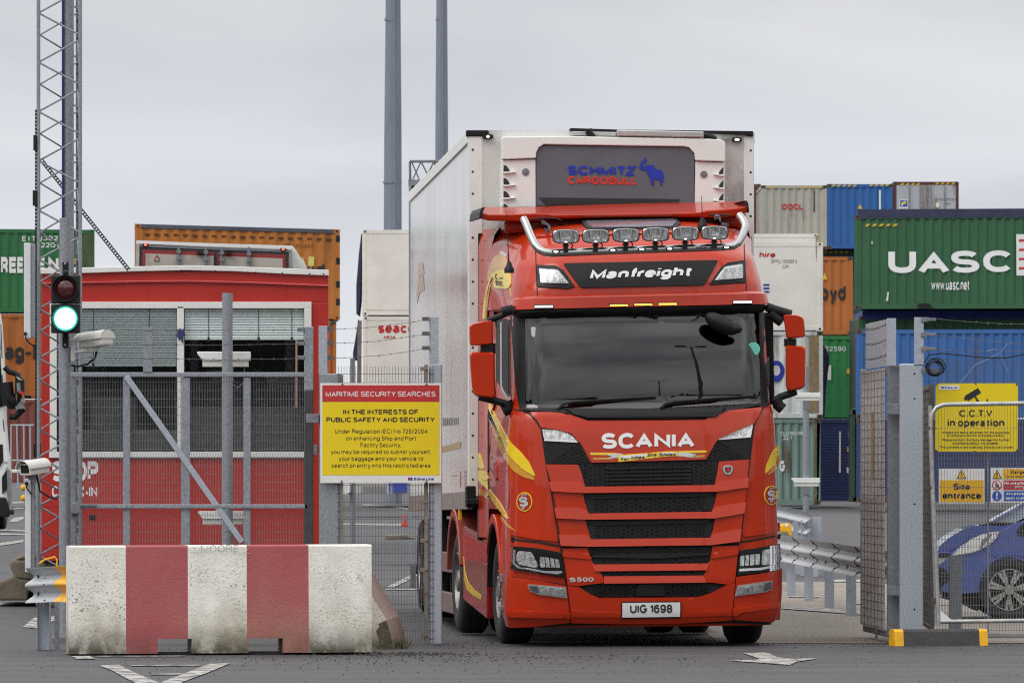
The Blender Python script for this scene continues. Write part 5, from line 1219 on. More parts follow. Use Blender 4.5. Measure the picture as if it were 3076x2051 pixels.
def seg(a0, a1, red, low):
    prof = [p for p in zs if p[0] >= low] + [p for p in reversed(zr) if p[0] >= low]
    if low: prof = [(low, -.03)] + [p for p in zs if p[0] > low] + [p for p in reversed(zr) if p[0] > low] + [(low, .48)]
    n = len(prof)
    mb.add([BT(a0, c, h) for h, c in prof] + [BT(a1, c, h) for h, c in prof], [(i, (i + 1) % n, n + (i + 1) % n, n + i) for i in range(n)] + [list(range(n)), list(range(n, 2 * n))], 1 if red else 0)
SL = .125
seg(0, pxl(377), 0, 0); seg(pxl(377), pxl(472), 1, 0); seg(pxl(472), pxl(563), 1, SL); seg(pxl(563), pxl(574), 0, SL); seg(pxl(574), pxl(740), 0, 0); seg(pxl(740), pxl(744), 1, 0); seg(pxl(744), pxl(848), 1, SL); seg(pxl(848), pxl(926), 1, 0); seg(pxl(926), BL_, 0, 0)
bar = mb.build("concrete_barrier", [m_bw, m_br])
tag(bar, "long concrete barrier painted in faded red and white blocks before the gate", "barrier")
mb = MB()
def bface(px, py): a = (px - 208) / 908 * BL_; t = (px - 208) / 908; yb_ = 1970 - 15 * t; return BT(a, -.012, (yb_ - py) / 349)
for s, x0, x1 in (("MOORE", 603, 715),): letters(mb, s, lambda u, v: bface(x0 + (x1 - x0) * u, 1660 - 2 * u - (21) * v) - bn * .006, -.012, 0, space=1.15)
for x in (590, 735):
    for a, b in (((x - 14, 1640), (x, 1660)), ((x, 1660), (x + 14, 1640)), ((x - 20, 1660), (x + 18, 1661))):
        mb.add([bface(a[0], a[1]) - bn * .006, bface(b[0], b[1]) - bn * .006, bface(b[0], b[1] + 1.6) - bn * .006, bface(a[0], a[1] + 1.6) - bn * .006], [(0, 1, 2, 3)])
mb.build("cast_lettering", M("weathered_cast_letters", (.42, .40, .33), .8, 0, .2, 20), bar, fixn=False)
OFF_ = None
mb = MB(); mb.bx(0.01, BL_ - .01, .01, .44, -.03, .004, f=BT)  # dark strip standing in for the shadow line under the barrier
mb.build("gap_shade_strip", m_blackm, bar)
# second barrier, seen end-on
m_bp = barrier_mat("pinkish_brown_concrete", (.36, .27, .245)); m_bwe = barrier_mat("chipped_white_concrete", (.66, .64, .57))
prof = [(-.42, 0), (-.40, .10), (-.30, .30), (-.24, .60), (-.20, .95), (-.05, .95), (0, .62), (.045, .55), (.115, .42), (.17, .30), (.205, .18), (.235, .07), (.25, 0)]
X0 = P(1140, 1900, 67.3).x
prof2 = [(-.62, 0), (-.60, .1), (-.54, .4), (-.50, .80), (-.28, .80), (-.18, .66), (-.12, .56), (-.068, .475), (0, .36), (.065, .26), (.10, .14), (.118, .06), (.125, 0)]
X0 = P(1140, 1900, 68.6).x; NY = 68.6
mb = MB(); n = len(prof2); mb.add([(X0 + a, NY, h) for a, h in prof2] + [(X0 + a + .088, 70.25, h) for a, h in prof2], [(i, (i + 1) % n, n + (i + 1) % n, n + i) for i in range(n)], 0)
mb.add([(X0 + a, NY, h) for a, h in prof2], [list(range(n))], 1); mb.add([(X0 + a + .088, 70.25, h) for a, h in prof2], [list(range(n))], 0)
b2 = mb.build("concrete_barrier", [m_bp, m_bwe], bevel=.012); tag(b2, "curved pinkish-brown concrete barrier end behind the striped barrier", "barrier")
mb = MB(); pts = [(-.01, 0), (-.005, .08), (-.03, .16), (.0, .20), (-.01, .22), (.03, .24), (.062, .255), (.096, .14), (.114, .06), (.121, 0)]
mb.prism([(X0 + a, NY - .004, h + .004) for a, h in pts], (0, .003, 0)); mb.build("broken_corner", M("broken_mossy_concrete", (.075, .065, .035), .9, 0, .4, 14, bump=.8, bscale=30), b2)
# weeds
mb = MB()
for _ in range(40):
    x, y = X0 + rs.gauss(.20, .03), rs.gauss(68.7, .12); h = rs.uniform(.03, .12); dx, dy = rs.uniform(-.06, .06), rs.uniform(-.05, .05); w = .004
    mb.add([(x - w, y, 0), (x + w, y, 0), (x + dx * .6 + w, y + dy * .5, h * .6), (x + dx * .6 - w, y + dy * .5, h * .6), (x + dx, y + dy, h)], [(0, 1, 2, 3), (3, 2, 4)])
tag(mb.build("weed_tuft", M("dry_weed", (.06, .055, .025), .8, 0, .4, 20), fixn=False), "small dry weed tuft at the foot of the curved barrier", "weed")

# ================================================================== left gate leaf, posts, fence panel and warning sign
GY = 70.5
gate = thing("mesh_gate", P(560, 1930, GY), "closed galvanised mesh gate leaf with diagonal brace behind the striped barrier", "gate")
mb = MB(); mb.pbx(212, 1118, 941, 1132, GY, .06); mb.pbx(236, 1514, 925, 1527, GY - .01, .05); mb.pbx(236, 1880, 925, 1900, GY, .05); mb.build("gate_rail", m_galv, gate, bevel=.006)
for x0, x1, mt in ((369, 391, m_galv), (544, 571, m_galv), (731, 753, m_galv)):
    mb = MB(); mb.pbx(x0, 1133, x1, 1880, GY + .012, .05); mb.build("gate_upright", mt, gate, bevel=.006)
mb = MB(); mb.pbx(914, 981, 941, 1172, GY - .01, .07); mb.build("extension_arm", m_galv, gate, bevel=.006)
mb = MB(); mb.pbx(914, 1172.5, 941, 1900, GY - .01, .07); mb.build("gate_stile", M("shadowed_stile", (.045, .046, .05), .6, .1, .25, 8), gate, bevel=.006)  # shadow on the lower stile put into a darker grey
mb = MB(); mb.pbx(212, 1133, 228, 1900, GY + .01, .05); mb.build("gate_stile", m_galv2, gate, bevel=.006)
mb = MB(); a, b = P(379, 1130, GY), P(727, 1628, GY); d = (b - a).normalized(); nn = Vector((d.z, 0, -d.x)) * .027
q = [a + nn, a - nn, b - nn, b + nn]; q = [p + Vector((0, -.008, 0)) for p in q]; mb.hexa(q, [p + Vector((0, .018, 0)) for p in q]); mb.build("diagonal_brace", m_galv_br, gate, bevel=.005)
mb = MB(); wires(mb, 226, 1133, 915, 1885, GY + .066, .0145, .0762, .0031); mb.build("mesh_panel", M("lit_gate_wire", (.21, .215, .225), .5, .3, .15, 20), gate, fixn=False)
for x0, x1 in ((430, 457),):
    mb = MB(); mb.pbx(x0, 983, x1, 1117, GY - .012, .012); mb.build("extension_arm", m_galv, gate, bevel=.003)
mb = MB()
for y in (990, 1031, 1074):
    mb.pbx(893, y - 6, 914, y + 6, GY - .016, .03)
mb.build("wire_clamp", m_galv2, gate, bevel=.003)
mb = MB()
for y in (988, 1031, 1074): barbed(mb, P(262, y, GY - .015), P(905, y + 2, GY - .015), .012)
mb.build("barbed_wire", m_barb, gate, fixn=False)
mb = MB(); mb.pbx(213, 1506, 236, 1545, GY - .03, .08); mb.pbx(236, 1512, 290, 1520, GY - .035, .02); mb.lathe([(.001, 0), (.05, 0), (.05, .04), (.001, .04)], P(226, 1526, GY - .05), (0, 1, 0), 16); mb.build("gate_latch", m_galv2, gate, bevel=.003)
mb = MB(); mb.pbx(919, 1243, 958, 1270, GY - .015, .05); mb.pbx(917, 1336, 953, 1366, GY - .0, .05); mb.build("hinge", m_galv2, gate, bevel=.004)
# fence panel with sign
fen = thing("mesh_fence", P(1140, 1935, GY), "short mesh fence panel topped with barbed wire between two posts under the warning sign", "fence")
m_rustbar = M("rusty_clamp_bar", (.22, .19, .165), .6, .3, .25, 12, stretch=(1, 1, .4), col2=(.13, .07, .04), thr=(.55, .7), scale2=6)
mb = MB(); mb.pbx(958, 1122, 1024, 1935, GY, .2); mb.build("fence_post", m_galv, fen, bevel=.01)
mb = MB(); mb.pbx(1288, 1092, 1328, 1935, GY, .12); mb.build("fence_post", m_galv_br, fen, bevel=.012)
for x0, x1, y0, y1 in ((957, 984, 979, 1122), (1289, 1317, 951, 1092)):
    mb = MB(); mb.pbx(x0, y0, x1, y1, GY + .005, .012); mb.build("extension_arm", m_galv_br, fen, bevel=.003)
mb = MB(); mb.pbx(1275, 1095, 1286, 1935, GY - .03, .012); mb.pbx(1022, 1125, 1031, 1640, GY - .03, .012); mb.build("clamp_bar", m_rustbar, fen)
mb = MB()
for y in (1108, 1508, 1622, 1710, 1908):
    mb.lathe([(.001, -.012), (.012, -.01), (.014, .0)], P(1280, y, GY - .03), (0, 1, 0), 8)
    mb.pbx(1262, y - 6, 1276, y + 6, GY - .022, .01)
mb.build("clamp_bolt", m_rustbar, fen)
mb = MB(); wires(mb, 1012, 1100, 1305, 1930, GY - .010, .0262, .078, .0042); mb.build("mesh_panel", m_wire, fen, fixn=False)
mb = MB()
for ya, yb_ in ((988, 958), (1030, 1002), (1074, 1045)):
    barbed(mb, P(984, ya, GY), P(1285, yb_, GY + .3), .025); mb.pbx(984, ya - 7, 1002, ya + 7, GY - .01, .02); mb.pbx(1268, yb_ - 6, 1290, yb_ + 6, GY - .01, .02)
mb.build("barbed_wire", m_barb, fen, fixn=False)
SY = GY - .06
z6 = lambda u, v: (600 + u * .40816, 860 + v * .40816)
sign = thing("warning_sign", P(1144, 1450, SY), "yellow and red maritime security searches notice fixed to the mesh fence", "sign")
mb = MB(); mb.pbx(962, 1150, 1326, 1450, SY, .004); mb.build("sign_board", m_white, sign)
def sface(x0, y0, x1, y1, mat, par, name, d, zf=z6, Y=SY):
    a, b = zf(x0, y0), zf(x1, y1); mb = MB(); mb.pbx(a[0], a[1], b[0], b[1], Y - d, d - .0005); return mb.build(name, mat, par)
sface(902, 727, 1764, 849.5, m_red_sign, sign, "header_band", .002); sface(902, 850.5, 1764, 1388, m_yel_sign, sign, "text_field", .002)
def swords(name, mat, par, items, zf=z6, Y=SY, d=.003):
    mb = MB()
    for it in items:
        s, x0, y0, x1, y1 = it[:5]; b = it[5] if len(it) > 5 else 0; sh = it[6] if len(it) > 6 else 0
        p, q = zf(x0, y0), zf(x1, y1); letters(mb, s, flat(p[0], p[1], q[0], q[1], Y - d), b, sh)
    return mb.build(name, mat, par, fixn=False)
swords("header_lettering", m_ltr_w, sign, [("MARITIME SECURITY SEARCHES", 927, 773, 1735, 810, .004)])
swords("text_lettering", m_ltr_k, sign, [("IN THE INTERESTS OF", 1055, 905, 1605, 941, .03), ("PUBLIC SAFETY AND SECURITY", 932, 962, 1728, 998, .03), ("Under Regulation (EC) No 725/2004", 995, 1049, 1672, 1090), ("on enhancing Ship and Port", 1075, 1101, 1592, 1140), ("Facility Security,", 1183, 1150, 1483, 1190), ("you may be required to submit yourself,", 965, 1201, 1700, 1240), ("your baggage and your vehicle to", 1023, 1252, 1645, 1290), ("search on entry into this restricted area", 970, 1302, 1697, 1341)])
swords("operator_lettering", m_ltr_b, sign, [("Stena Line", 1573, 1404, 1722, 1425, .03, .25)])
sface(1533, 1405, 1565, 1425, m_ltr_b, sign, "operator_flag", .003); sface(1541, 1408, 1557, 1422, m_ltr_r, sign, "operator_flag", .004)
mb = MB()
for x, y in ((1050, 720), (1668, 720), (1044, 1434), (1668, 1436)): mb.lathe([(.001, -.008), (.010, -.006), (.011, 0)], P(*z6(x, y), SY - .001), (0, 1, 0), 10)
mb.build("fixing_screw", m_galv2, sign)

# ================================================================== traffic light and its pole, left camera
TY = 71.0
tl = thing("traffic_light", P(196, 1905, TY), "two-lamp traffic light showing green on a galvanised pole", "traffic light")
mb = MB(); a, b = P(196, 1905, TY), P(196, 655, TY); mb.tube([a, P(194, 1080, TY)], .055, 18); mb.tube([P(194, 1082, TY), b], .052, 18); mb.build("pole", m_galv, tl, smooth=40)
mb = MB(); mb.pbx(152, 1910, 236, 1950, TY - .13, .3); mb.build("foot_block", M("grey_concrete", (.20, .195, .18), .85, 0, .2, 8, bump=.4, bscale=40), tl, bevel=.015)
z3 = lambda u, v: (u * .38272, 640 + v * .38272)
mb = MB(); x0, y0 = z3(400, 487); x1, y1 = z3(628, 941); ym = z3(0, 712)[1]
mb.pbx(x0, y0, x1, ym - 1, TY - .27, .16); mb.pbx(x0, ym + 1, x1, y1, TY - .27, .16); hd = mb.build("signal_head", M("signal_black", (.012, .016, .016), .4, 0, .1, 8), tl, bevel=.008)
for cy, rr, mat, nm in ((592, 88, M("unlit_red_lens", (.07, .008, .012), .12, 0, .1, 8, coat=.8), "red_lens"), (828, 90, M("lit_green_lens", (.1, 1, .8), .3, emit=4.5, emit_col=(.62, 1.0, .90)), "green_lens")):
    c = P(*z3(514, cy), TY - .275); r_ = rr * .38272 / FS * TY
    mb = MB(); mb.lathe([(r_ * 1.12, -.05), (r_ * 1.18, -.05), (r_ * 1.18, .01), (r_ * 1.0, .01), (r_ * 1.12, -.05)], c, (0, 1, 0), 28); mb.build("lens_hood", m_black, hd, smooth=40)
    if nm == "green_lens":
        mb = MB(); mb.lathe([(r_ * 1.14, -.012), (r_ * .93, -.018)], c, (0, 1, 0), 28); mb.build("lens_rim_glow", M("lit_green_rim", (.0, .6, .4), .3, emit=1.3, emit_col=(.0, .50, .36)), hd)
    r_ *= .94
    mb = MB(); mb.lathe([(r_ * 1.0, .0), (r_ * .8, -.014), (r_ * .5, -.026), (r_ * .2, -.031), (.0005, -.032)], c, (0, 1, 0), 28); mb.build(nm, mat, tl, smooth=60)
mb = MB()
for y0, y1 in ((385, 486), (942, 1052)):
    p, q = z3(490, y0), z3(537, y1); mb.pbx(p[0], p[1], q[0], q[1], TY - .09, .05)
for y in (470, 958): mb.ball(P(*z3(514, y), TY - .12), (.028, .03, .03), 8)
mb.build("head_bracket", m_black, tl, bevel=.004)
mb = MB()
for y in (398, 1034): mb.ball(P(*z3(512, y), TY - .095), (.010, .008, .010), 6)
mb.build("bracket_bolt", m_galv_br, tl)
m_camw = M("cream_camera_housing", (.66, .655, .60), .45, 0, .06, 8)
def housing(par, px, py, L, Y, dirx, diry=0.0, h=.115, w=.13, mat=m_camw):
    """camera housing with a sunshield; dirx>0 looks to the right of the picture"""
    c = P(px, py, Y); d = Vector((dirx, -diry, -.10)).normalized(); s = d.cross(Vector((0, 0, 1))).normalized(); u = s.cross(d)
    f = lambda a, b, z: c + d * a + s * b + u * z
    mb = MB(); prof = []
    for k in range(11): th = R(180 * k / 10); prof.append((math.cos(th) * w * .56, max(-.2, math.sin(th) * h * .55)))
    n = len(prof); vs = [f(-L / 2, b, z) for b, z in prof] + [f(L / 2, b, z) for b, z in prof] + [f(-L / 2 + .01, b * .94, z - .006) for b, z in prof] + [f(L / 2 - .002, b * .94, z - .006) for b, z in prof]
    fs = []
    for i in range(n - 1): fs += [(i, i + 1, n + i + 1, n + i), (2 * n + i, 2 * n + i + 1, 3 * n + i + 1, 3 * n + i), (n + i, n + i + 1, 3 * n + i + 1, 3 * n + i)]
    fs.append(list(range(n))); mb.add(vs, fs); mb.build("sunshield", mat, par, smooth=40)
    mb = MB(); mb.hexa([f(L * .38, -w * .46, -h * .45), f(L * .38, w * .46, -h * .45), f(L * .38, w * .46, h * .36), f(L * .38, -w * .46, h * .36)], [f(-L * .48, -w * .46, -h * .45), f(-L * .48, w * .46, -h * .45), f(-L * .48, w * .46, h * .36), f(-L * .48, -w * .46, h * .36)]); o = mb.build("camera_body", mat, par, bevel=.012)
    mb = MB(); mb.hexa([f(L * .385, -w * .32, -h * .3), f(L * .385, w * .32, -h * .3), f(L * .385, w * .32, h * .25), f(L * .385, -w * .32, h * .25)], [f(L * .37, -w * .32, -h * .3), f(L * .37, w * .32, -h * .3), f(L * .37, w * .32, h * .25), f(L * .37, -w * .32, h * .25)]); mb.build("front_glass", m_black, o)
    return f
cc = thing("security_camera", P(280, 1090, TY), "cream security camera on a bracket arm beside the green traffic light", "camera")
f = housing(cc, 283, 1021, .36, TY - .02, -.85, -.8, .15, .17)
mb = MB(); mb.tube([P(215, 1060, TY), P(240, 1056, TY - .02), P(280, 1050, TY - .02)], .016, 8); mb.pbx(268, 1034, 297, 1055, TY - .06, .07); mb.pbx(212, 1040, 224, 1085, TY - .03, .06); mb.build("bracket", m_camw, cc, bevel=.004)
mb = MB(); mb.tube([P(290, 1055, TY - .03), P(286, 1075, TY - .03), P(262, 1094, TY - .03), P(236, 1100, TY), P(214, 1097, TY)], .010, 8); mb.build("cable", m_black, cc, smooth=50)
# lettered plate on the rear of the housing
mb = MB()

# ================================================================== lattice mast with its inner pole
MY = 83.0
mast = thing("lattice_mast", P(180, 1700, MY), "tall galvanised lattice mast braced to the booth roof, rising out of frame", "mast")
TOPY = -260
mb = MB(); mb.tube([P(115.5, 1700, MY), P(115.5, TOPY, MY)], .021, 10); mb.build("mast_leg", m_galv, mast, smooth=40)
mb = MB(); mb.tube([P(241, 1700, MY), P(241, TOPY, MY)], .021, 10); mb.build("mast_leg", m_galv, mast, smooth=40)
mb = MB(); mb.tube([P(233, 1700, MY + .42), P(233, TOPY, MY + .42)], .021, 10); mb.build("mast_leg", m_galv2, mast, smooth=40)
mb = MB(); y = TOPY; per = 148.0; k0 = 42.0
ylist = [k0 + per * i for i in range(-3, 12)]
for y in ylist:
    mb.tube([P(120, y, MY), P(236, y + 62, MY)], .0105, 6); mb.tube([P(236, y + 80, MY), P(120, y + 143, MY)], .0105, 6)
    mb.tube([P(120, y + 64, MY + .02), P(232, y + 132, MY + .40)], .0095, 6); mb.tube([P(232, y + 146, MY + .40), P(120, y + 212, MY + .02)], .0095, 6)
    mb.tube([P(236, y + 8, MY + .01), P(233, y + 74, MY + .41)], .0075, 6); mb.tube([P(233, y + 82, MY + .41), P(236, y + 150, MY + .01)], .0075, 6)
mb.build("lattice_bracing", m_galv, mast, smooth=40)
m_bluepole = M("blue_grey_pole", (.20, .23, .30), .5, .3, .2, 12, stretch=(1, 1, .2))
mb = MB(); mb.tube([P(205, 1700, MY + .2), P(205, TOPY, MY + .2)], .062, 20); mb.build("inner_pole", m_galv, mast, smooth=40)
mb = MB(); mb.tube([P(189, 1700, MY + .14), P(189, TOPY, MY + .14)], .013, 8); mb.build("blue_cable", M("dark_blue_cable", (.015, .03, .13), .5), mast, smooth=40)
mb = MB(); a, b = P(122, 478, MY + .05), P(388, 812, 84.4); d = (b - a).normalized(); s_ = d.cross(Vector((0, 1, 0))).normalized() * .022
N = 46
for i in range(N):
    t0, t1 = i / N, (i + .55) / N; p, q = a.lerp(b, t0), a.lerp(b, t1); p2 = a.lerp(b, (i + 1) / N)
    mb.hexa([p + s_, p - s_, q - s_, q + s_], [v + Vector((0, .012, 0)) for v in (p + s_, p - s_, q - s_, q + s_)])
    for sg in (1, -1): mb.hexa([q + s_ * sg, q + s_ * sg * .45, p2 + s_ * sg * .45, p2 + s_ * sg], [v + Vector((0, .012, 0)) for v in (q + s_ * sg, q + s_ * sg * .45, p2 + s_ * sg * .45, p2 + s_ * sg)])
mb.build("perforated_brace", m_galv2, mast)
mb = MB()
y = 330
while y < 1380:
    mb.pbx(105, y, 110.5, y + 7, MY - .01, .02); mb.pbx(105, y + 7, 106.5, y + 11, MY - .01, .02); mb.pbx(109, y + 7, 110.5, y + 11, MY - .01, .02); y += 11
mb.pbx(100, 406, 109, 452, MY - .04, .06); mb.pbx(98, 572, 109, 618, MY - .04, .06)
mb.build("cable_tray", m_blackm, mast)
y = 0
mb = MB()
for i in range(70): y = -200 + i * 26; mb.pbx(231, y, 235, y + 9, MY + .395, .004)
mb.build("leg_slots", m_blackm, mast)
m_cab = M("white_cabinet", (.66, .67, .69), .45, 0, .06, 6)
for x0, y0, x1, y1, lab in ((72, 730, 104, 1016, "white upright sensor housing on the mast above the black lorry mirror"), (75, 1437, 104, 1718, "white upright sensor housing standing below the security camera by the mast")):
    c_ = thing("sensor_housing", P((x0 + x1) / 2, y1, MY - .3), lab, "sensor housing", "white sensor housings")
    mb = MB(); xm = x0 + (x1 - x0) * .62; mb.pbx(x0, y0, xm, y1, MY - .3, .16); mb.build("cover", m_cab, c_, bevel=.008)
    mb = MB(); mb.pbx(xm + .2, y0 + 2, x1, y1 - 3, MY - .28, .14); mb.build("side_channel", m_galv, c_, bevel=.004)
    mb = MB(); yy = y0 + 14 if y0 > 1000 else y1 - 14
    mb.tube([P(x0 + 4, yy, MY - .32), P(x0 + 4, yy + 12, MY - .33), P(x0 + 14, yy + 26, MY - .33), P(x1 + 2, yy + 42, MY - .2)], .008, 6); mb.ball(P(x0 + 4, yy, MY - .31), (.02, .02, .02), 6); mb.build("cable", m_black, c_, smooth=50)
cc = thing("security_camera", P(100, 1440, MY - .4), "cream security camera facing left on top of the lower white housing", "camera")
f = housing(cc, 100, 1404, .36, MY - .42, -.62, .8, .16, .18)
mb = MB(); mb.pbx(84, 1422, 104, 1440, MY - .46, .1); mb.build("bracket", m_galv2, cc, bevel=.004)
mb = MB(); mb.tube([P(110, 1425, MY - .4), P(120, 1475, MY - .3), P(150, 1493, MY - .3), P(172, 1498, MY - .3)], .010, 6); mb.build("cable", m_black, cc, smooth=50)

# ================================================================== left crash rail end
m_rail = M("galvanised_rail", (.46, .475, .49), .5, .25, .2, 25, bump=.08)
def wprof(n=25):
    """W-beam section: (depth, height)"""
    return [(-.041 * math.cos(4 * math.pi * i / (n - 1)) * (1 if 2 < i < n - 3 else .9), -.155 + .31 * i / (n - 1)) for i in range(n)]
def wbeam(mb, a, b, m=0, flip=1, z_off=0.0):
    a, b = Vector(a), Vector(b); d = (b - a).normalized(); s = d.cross(Vector((0, 0, 1))).normalized() * flip
    pr = wprof(); n = len(pr); vs = []
    for p in (a, b):
        for th in (0, .004): vs += [p + s * (-w_ - th) + Vector((0, 0, h)) for w_, h in pr]
    fs = [(i, i + 1, 2 * n + i + 1, 2 * n + i) for i in range(n - 1)] + [(n + i, n + i + 1, 3 * n + i + 1, 3 * n + i) for i in range(n - 1)]
    mb.add(vs, fs, m)
def rail_post(par, x, Y, h, z=None, w=.11):
    z = gz(Y) if z is None else z; mb = MB()
    mb.bx(x - w / 2, x + w / 2, Y, Y + .006, z, z + h); mb.bx(x - w / 2, x - w / 2 + .006, Y + .006, Y + .05, z, z + h); mb.bx(x + w / 2 - .006, x + w / 2, Y + .006, Y + .05, z, z + h)
    return mb.build("rail_post", m_galv_br, par, bevel=.003)
cr_ = thing("crash_barrier", P(140, 1957, 67.4), "galvanised crash rail with yellow end beside the striped concrete barrier", "crash barrier")
a_, b_, c_ = P(88, 1758, 68.3), P(178, 1753, 67.2), P(226, 1754, 66.78)
mb = MB(); wbeam(mb, a_, b_, flip=1); mb.build("rail_beam", m_rail, cr_, smooth=50)
mb = MB(); wbeam(mb, b_ - (c_ - b_).normalized() * .02, c_, flip=1); mb.v = [v + Vector((-.006, -.004, 0)) for v in mb.v]; mb.build("yellow_end", m_yelp, cr_, smooth=50)
mb = MB(); px_ = P(131, 1957, 68.15); mb.bx(px_.x - .05, px_.x + .052, 68.15, 68.158, 0, .72); mb.bx(px_.x + .052, px_.x + .058, 68.05, 68.27, 0, .72); mb.bx(px_.x - .056, px_.x - .05, 68.1, 68.27, 0, .72); mb.build("rail_post", m_galv_br, cr_, bevel=.003)
mb = MB(); mb.bx(px_.x + .075, px_.x + .12, 68.5, 68.51, 0, .55); mb.build("rail_post", m_galv, cr_)
mb = MB()
for x, y in ((145, 1704), (134, 1735), (131, 1755), (133, 1772), (134, 1802), (186, 1702), (186, 1772)): mb.ball(P(x, y, 67.3), (.012, .02, .008), 6)
mb.build("rail_bolt", m_galv2, cr_)
mb = MB(); mb.tube([P(118, 1692, 68.0), P(135, 1680, 68.0), P(165, 1672, 68.0), P(171, 1680, 68.0), P(171, 1704, 68.0)], .008, 6); mb.build("yellow_loop", m_yelp, cr_, smooth=50)
# traffic island stones
m_kerb = M("mossy_kerb_concrete", (.17, .145, .11), .85, 0, .25, 6, col2=(.05, .045, .025), thr=(.5, .7), scale2=3, bump=.5, bscale=30)
ky = 86.0
def kerbp(pts): return [P(*z8(*p), ky) for p in pts]
mb = MB(); mb.prism(kerbp([(-60, 1005), (60, 965), (110, 940), (160, 965), (290, 985), (290, 1030), (230, 1075), (225, 1142), (-60, 1142)]), (0, 2.5, 0))
mb.prism(kerbp([(80, 840), (92, 815), (310, 812), (310, 985), (250, 975), (105, 965), (112, 930), (84, 880)]), (-.1, 2.0, 0)); mb.prism(kerbp([(120, 812), (190, 770), (420, 760), (420, 812)]), (-.1, 1.8, 0))
tag(mb.build("kerb_stone", m_kerb, bevel=.03), "mossy stepped concrete kerb block at the island end behind the crash rail", "kerb block")
mb = MB(); a, b = P(130, 1790, 87.0), P(1010, 1690, 87.0); mb.bx(a.x, b.x, 85.6, 92, gz(86), P(0, 1682, 86).z)
tag(mb.build("traffic_island", m_kerb, bevel=.03), "raised concrete island carrying the red booth", "traffic island", kind='structure')

# ================================================================== red check-in booth
BY = 85.5
booth = thing("checkin_booth", P(555, 1690, BY), "bright red check-in booth with white trim and venetian blinds", "booth")
m_brd = M("booth_red_panel", (.44, .022, .014), .35, 0, .06, 1.6, coat=.2)
m_trim = M("booth_white_trim", (.74, .74, .71), .45, 0, .05, 4)
zi = lambda u, v: (380 + u * .28912, 640 + v * .28912)
roof_px = [(122, 806), (270, 803), (420, 800), (560, 797), (700, 800), (860, 806), (988, 811)]
mb = MB()
def bpx(x0, y0, x1, y1, d0, d1, mat, name, bev=.006, par=booth):
    mb = MB(); a, b = P(x0, y1, BY), P(x1, y0, BY); mb.bx(a.x, b.x, BY + d0, BY + d1, a.z, b.z); return mb.build(name, mat, par, bevel=bev)
wl = MB()
for x0, y0, x1, y1 in ((124, 815, 987, 908), (124, 908, 153, 1374), (936, 908, 987, 1374), (124, 1374, 987, 1684)):
    a, b = P(x0, y1, BY), P(x1, y0, BY); wl.bx(a.x, b.x, BY, BY + .06, a.z, b.z)
a, b = P(124, 1684, BY), P(987, 815, BY)
wl.bx(a.x, a.x + .06, BY + .061, BY + 3.5, a.z, b.z); wl.hexa([(b.x - .06, BY + .061, a.z), (b.x - .001, BY + .061, a.z), (b.x - .001, BY + .061, b.z), (b.x - .06, BY + .061, b.z)], [(b.x - .46, BY + 3.5, a.z), (b.x - .40, BY + 3.5, a.z), (b.x - .40, BY + 3.5, b.z), (b.x - .46, BY + 3.5, b.z)])
wl.build("wall_panel", m_brd, booth, bevel=.006)
mb = MB(); vs = [P(x, y, BY - .04) for x, y in roof_px] + [P(x, y + 17 - (2 if 300 < x < 800 else 0), BY - .04) for x, y in reversed(roof_px)]; mb.prism(vs, (0, .05, 0)); mb.build("roof_trim", m_trim, booth, bevel=.006)
mb = MB(); vs = [P(x, y + 3, BY + .02) for x, y in roof_px[:-1] + [(980, 812)]] + [P(x, y + 14, BY + .02) for x, y in reversed(roof_px[:-1] + [(980, 812)])]; mb.add(vs + [Vector((v.x - (.40 if v.x > -2.3 else 0), v.y + 3.4, v.z)) for v in vs], [list(range(14)), list(range(14, 28))] + [(i, (i + 1) % 14, 14 + (i + 1) % 14, 14 + i) for i in range(14)]); mb.build("roof", m_trim, booth)
mb = MB(); vs = [P(x, y, BY - .03) for x, y in [(124, 848), (430, 842), (560, 841), (760, 846), (987, 855), (987, 862), (760, 853), (560, 848), (430, 849), (124, 855)]]; mb.prism(vs, (0, .03, 0)); mb.build("wall_rib", M("glossy_highlit_rib", (.50, .05, .05), .25, 0, .1, 2, coat=.6), booth, bevel=.008)  # highlight along the rib painted as a lighter red
mb = MB()
for x in (443, 654, 860): mb.pbx(x, 858, x + 1.2, 907, BY - .002, .002)
mb.pbx(124, 1520, 987, 1521.2, BY - .002, .002); mb.pbx(130, 1645, 200, 1646.5, BY - .002, .002); mb.build("panel_joint", m_red_dk, booth)
for nm, q in (("window_frame", (150, 907, 936, 927)), ("window_frame", (150, 927, 171, 1357)), ("window_frame", (914, 927, 936, 1357)), ("window_mullion", (532, 920, 553, 1357)), ("window_sill", (148, 1357, 938, 1375))):
    bpx(*q, -.035, .05, m_trim, nm)
for q in ((171, 927, 532, 1357), (553, 927, 914, 1357)):
    a, b = P(q[0], q[3], BY), P(q[2], q[1], BY); mb = MB(); mb.add([(a.x, BY + .022, a.z), (b.x, BY + .022, a.z), (b.x, BY + .022, b.z), (a.x, BY + .022, b.z)], [(0, 1, 2, 3)]); mb.build("window_pane", m_boothglass, booth)
m_blind = M("pale_green_blind_slats", (.86, .90, .89), .5, 0, .05, 5)
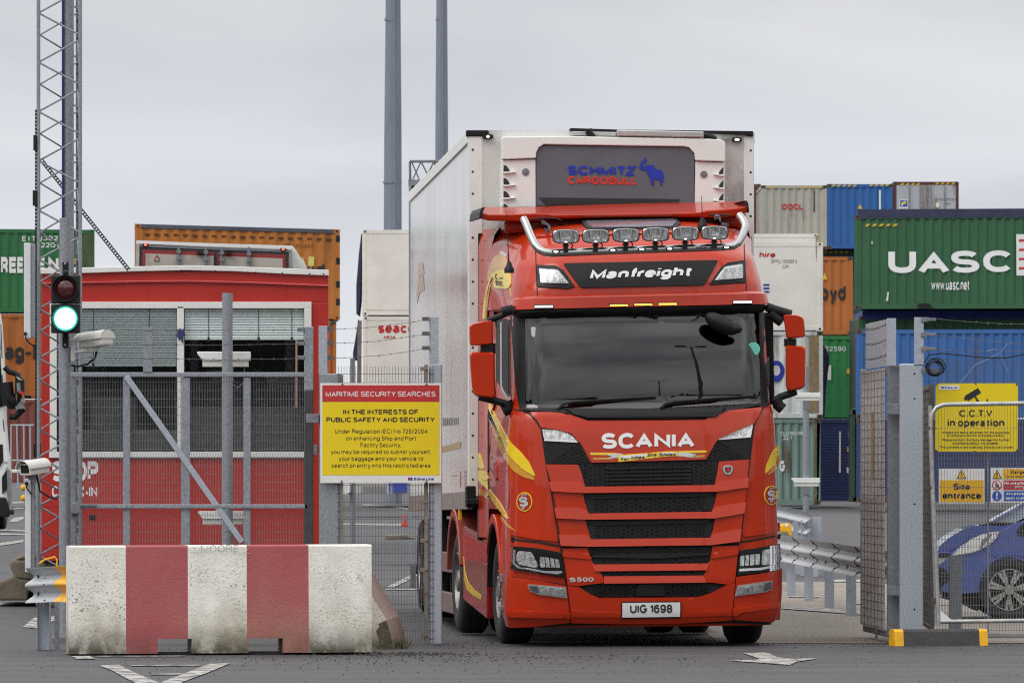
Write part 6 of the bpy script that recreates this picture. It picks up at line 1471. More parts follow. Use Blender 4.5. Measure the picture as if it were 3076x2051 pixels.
for (x0, x1, yb_) in ((171, 532, 1092), (553, 914, 1012)):
    mb = MB(); a, b = P(x0 + 2, yb_, BY), P(x1 - 2, 929, BY); z = b.z
    while z > a.z:
        mb.add([(a.x, BY + .034, z - .025), (b.x, BY + .034, z - .025), (b.x, BY + .044, z), (a.x, BY + .044, z), (a.x, BY + .0355, z - .0252), (b.x, BY + .0355, z - .0252), (b.x, BY + .0455, z - .0002), (a.x, BY + .0455, z - .0002)], [(0, 1, 2, 3), (4, 5, 6, 7), (0, 1, 5, 4)]); z -= .0285
    mb.bx(a.x, b.x, BY + .032, BY + .052, a.z - .03, a.z - .008); o = mb.build("venetian_blind", m_blind, booth, fixn=False)
    mb = MB()
    for t in (.3, .77) if x0 < 300 else (.2, .62, .9):
        x = a.x + (b.x - a.x) * t; mb.bx(x - .003, x + .003, BY + .029, BY + .032, a.z - .03, b.z); mb.bx(x - .012, x + .012, BY + .028, BY + .033, a.z - .05, a.z + .0)
    mb.build("blind_cord", m_ltr_k, o)
bk = MB(); a, b = P(126, 1680, BY), P(985, 815, BY); bk.bx(a.x + .06, b.x - .46, BY + 3.4, BY + 3.45, a.z, b.z - .1); bk.bx(a.x + .06, b.x - .46, BY + .08, BY + 3.4, a.z, a.z + .05); bk.bx(a.x + .06, b.x - .46, BY + .12, BY + 3.4, b.z - .16, b.z - .1); bk.build("interior_lining", M("dim_interior", (.12, .12, .112), .8, 0, .3, 2), booth)
mb = MB(); a, b = P(180, 1357, BY), P(525, 1130, BY); mb.bx(a.x, b.x, BY + .5, BY + 1.0, a.z - .1, a.z + .25); mb.bx(a.x + .3, a.x + .8, BY + .9, BY + 1.0, a.z + .25, a.z + .62); a, b = P(560, 1357, BY), P(905, 1130, BY); mb.bx(a.x, b.x, BY + 1.0, BY + 1.5, a.z - .1, a.z + .5); mb.build("desk", M("grey_office_desk", (.20, .20, .18), .6, 0, .2, 3), booth)
mb = MB()
for s, x0, y0, x1, y1, b in (("STOP", 157, 1384, 296, 1445, .045), ("CHECK-IN", 156, 1459, 292, 1493, .035)): letters(mb, s, flat(x0, y0, x1, y1, BY - .003), b)
mb.build("wall_lettering", m_ltr_w, booth, fixn=False)
mb = MB()
for x, y in ((437, 817), (545, 814), (647, 816), (768, 820), (848, 822), (930, 824), (972, 825)): mb.lathe([(.001, -.006), (.008, -.004), (.009, .0)], P(x, y - 2, BY - .041), (0, 1, 0), 8)
mb.build("trim_rivet", m_ltr_k, booth)
mb = MB(); mb.pbx(100, 1330, 128, 1372, BY + .4, .3); mb.pbx(268, 1545, 286, 1560, BY - .02, .02); mb.build("junction_box", m_black, booth, bevel=.01)
mb = MB(); q = [P(*z3(u, v), BY - .05) for u, v in ((1390, 915), (1412, 905), (1430, 912), (1448, 905), (1452, 940), (1440, 975), (1440, 1022), (1426, 1010), (1416, 980), (1402, 1000), (1398, 970), (1382, 970), (1392, 940))]; mb.prism(q, (0, .02, 0))
tag(mb.build("rag", M("navy_rag", (.04, .04, .13), .9, 0, .2, 20), bevel=.004), "navy rag tied to the booth window mullion", "rag")

# ================================================================== camera posts
def camera_post(px, w, ytop, ybot, Y, cams, lab, clab, dirx):
    po = thing("camera_post", P(px, ybot, Y), lab, "post", "galvanised camera posts")
    a, b = P(px, ybot, Y), P(px, ytop, Y); a.z = gz(Y); r = w / 2 / FS * Y
    mb = MB(); mb.tube([a, b], r, 18); mb.build("post_tube", m_galv, po, smooth=40)
    for (x0, y0, x1, y1), lb in zip(cams, clab):
        cp = thing("plate_camera", P(px, y1, Y), lb, "camera", "white plate reading cameras")
        Yc = Y + r + .09 if Y < 90 else Y - r - .03
        c0, c1 = P(x0, y1, Yc), P(x1, y0, Yc); H = c1.z - c0.z; L = c1.x - c0.x
        mb = MB(); mb.prism([(c0.x, Yc, c1.z), (c1.x, Yc, c1.z), (c1.x, Yc, c1.z - H * .55), (c0.x + L * .10, Yc, c1.z - H * .55), (c0.x, Yc, c1.z - H * .12)], (0, .16, 0)); mb.build("sunshield", m_whitep, cp, bevel=.006)
        mb = MB(); mb.bx(c0.x + L * .10, c1.x - L * .04, Yc + .015, Yc + .145, c0.z + H * .05, c1.z - H * .56); mb.build("camera_body", m_camw, cp, bevel=.006)
        mb = MB(); mb.bx(px_mid(px, Y) - .05, px_mid(px, Y) + .05, Yc + .02, Yc + .12, c0.z - .14, c0.z + H * .05); mb.tube([(c1.x - L * .12, Yc + .06, c0.z), (c1.x - L * .10, Yc + .06, c0.z - .13), (c1.x - L * .25, Yc + .06, c0.z - .20), (px_mid(px, Y) + .04, Yc + .06, c0.z - .16)], .007, 6); mb.build("mounting_clamp", m_galv2, cp)
def px_mid(px, Y): return (px - CX) / FS * Y
camera_post(683, 32, 880, 1800, 75, [(592, 1056, 752, 1104), (595, 1535, 735, 1578)], "round galvanised camera post standing behind the left gate", ["white plate camera in front of the right booth window", "white plate camera low on the post before the red wall"], -1)
camera_post(2421, 18, 1100, 1600, 138, [(2381, 1179, 2465, 1205), (2378, 1435, 2463, 1462)], "round galvanised camera post behind the lorry's right mirror", ["white plate camera high on the post beside the right mirror", "white plate camera low on the post beside the teal container"], -1)
# ================================================================== right-hand gate leaf, post, fence, site barrier and signs
zr = lambda u, v: (2276 + u * .57471, 1150 + v * .57471)
z7 = lambda u, v: (2200 + u * .43366, 520 + v * .43366)
zs_ = lambda u, v: (2560 + u * .25507, 1100 + v * .25507)
gp = thing("gate_post", P(2737, 1915, 70.6), "broad galvanised gate post beside the yellow surveillance sign", "post")
mb = MB(); mb.pbx(2702, 1092, 2773, 1915, 70.6, .2); mb.build("post_body", m_galv_br, gp, bevel=.012)
mb = MB(); mb.pbx(2746, 953, 2775, 1095, 70.59, .012); mb.build("extension_arm", m_galv_br, gp, bevel=.003)
mb = MB()
for y in (1197, 1513, 1829, 1122): mb.lathe([(.001, -.002), (.009, -.002), (.009, .002)], P(2747, y, 70.6), (0, 1, 0), 10)
mb.build("bolt_hole", m_blackm, gp)
mb = MB()
for y in (960, 1005, 1048): mb.pbx(2768, y - 7, 2790, y + 7, 70.57, .02); mb.pbx(2786, y - 5, 2812, y + 4, 70.56, .03)
mb.pbx(2768, 1106, 2822, 1118, 70.57, .02); mb.build("wire_clamp", m_galv2, gp, bevel=.003)
# open leaf, swung away from the camera
lf = thing("mesh_gate", P(2675, 1914, 70.6), "open mesh gate leaf swung inwards and seen almost edge-on beside the broad post", "gate")
n0, f0 = P(2672, 1912, 70.75), P(2600, 1870, 73.3)
zt = P(0, 1098, 70.7).z
ld = Vector((f0.x - n0.x, f0.y - n0.y, 0)); LL = ld.length; ld.normalize(); ln = Vector((-ld.y, ld.x, 0))
if ln.x > 0: ln = -ln
def LF(a, c, z): return Vector((n0.x, n0.y, 0)) + ld * a + ln * c + Vector((0, 0, z))
zb0 = .07
mb = MB(); mb.bx(-.02, .05, -.10, .02, zb0, zt, f=LF); mb.build("gate_stile", m_galv2, lf, bevel=.006)
mb = MB(); mb.bx(LL - .05, LL, -.01, .05, zb0 + .06, zt, f=LF); mb.build("gate_stile", m_galv_br, lf, bevel=.006)
mb = MB()
for z in (zb0 + .02, 1.32, zt - .05): mb.bx(.05, LL - .05, -.03, .03, z - .03, z + .03, f=LF)
mb.build("gate_rail", m_galv2, lf, bevel=.006)
mb = MB(); m_lm = M("grimy_gate_mesh", (.50, .49, .475), .6, .2, .2, 10)
a = .06
while a < LL - .05: mb.bx(a, a + .0025, .037, .0395, zb0 + .05, zt - .02, f=LF); a += .0127
z = zb0 + .07
mb.build("mesh_panel", m_lm, lf, fixn=False)
mb = MB()
while z < zt: mb.bx(.05, LL - .05, .0396, .0416, z, z + .0045, f=LF); z += .0762
for k in range(1, 7): a = LL * k / 7; mb.bx(a, a + .05, .0397, .0412, zb0 + .05, zt - .02, f=LF)
mb.build("cross_wires", M("dark_cross_wire", (.24, .23, .22), .6, .2, .2, 10), lf, fixn=False)
mb = MB()
for k in range(9):
    a = .05 + k * (LL - .25) / 8; mb.bx(a, a + .2, -.012, .0, zt, zt + .43, f=LF)
mb.build("extension_arm", m_galv_br, lf, bevel=.003)
mb = MB(); x_ = P(2678, 1000, 70.7); mb.pbx(2664, 956, 2692, 1098, 70.68, .012); mb.build("extension_arm", m_galv_br, lf, bevel=.003)
mb = MB()
for z in (zt + .10, zt + .24, zt + .38): barbed(mb, LF(.0, .03, z), LF(LL, .03, z), .02)
mb.build("barbed_wire", m_barb, lf, fixn=False)
mb = MB(); mb.pbx(2664, 1212, 2702, 1244, 70.62, .05); mb.pbx(2664, 1760, 2702, 1788, 70.62, .05); mb.build("hinge", m_galv2, lf, bevel=.004)
mb = MB(); mb.pbx(2629, 1880, 2637, 1917, 71.6, .02); mb.build("drop_bolt", m_galv2, lf)
mb = MB(); mb.bx(1.15, 1.30, .05, .056, P(0, 1430, 71.9).z, P(0, 1236, 71.9).z, f=LF); o = mb.build("faded_notice", M("faded_yellow_notice", (.42, .33, .10), .6, 0, .1, 8, col2=(.40, .22, .17), thr=(.55, .62), scale2=1.6), lf)
mb = MB(); z1_, z2_ = P(0, 1274, 71.9).z, P(0, 1240, 71.9).z; mb.bx(1.16, 1.29, .0565, .058, z1_, z2_, f=LF); mb.build("notice_header", M("faded_red_notice", (.40, .20, .17), .6), o)
# fence panel behind the signs
fp = thing("mesh_fence", P(2960, 1915, 70.8), "long mesh fence panel with barbed wire carrying the safety signs on the right", "fence")
mb = MB(); wires(mb, 2776, 1076, 3180, 1905, 70.82, .0262, .0762, .0036); mb.build("mesh_panel", m_wire, fp, fixn=False)
mb = MB()
for y0, y1 in ((958, 972), (1004, 1038), (1048, 1050)): barbed(mb, P(2810, y0, 70.6), P(3180, y1, 70.8), .02)
mb.build("barbed_wire", m_wire, fp, fixn=False)
mb = MB(); mb.pbx(2965, 1348, 2971, 1900, 70.86, .03); mb.pbx(3130, 1070, 3160, 1915, 70.9, .1); mb.build("fence_post", m_galv_br, fp)
mb = MB(); mb.pbx(2776, 1900, 3200, 1915, 70.8, .12); mb.build("kerb_base", M("pale_kerb", (.26, .26, .25), .8, 0, .15, 6), fp, bevel=.01)
mb = MB()
cp = P(2808, 1104, 70.55)
for k in range(5):
    r_ = .085 - .006 * k; c = cp + Vector((rs.uniform(-.012, .012), -.02 * k * .3, rs.uniform(-.012, .012)))
    mb.tube([c + Vector((r_ * math.cos(2 * math.pi * t / 26), rs.uniform(-.004, .004), r_ * .9 * math.sin(2 * math.pi * t / 26))) for t in range(27)], .0055, 5, cap=False)
mb.tube([P(x, y, 70.6) for x, y in ((2776, 1090), (2790, 1066), (2830, 1061), (2900, 1068), (2960, 1074), (3020, 1075), (3076, 1064), (3130, 1070))], .006, 5)
tag(mb.build("cable_coil", m_black, smooth=50), "loose black cable coil hung on the fence beside the broad gate post", "cable")
mb = MB(); mb.tube([P(x, y, 70.75) for x, y in ((2886, 1148), (2930, 1095), (2960, 1082), (3005, 1058), (3026, 1032))], .003, 5); mb.tube([P(x, y, 70.74) for x, y in ((2965, 1055), (2990, 1048), (3005, 1058), (3015, 1090), (3030, 1122))], .0025, 5)
tag(mb.build("loose_wire", M("pale_blue_wire", (.22, .33, .42), .5), smooth=50), "pale blue loose wire tangled on the fence above the yellow sign", "wire")
# signs
SY2 = 70.74
cs = thing("surveillance_sign", P(2934, 1356, SY2), "yellow sign with black camera symbol announcing surveillance", "sign")
def slab(pts, Y, d, mat, par, name, bev=0.0):
    mb = MB(); mb.prism([P(x, y, Y) for x, y in pts], (0, d, 0)); return mb.build(name, mat, par, bevel=bev)
slab(rnd([(2811, 1151), (3058, 1151), (3057, 1356), (2809, 1356)], 12), SY2, .004, m_yel_sign, cs, "sign_board")
slab(rnd(Q(zs_, [(1024, 222), (1262, 222), (1258, 276), (1024, 276)]), 3), SY2 - .003, .002, m_ltr_w, cs, "badge")
slab(Q(zs_, [(1048, 239), (1083, 239), (1083, 259), (1048, 259)]), SY2 - .0045, .001, m_ltr_b, cs, "badge_flag"); slab(Q(zs_, [(1058, 241), (1072, 241), (1072, 257), (1058, 257)]), SY2 - .0055, .001, m_ltr_r, cs, "badge_flag")
swords("badge_lettering", m_ltr_b, cs, [("Stena Line", 1090, 237, 1240, 262, .03, .25)], zs_, SY2, .0045)
mb = MB()
for pts in ([(1480, 254), (1518, 310), (1362, 410), (1350, 392), (1330, 402), (1312, 376), (1330, 362), (1324, 348)], [(1440, 358), (1456, 350), (1490, 405), (1520, 418), (1470, 425)], [(1588, 380), (1596, 380), (1600, 420), (1578, 418)]): mb.prism([P(*zs_(u, v), SY2 - .003) for u, v in pts], (0, .002, 0))
mb.build("camera_symbol", m_ltr_k, cs)
swords("sign_lettering", m_ltr_k, cs, [("C.C.T.V", 1260, 512, 1650, 592, .02), ("in operation", 1125, 624, 1790, 722, .025), ("Images are being recorded for the purposes", 1062, 763, 1855, 795, .012), ("of crime prevention and public safety.", 1120, 799, 1795, 830, .012), ("Please contact the Duty Manager for further", 1062, 850, 1852, 884, .012), ("information about the scheme.", 1183, 890, 1722, 918, .012), ("This scheme is controlled by Stena Line Limited", 1032, 938, 1888, 969, .012)], zs_, SY2, .003)
ss = thing("site_entrance_sign", P(2888, 1511, SY2), "white and amber site entrance sign with warning triangle", "sign")
slab([(2819, 1407), (2958, 1407), (2958, 1511), (2820, 1511)], SY2, .004, m_white, ss, "sign_board")
def rs_face(x0, y0, x1, y1, mat, par, name, d, zf=zr): 
    a, b = zf(x0, y0), zf(x1, y1); return slab([(a[0], a[1]), (b[0], a[1]), (b[0], b[1]), (a[0], b[1])], SY2 - d, d - .0006, mat, par, name)
rs_face(952, 507, 1181, 622, m_amber_sign, ss, "text_field", .002)
def tri(par, cx, top, bot, hw):
    slab(rnd(Q(zr, [(cx, top), (cx + hw, bot), (cx - hw, bot)]), 1.5), SY2 - .003, .001, m_ltr_k, par, "triangle_border")
    slab(rnd(Q(zr, [(cx, top + 6), (cx + hw - 6, bot - 3), (cx - hw + 6, bot - 3)]), 1), SY2 - .0042, .001, m_amber_sign, par, "triangle_field")
    mb = MB(); mb.prism([P(*zr(cx + a, top + (bot - top) * b), SY2 - .0055) for a, b in ((-3, .34), (3, .34), (1.6, .70), (-1.6, .70))], (0, .001, 0)); mb.prism([P(*zr(cx + a, top + (bot - top) * .82 + b), SY2 - .0055) for a, b in disc_px(0, 0, 3, 3, 10)], (0, .001, 0)); mb.build("exclamation_mark", m_ltr_k, par)
tri(ss, 1065, 449, 500, 26)
swords("sign_lettering", m_ltr_k, ss, [("Site", 1023, 524, 1110, 558, .045), ("entrance", 966, 576, 1168, 606, .045)], zr, SY2, .003)
ds = thing("danger_sign", P(3050, 1508, SY2), "multi-band danger sign with no-entry and mandatory symbols, cut by the photo's right edge", "sign")
slab(Q(zr, [(1218, 443), (1500, 443), (1500, 624), (1218, 624)]), SY2, .004, m_white, ds, "sign_board")
rs_face(1282, 449, 1495, 501, m_amber_sign, ds, "amber_band", .002); rs_face(1284, 508, 1495, 558, m_red_sign, ds, "red_band", .002); rs_face(1286, 564, 1495, 616, m_blue_sign, ds, "blue_band", .002)
tri(ds, 1251, 451, 500, 25)
slab(Q(zr, disc_px(1250, 533, 25, 26)), SY2 - .003, .001, m_red_sign, ds, "prohibition_ring"); slab(Q(zr, disc_px(1250, 533, 20, 21)), SY2 - .0042, .001, m_ltr_w, ds, "prohibition_field")
mb = MB()
for pts in ([(1246, 528), (1254, 527), (1256, 540), (1248, 541)], [(1247, 540), (1252, 540), (1246, 552), (1240, 551)], [(1251, 540), (1256, 540), (1260, 551), (1256, 552)], [(1243, 530), (1247, 527), (1243, 540), (1239, 538)], [(1254, 528), (1258, 530), (1262, 538), (1258, 540)]): mb.prism([P(*zr(u, v), SY2 - .0055) for u, v in pts], (0, .001, 0))
mb.prism([P(*zr(u, v), SY2 - .0055) for u, v in disc_px(1250, 522, 4, 4.5, 10)], (0, .001, 0)); mb.build("walker_symbol", m_ltr_k, ds)
slab(Q(zr, [(1233, 517), (1236, 514), (1267, 549), (1264, 552)]), SY2 - .007, .001, m_red_sign, ds, "prohibition_bar")
slab(Q(zr, disc_px(1250, 590, 25, 26)), SY2 - .003, .001, m_blue_sign, ds, "mandatory_disc")
mb = MB(); mb.prism([P(*zr(u, v), SY2 - .0045) for u, v in ((1245, 572), (1255, 572), (1252.5, 595), (1247.5, 595))], (0, .001, 0)); mb.prism([P(*zr(u, v), SY2 - .0045) for u, v in disc_px(1250, 603, 4.5, 4.5, 12)], (0, .001, 0)); mb.build("exclamation_mark", m_ltr_w, ds)
swords("sign_lettering", m_ltr_k, ds, [("Danger", 1324, 456, 1408, 477, .03), ("This is a hazardous area", 1289, 482, 1452, 493, .01)], zr, SY2, .003)
swords("sign_lettering", m_ltr_w, ds, [("No unauthorised", 1288, 514, 1448, 530, .03), ("entry", 1345, 536, 1394, 553, .03), ("All visitors must", 1298, 570, 1440, 585, .03), ("report to site office", 1290, 593, 1460, 610, .03)], zr, SY2, .003)
mb = MB()
for u, v in ((992, 214), (1455, 208), (1935, 214), (992, 990), (1440, 998), (1932, 988)): mb.ball(P(*zs_(u, v), SY2 - .004), (.006, .005, .006), 5)
mb.build("cable_tie", m_ltr_k, cs)
# site barrier (tube frame with mesh)
sb = thing("site_barrier", P(2950, 1870, 70.2), "tube framed mesh site barrier standing in front of the signs and blue car", "barrier")
BYs = 70.2
mb = MB(); fr_ = [zr(u, v) for u, v in ((946, 1262), (930, 900), (912, 500), (905, 260), (905, 200), (912, 160), (935, 128), (970, 114), (1010, 112), (1420, 106), (1600, 104))]
mb.tube([P(x, y, BYs) for x, y in fr_], .021, 12); mb.tube([P(*zr(955, 1246), BYs), P(*zr(1600, 1238), BYs)], .020, 12); mb.tube([P(*zr(900, 118), BYs + .12), P(*zr(903, 260), BYs + .12), P(*zr(935, 1266), BYs + .12)], .019, 12)
mb.build("tube_frame", M("dull_zinc_tube", (.42, .43, .42), .4, .5, .2, 18), sb, smooth=45)
mb = MB(); mb.prism([P(*zr(u, v), BYs - .01) for u, v in ((948, 1180), (1018, 1240), (952, 1246))], (0, .006, 0)); mb.build("corner_gusset", m_white, sb)
mb = MB(); a = P(*zr(945, 1240), BYs); b = P(*zr(1600, 115), BYs); x = a.x
while x < b.x: mb.bx(x, x + .0035, BYs + .002, BYs + .0055, a.z, b.z); x += .0262
for v in (238, 395, 545, 700, 772, 790, 850, 920, 995, 1010, 1090, 1160, 1200): z = P(0, zr(0, v)[1], BYs).z; mb.bx(a.x, b.x, BYs + .006, BYs + .0095, z, z + .0035)
mb.build("mesh_infill", M("dark_mesh_wire", (.17, .17, .175), .5, .4, .2, 20), sb, fixn=False)
mb = MB()
for u, v in ((907, 235), (912, 545), (925, 1130)): mb.bx(P(*zr(u - 14, v), BYs).x, P(*zr(u + 6, v), BYs).x, BYs - .02, BYs + .14, P(*zr(u, v + 8), BYs).z, P(*zr(u, v - 8), BYs).z); mb.tube([P(*zr(u - 10, v), BYs), P(*zr(u + 30, v + 2), BYs)], .006, 6)
mb.build("coupler", M("rusty_coupler", (.12, .08, .06), .7, .3, .3, 20), sb, bevel=.004)
# brown mesh panel seen edge-on beside the post
ep = thing("fence_panel", P(2790, 1868, 71.2), "dull mesh panel seen edge-on between the broad post and the tube barrier", "fence panel")
m_edge = M("dull_panel_steel", (.20, .19, .185), .6, .3, .15, 8)
e0, e1 = P(2800, 1868, 70.9), P(2774, 1868, 73.5); ed = (e1 - e0); ed.z = 0; EL = ed.length; ed.normalize(); en = Vector((-ed.y, ed.x, 0))
def EF(a, c, z): return Vector((e0.x, e0.y, 0)) + ed * a + en * c + Vector((0, 0, z))
mb = MB(); a = 0
while a < EL: mb.bx(a, a + .006, 0, .005, .15, 2.35, f=EF); a += .02
z = .2
while z < 2.35: mb.bx(0, EL, .006, .011, z, z + .005, f=EF); z += .0762
mb.build("mesh_infill", m_edge, ep, fixn=False)
mb = MB(); mb.bx(-.01, .03, -.02, .02, .12, 2.38, f=EF); mb.bx(EL - .04, EL, -.02, .02, .12, 2.38, f=EF); mb.bx(0, EL, -.02, .02, .12, .16, f=EF); mb.bx(0, EL, -.02, .02, 2.34, 2.38, f=EF); mb.build("panel_frame", m_edge, ep)
# dark kerb with yellow ends
m_dk = M("dark_rubber_kerb", (.055, .055, .055), .8, 0, .25, 6, bump=.4, bscale=40)
kb = thing("parking_kerb", P(2828, 1934, 69.6), "dark kerb block with yellow painted ends in front of the right gate post", "kerb block")
q0, q1 = P(2688, 1934, 69.75), P(2968, 1925, 69.95); kd = (q1 - q0); kd.z = 0; KL = kd.length; kd.normalize(); kn = Vector((-kd.y, kd.x, 0))
def KF(a, c, z): return Vector((q0.x, q0.y, 0)) + kd * a + kn * c + Vector((0, 0, z))
kh = .150; ye = KL * .098
def ksec(a0, a1, mat, nm):
    mb = MB(); pr = [(0, 0), (.02, kh - .02), (.04, kh), (.16, kh), (.18, kh - .02), (.2, 0)]; n = 6
    mb.add([KF(a0, c, z) for c, z in pr] + [KF(a1, c, z) for c, z in pr], [(i, (i + 1) % n, n + (i + 1) % n, n + i) for i in range(n)] + [list(range(n)), list(range(n, 2 * n))]); return mb.build(nm, mat, kb)
ksec(ye + .001, KL - ye * .9 - .001, m_dk, "kerb_body"); ksec(0, ye, m_yelp, "yellow_end"); ksec(KL - ye * .9, KL, m_yelp, "yellow_end")

# ================================================================== right-hand crash rails
zc = lambda u, v: (2320 + u * .30618, 1480 + v * .30618)
r1 = thing("crash_barrier", P(2500, 1850, 84), "long galvanised crash rail running away beside the lorry on the right", "crash barrier")
posts = [(px, 92.5 + (77.6 - 92.5) * (px - 2348) / 249) for px in (2539, 2474, 2413, 2360)]
railpts = [P(2690, 1706, 75.2), P(2597, 1689.5, 78.6), P(2538, 1678, 81.0), P(2474, 1666, 84.2), P(2413, 1655, 88), P(2330, 1642, 93.5), P(2250, 1632, 99)]
for p in railpts: p.z = gz(p.y) + .0 + .56
for a, b, c, q in (): pass
def zrail(px, py, Y): return P(px, py, Y)
mid = {2597: (1642 + 1737) / 2, 2348: (1607 + 1682) / 2}
railpts = []
for px in (2700, 2640, 2597, 2538, 2474, 2413, 2348, 2250):
    t = (px - 2348) / (2597 - 2348); Y = 92.5 + (77.6 - 92.5) * t; railpts.append(P(px, mid[2348] + (mid[2597] - mid[2348]) * t, Y))
mb = MB()
for a, b in zip(railpts, railpts[1:]): wbeam(mb, a, b, flip=-1)
mb.build("rail_beam", m_rail, r1, smooth=50)
mb = MB()
for px in (2390, 2447, 2511, 2580):
    t = (px - 2348) / (2597 - 2348); Y = 92.5 + (77.6 - 92.5) * t; c = P(px, mid[2348] + (mid[2597] - mid[2348]) * t, Y); d = (railpts[2] - railpts[6]).normalized()
    s = d.cross(Vector((0, 0, 1))).normalized()
    if s.y > 0: s = -s
    pr = wprof(); pts = [c + s * (w_ * -1 + .008) * 1.0 + Vector((0, 0, h)) for w_, h in pr]
    mb.tube(pts, .0045, 5)
    for k in (3, 9, 15, 21): mb.ball(pts[k] + s * .004 - d * .03, (.014, .016, .011), 5)
mb.build("rail_joint", m_black, r1)
for px, Y in posts: rail_post(r1, px_mid(px, Y) + .07, Y + .12, .62, w=.105)
r2 = thing("crash_barrier", P(2420, 1560, 104), "short farther crash rail with clustered posts behind the yellow rail end", "crash barrier")
mb = MB(); a, b = P(2430, 1570, 103), P(2320, 1545, 112); wbeam(mb, a, b, flip=-1); mb.build("rail_beam", m_rail, r2, smooth=50)
for px, Y, yt in ((2395, 105, 1566), (2418, 104, 1561), (2446, 103.4, 1553), (2455, 104.2, 1553)):
    z = gz(Y); rail_post(r2, px_mid(px, Y), Y, P(0, yt, Y).z - z, z, .11)
ye_ = thing("rail_end", P(2360, 1620, 97), "yellow rail terminal showing just past the lorry's right corner", "rail end")
mb = MB(); mb.prism([P(*zc(u, v), 96) for u, v in ((60, 380), (60, 318), (95, 310), (140, 294), (160, 292), (178, 305), (188, 330), (192, 425), (165, 420), (155, 385), (90, 385))], (0, .12, 0)); o = mb.build("terminal", m_yelp, ye_, bevel=.015)
mb = MB(); mb.lathe([(.001, -.004), (.02, -.004), (.02, .004)], P(*zc(138, 318), 96), (0, 1, 0), 10); mb.build("bolt_hole", m_ltr_w, ye_)
mb = MB(); mb.pbx(2338, 1598, 2369, 1632, 96.2, .1); mb.build("support", m_galv, ye_)
# bollard plate in front of the car
bo = thing("bollard", P(2871, 1858, 72.6), "grey steel post standing in front of the blue car's bumper", "bollard")
z_a, z_b = P(2853, 1860, 72.6), P(2889, 1668, 72.6)
mb = MB(); mb.bx(z_a.x, z_b.x, 72.6, 72.612, 0, z_b.z); mb.bx(z_a.x, z_a.x + .012, 72.613, 72.72, 0, z_b.z); mb.bx(z_b.x - .012, z_b.x, 72.613, 72.72, 0, z_b.z); mb.build("post_channel", m_galv, bo, bevel=.003)

# ================================================================== blue hatchback
m_blue = M("metallic_blue_paint", (.075, .115, .40), .3, .1, .05, 3, coat=.9)
CY = 79.4; cz = P(0, 1862, CY).z
car = thing("hatchback_car", P(3031, 1862, CY), "metallic blue hatchback facing left behind the mesh site barrier", "car")
cx0 = px_mid(3031, CY)                                      # front wheel centre
def CF(x, y, z): return Vector((cx0 + x, CY + y, cz + z))
zcar = lambda u, v: (2780 + u * .3061, 1480 + v * .3061)
def cpt(u, v):
    p = P(*zcar(u, v), CY); return (p.x - cx0, p.z - cz)
# cross sections along the car: x, half-width top/bottom, z levels
prof = [(-.84, .42, .50, .30, .55), (-.80, .30, .66, .50, .70), (-.70, .22, .78, .70, .78), (-.55, .20, .88, .78, .82), (-.30, .20, .96, .82, .84), (.0, .20, 1.02, .83, .845), (.25, .2, 1.05, .83, .845), (.5, .2, 1.08, .83, .845), (1.2, .2, 1.06, .83, .845), (2.4, .2, 1.06, .83, .845), (2.9, .22, 1.06, .80, .83), (3.1, .30, 1.0, .72, .76)]
mb = MB(); rings_ = []
for x, zb_, zt_, wt, wb in prof:
    pts = []
    for y, z in ((-wb * .93, zb_), (-wb, zb_ + (zt_ - zb_) * .3), (-wb, zb_ + (zt_ - zb_) * .62), (-wt * .97, zb_ + (zt_ - zb_) * .88), (-wt * .80, zt_), (0, zt_ + .03), (wt * .80, zt_), (wt * .97, zb_ + (zt_ - zb_) * .88), (wb, zb_ + (zt_ - zb_) * .62), (wb, zb_ + (zt_ - zb_) * .3), (wb * .93, zb_)): pts.append((x, y + .82, z))
    rings_.append(pts)
n = 11
mb.add([CF(*p) for r_ in rings_ for p in r_], [(i * n + j, (i + 1) * n + j, (i + 1) * n + (j + 1) % n, i * n + (j + 1) % n) for i in range(len(prof) - 1) for j in range(n)] + [list(range(n)), list(range((len(prof) - 1) * n, len(prof) * n))])
carbody = mb
o_car = mb.build("body", m_blue, car, smooth=50)
sub = o_car.modifiers.new("sub", 'SUBSURF'); sub.levels = sub.render_levels = 2
def cslab(pts, mat, name, y=-.012, d=.03, par=None, bev=0.0):
    mb = MB(); q = []
    for u, v in pts: x, z = cpt(u, v); q.append(CF(x, y, z))
    mb.prism(q, (0, d, 0)); return mb.build(name, mat, par or car, bevel=bev)
# fender and bumper skin on the near side, following the photo's outline
cslab(rnd([(125, 580), (225, 575), (280, 600), (360, 605), (520, 572), (630, 530), (690, 470), (720, 380), (860, 310), (967, 270), (1400, 150), (1400, 640), (1120, 760), (1068, 700), (1000, 640), (900, 612), (800, 615), (700, 650), (640, 700), (590, 780), (560, 860), (545, 975), (400, 985), (240, 985), (165, 960), (150, 900), (165, 720)], 14), m_blue, "front_wing", -.03, .5, bev=.03)
cslab(rnd([(122, 575), (140, 520), (215, 455), (290, 405), (380, 355), (460, 330), (560, 320), (760, 325), (880, 300), (720, 380), (600, 395), (450, 445), (340, 520), (230, 580)], 8), M("pale_blue_bonnet_paint", (.065, .10, .36), .22, .1, .05, 3, coat=1.0), "bonnet", .05, 1.3, bev=.03)
hl = cslab(rnd([(255, 612), (330, 540), (440, 455), (560, 400), (700, 376), (722, 380), (690, 450), (620, 515), (540, 560), (440, 590), (300, 612)], 6), m_reflect, "headlight", -.045, .03, bev=.006)
cslab(rnd([(275, 606), (340, 545), (440, 468), (560, 412), (660, 390), (690, 400), (660, 455), (560, 540), (440, 582), (300, 606)], 6), m_whitep, "headlight_glass", -.052, .006, hl)
cslab([(545, 470), (640, 395), (650, 415), (600, 470), (560, 520), (552, 560), (535, 540)], m_galv2, "headlight_divider", -.056, .003, hl)
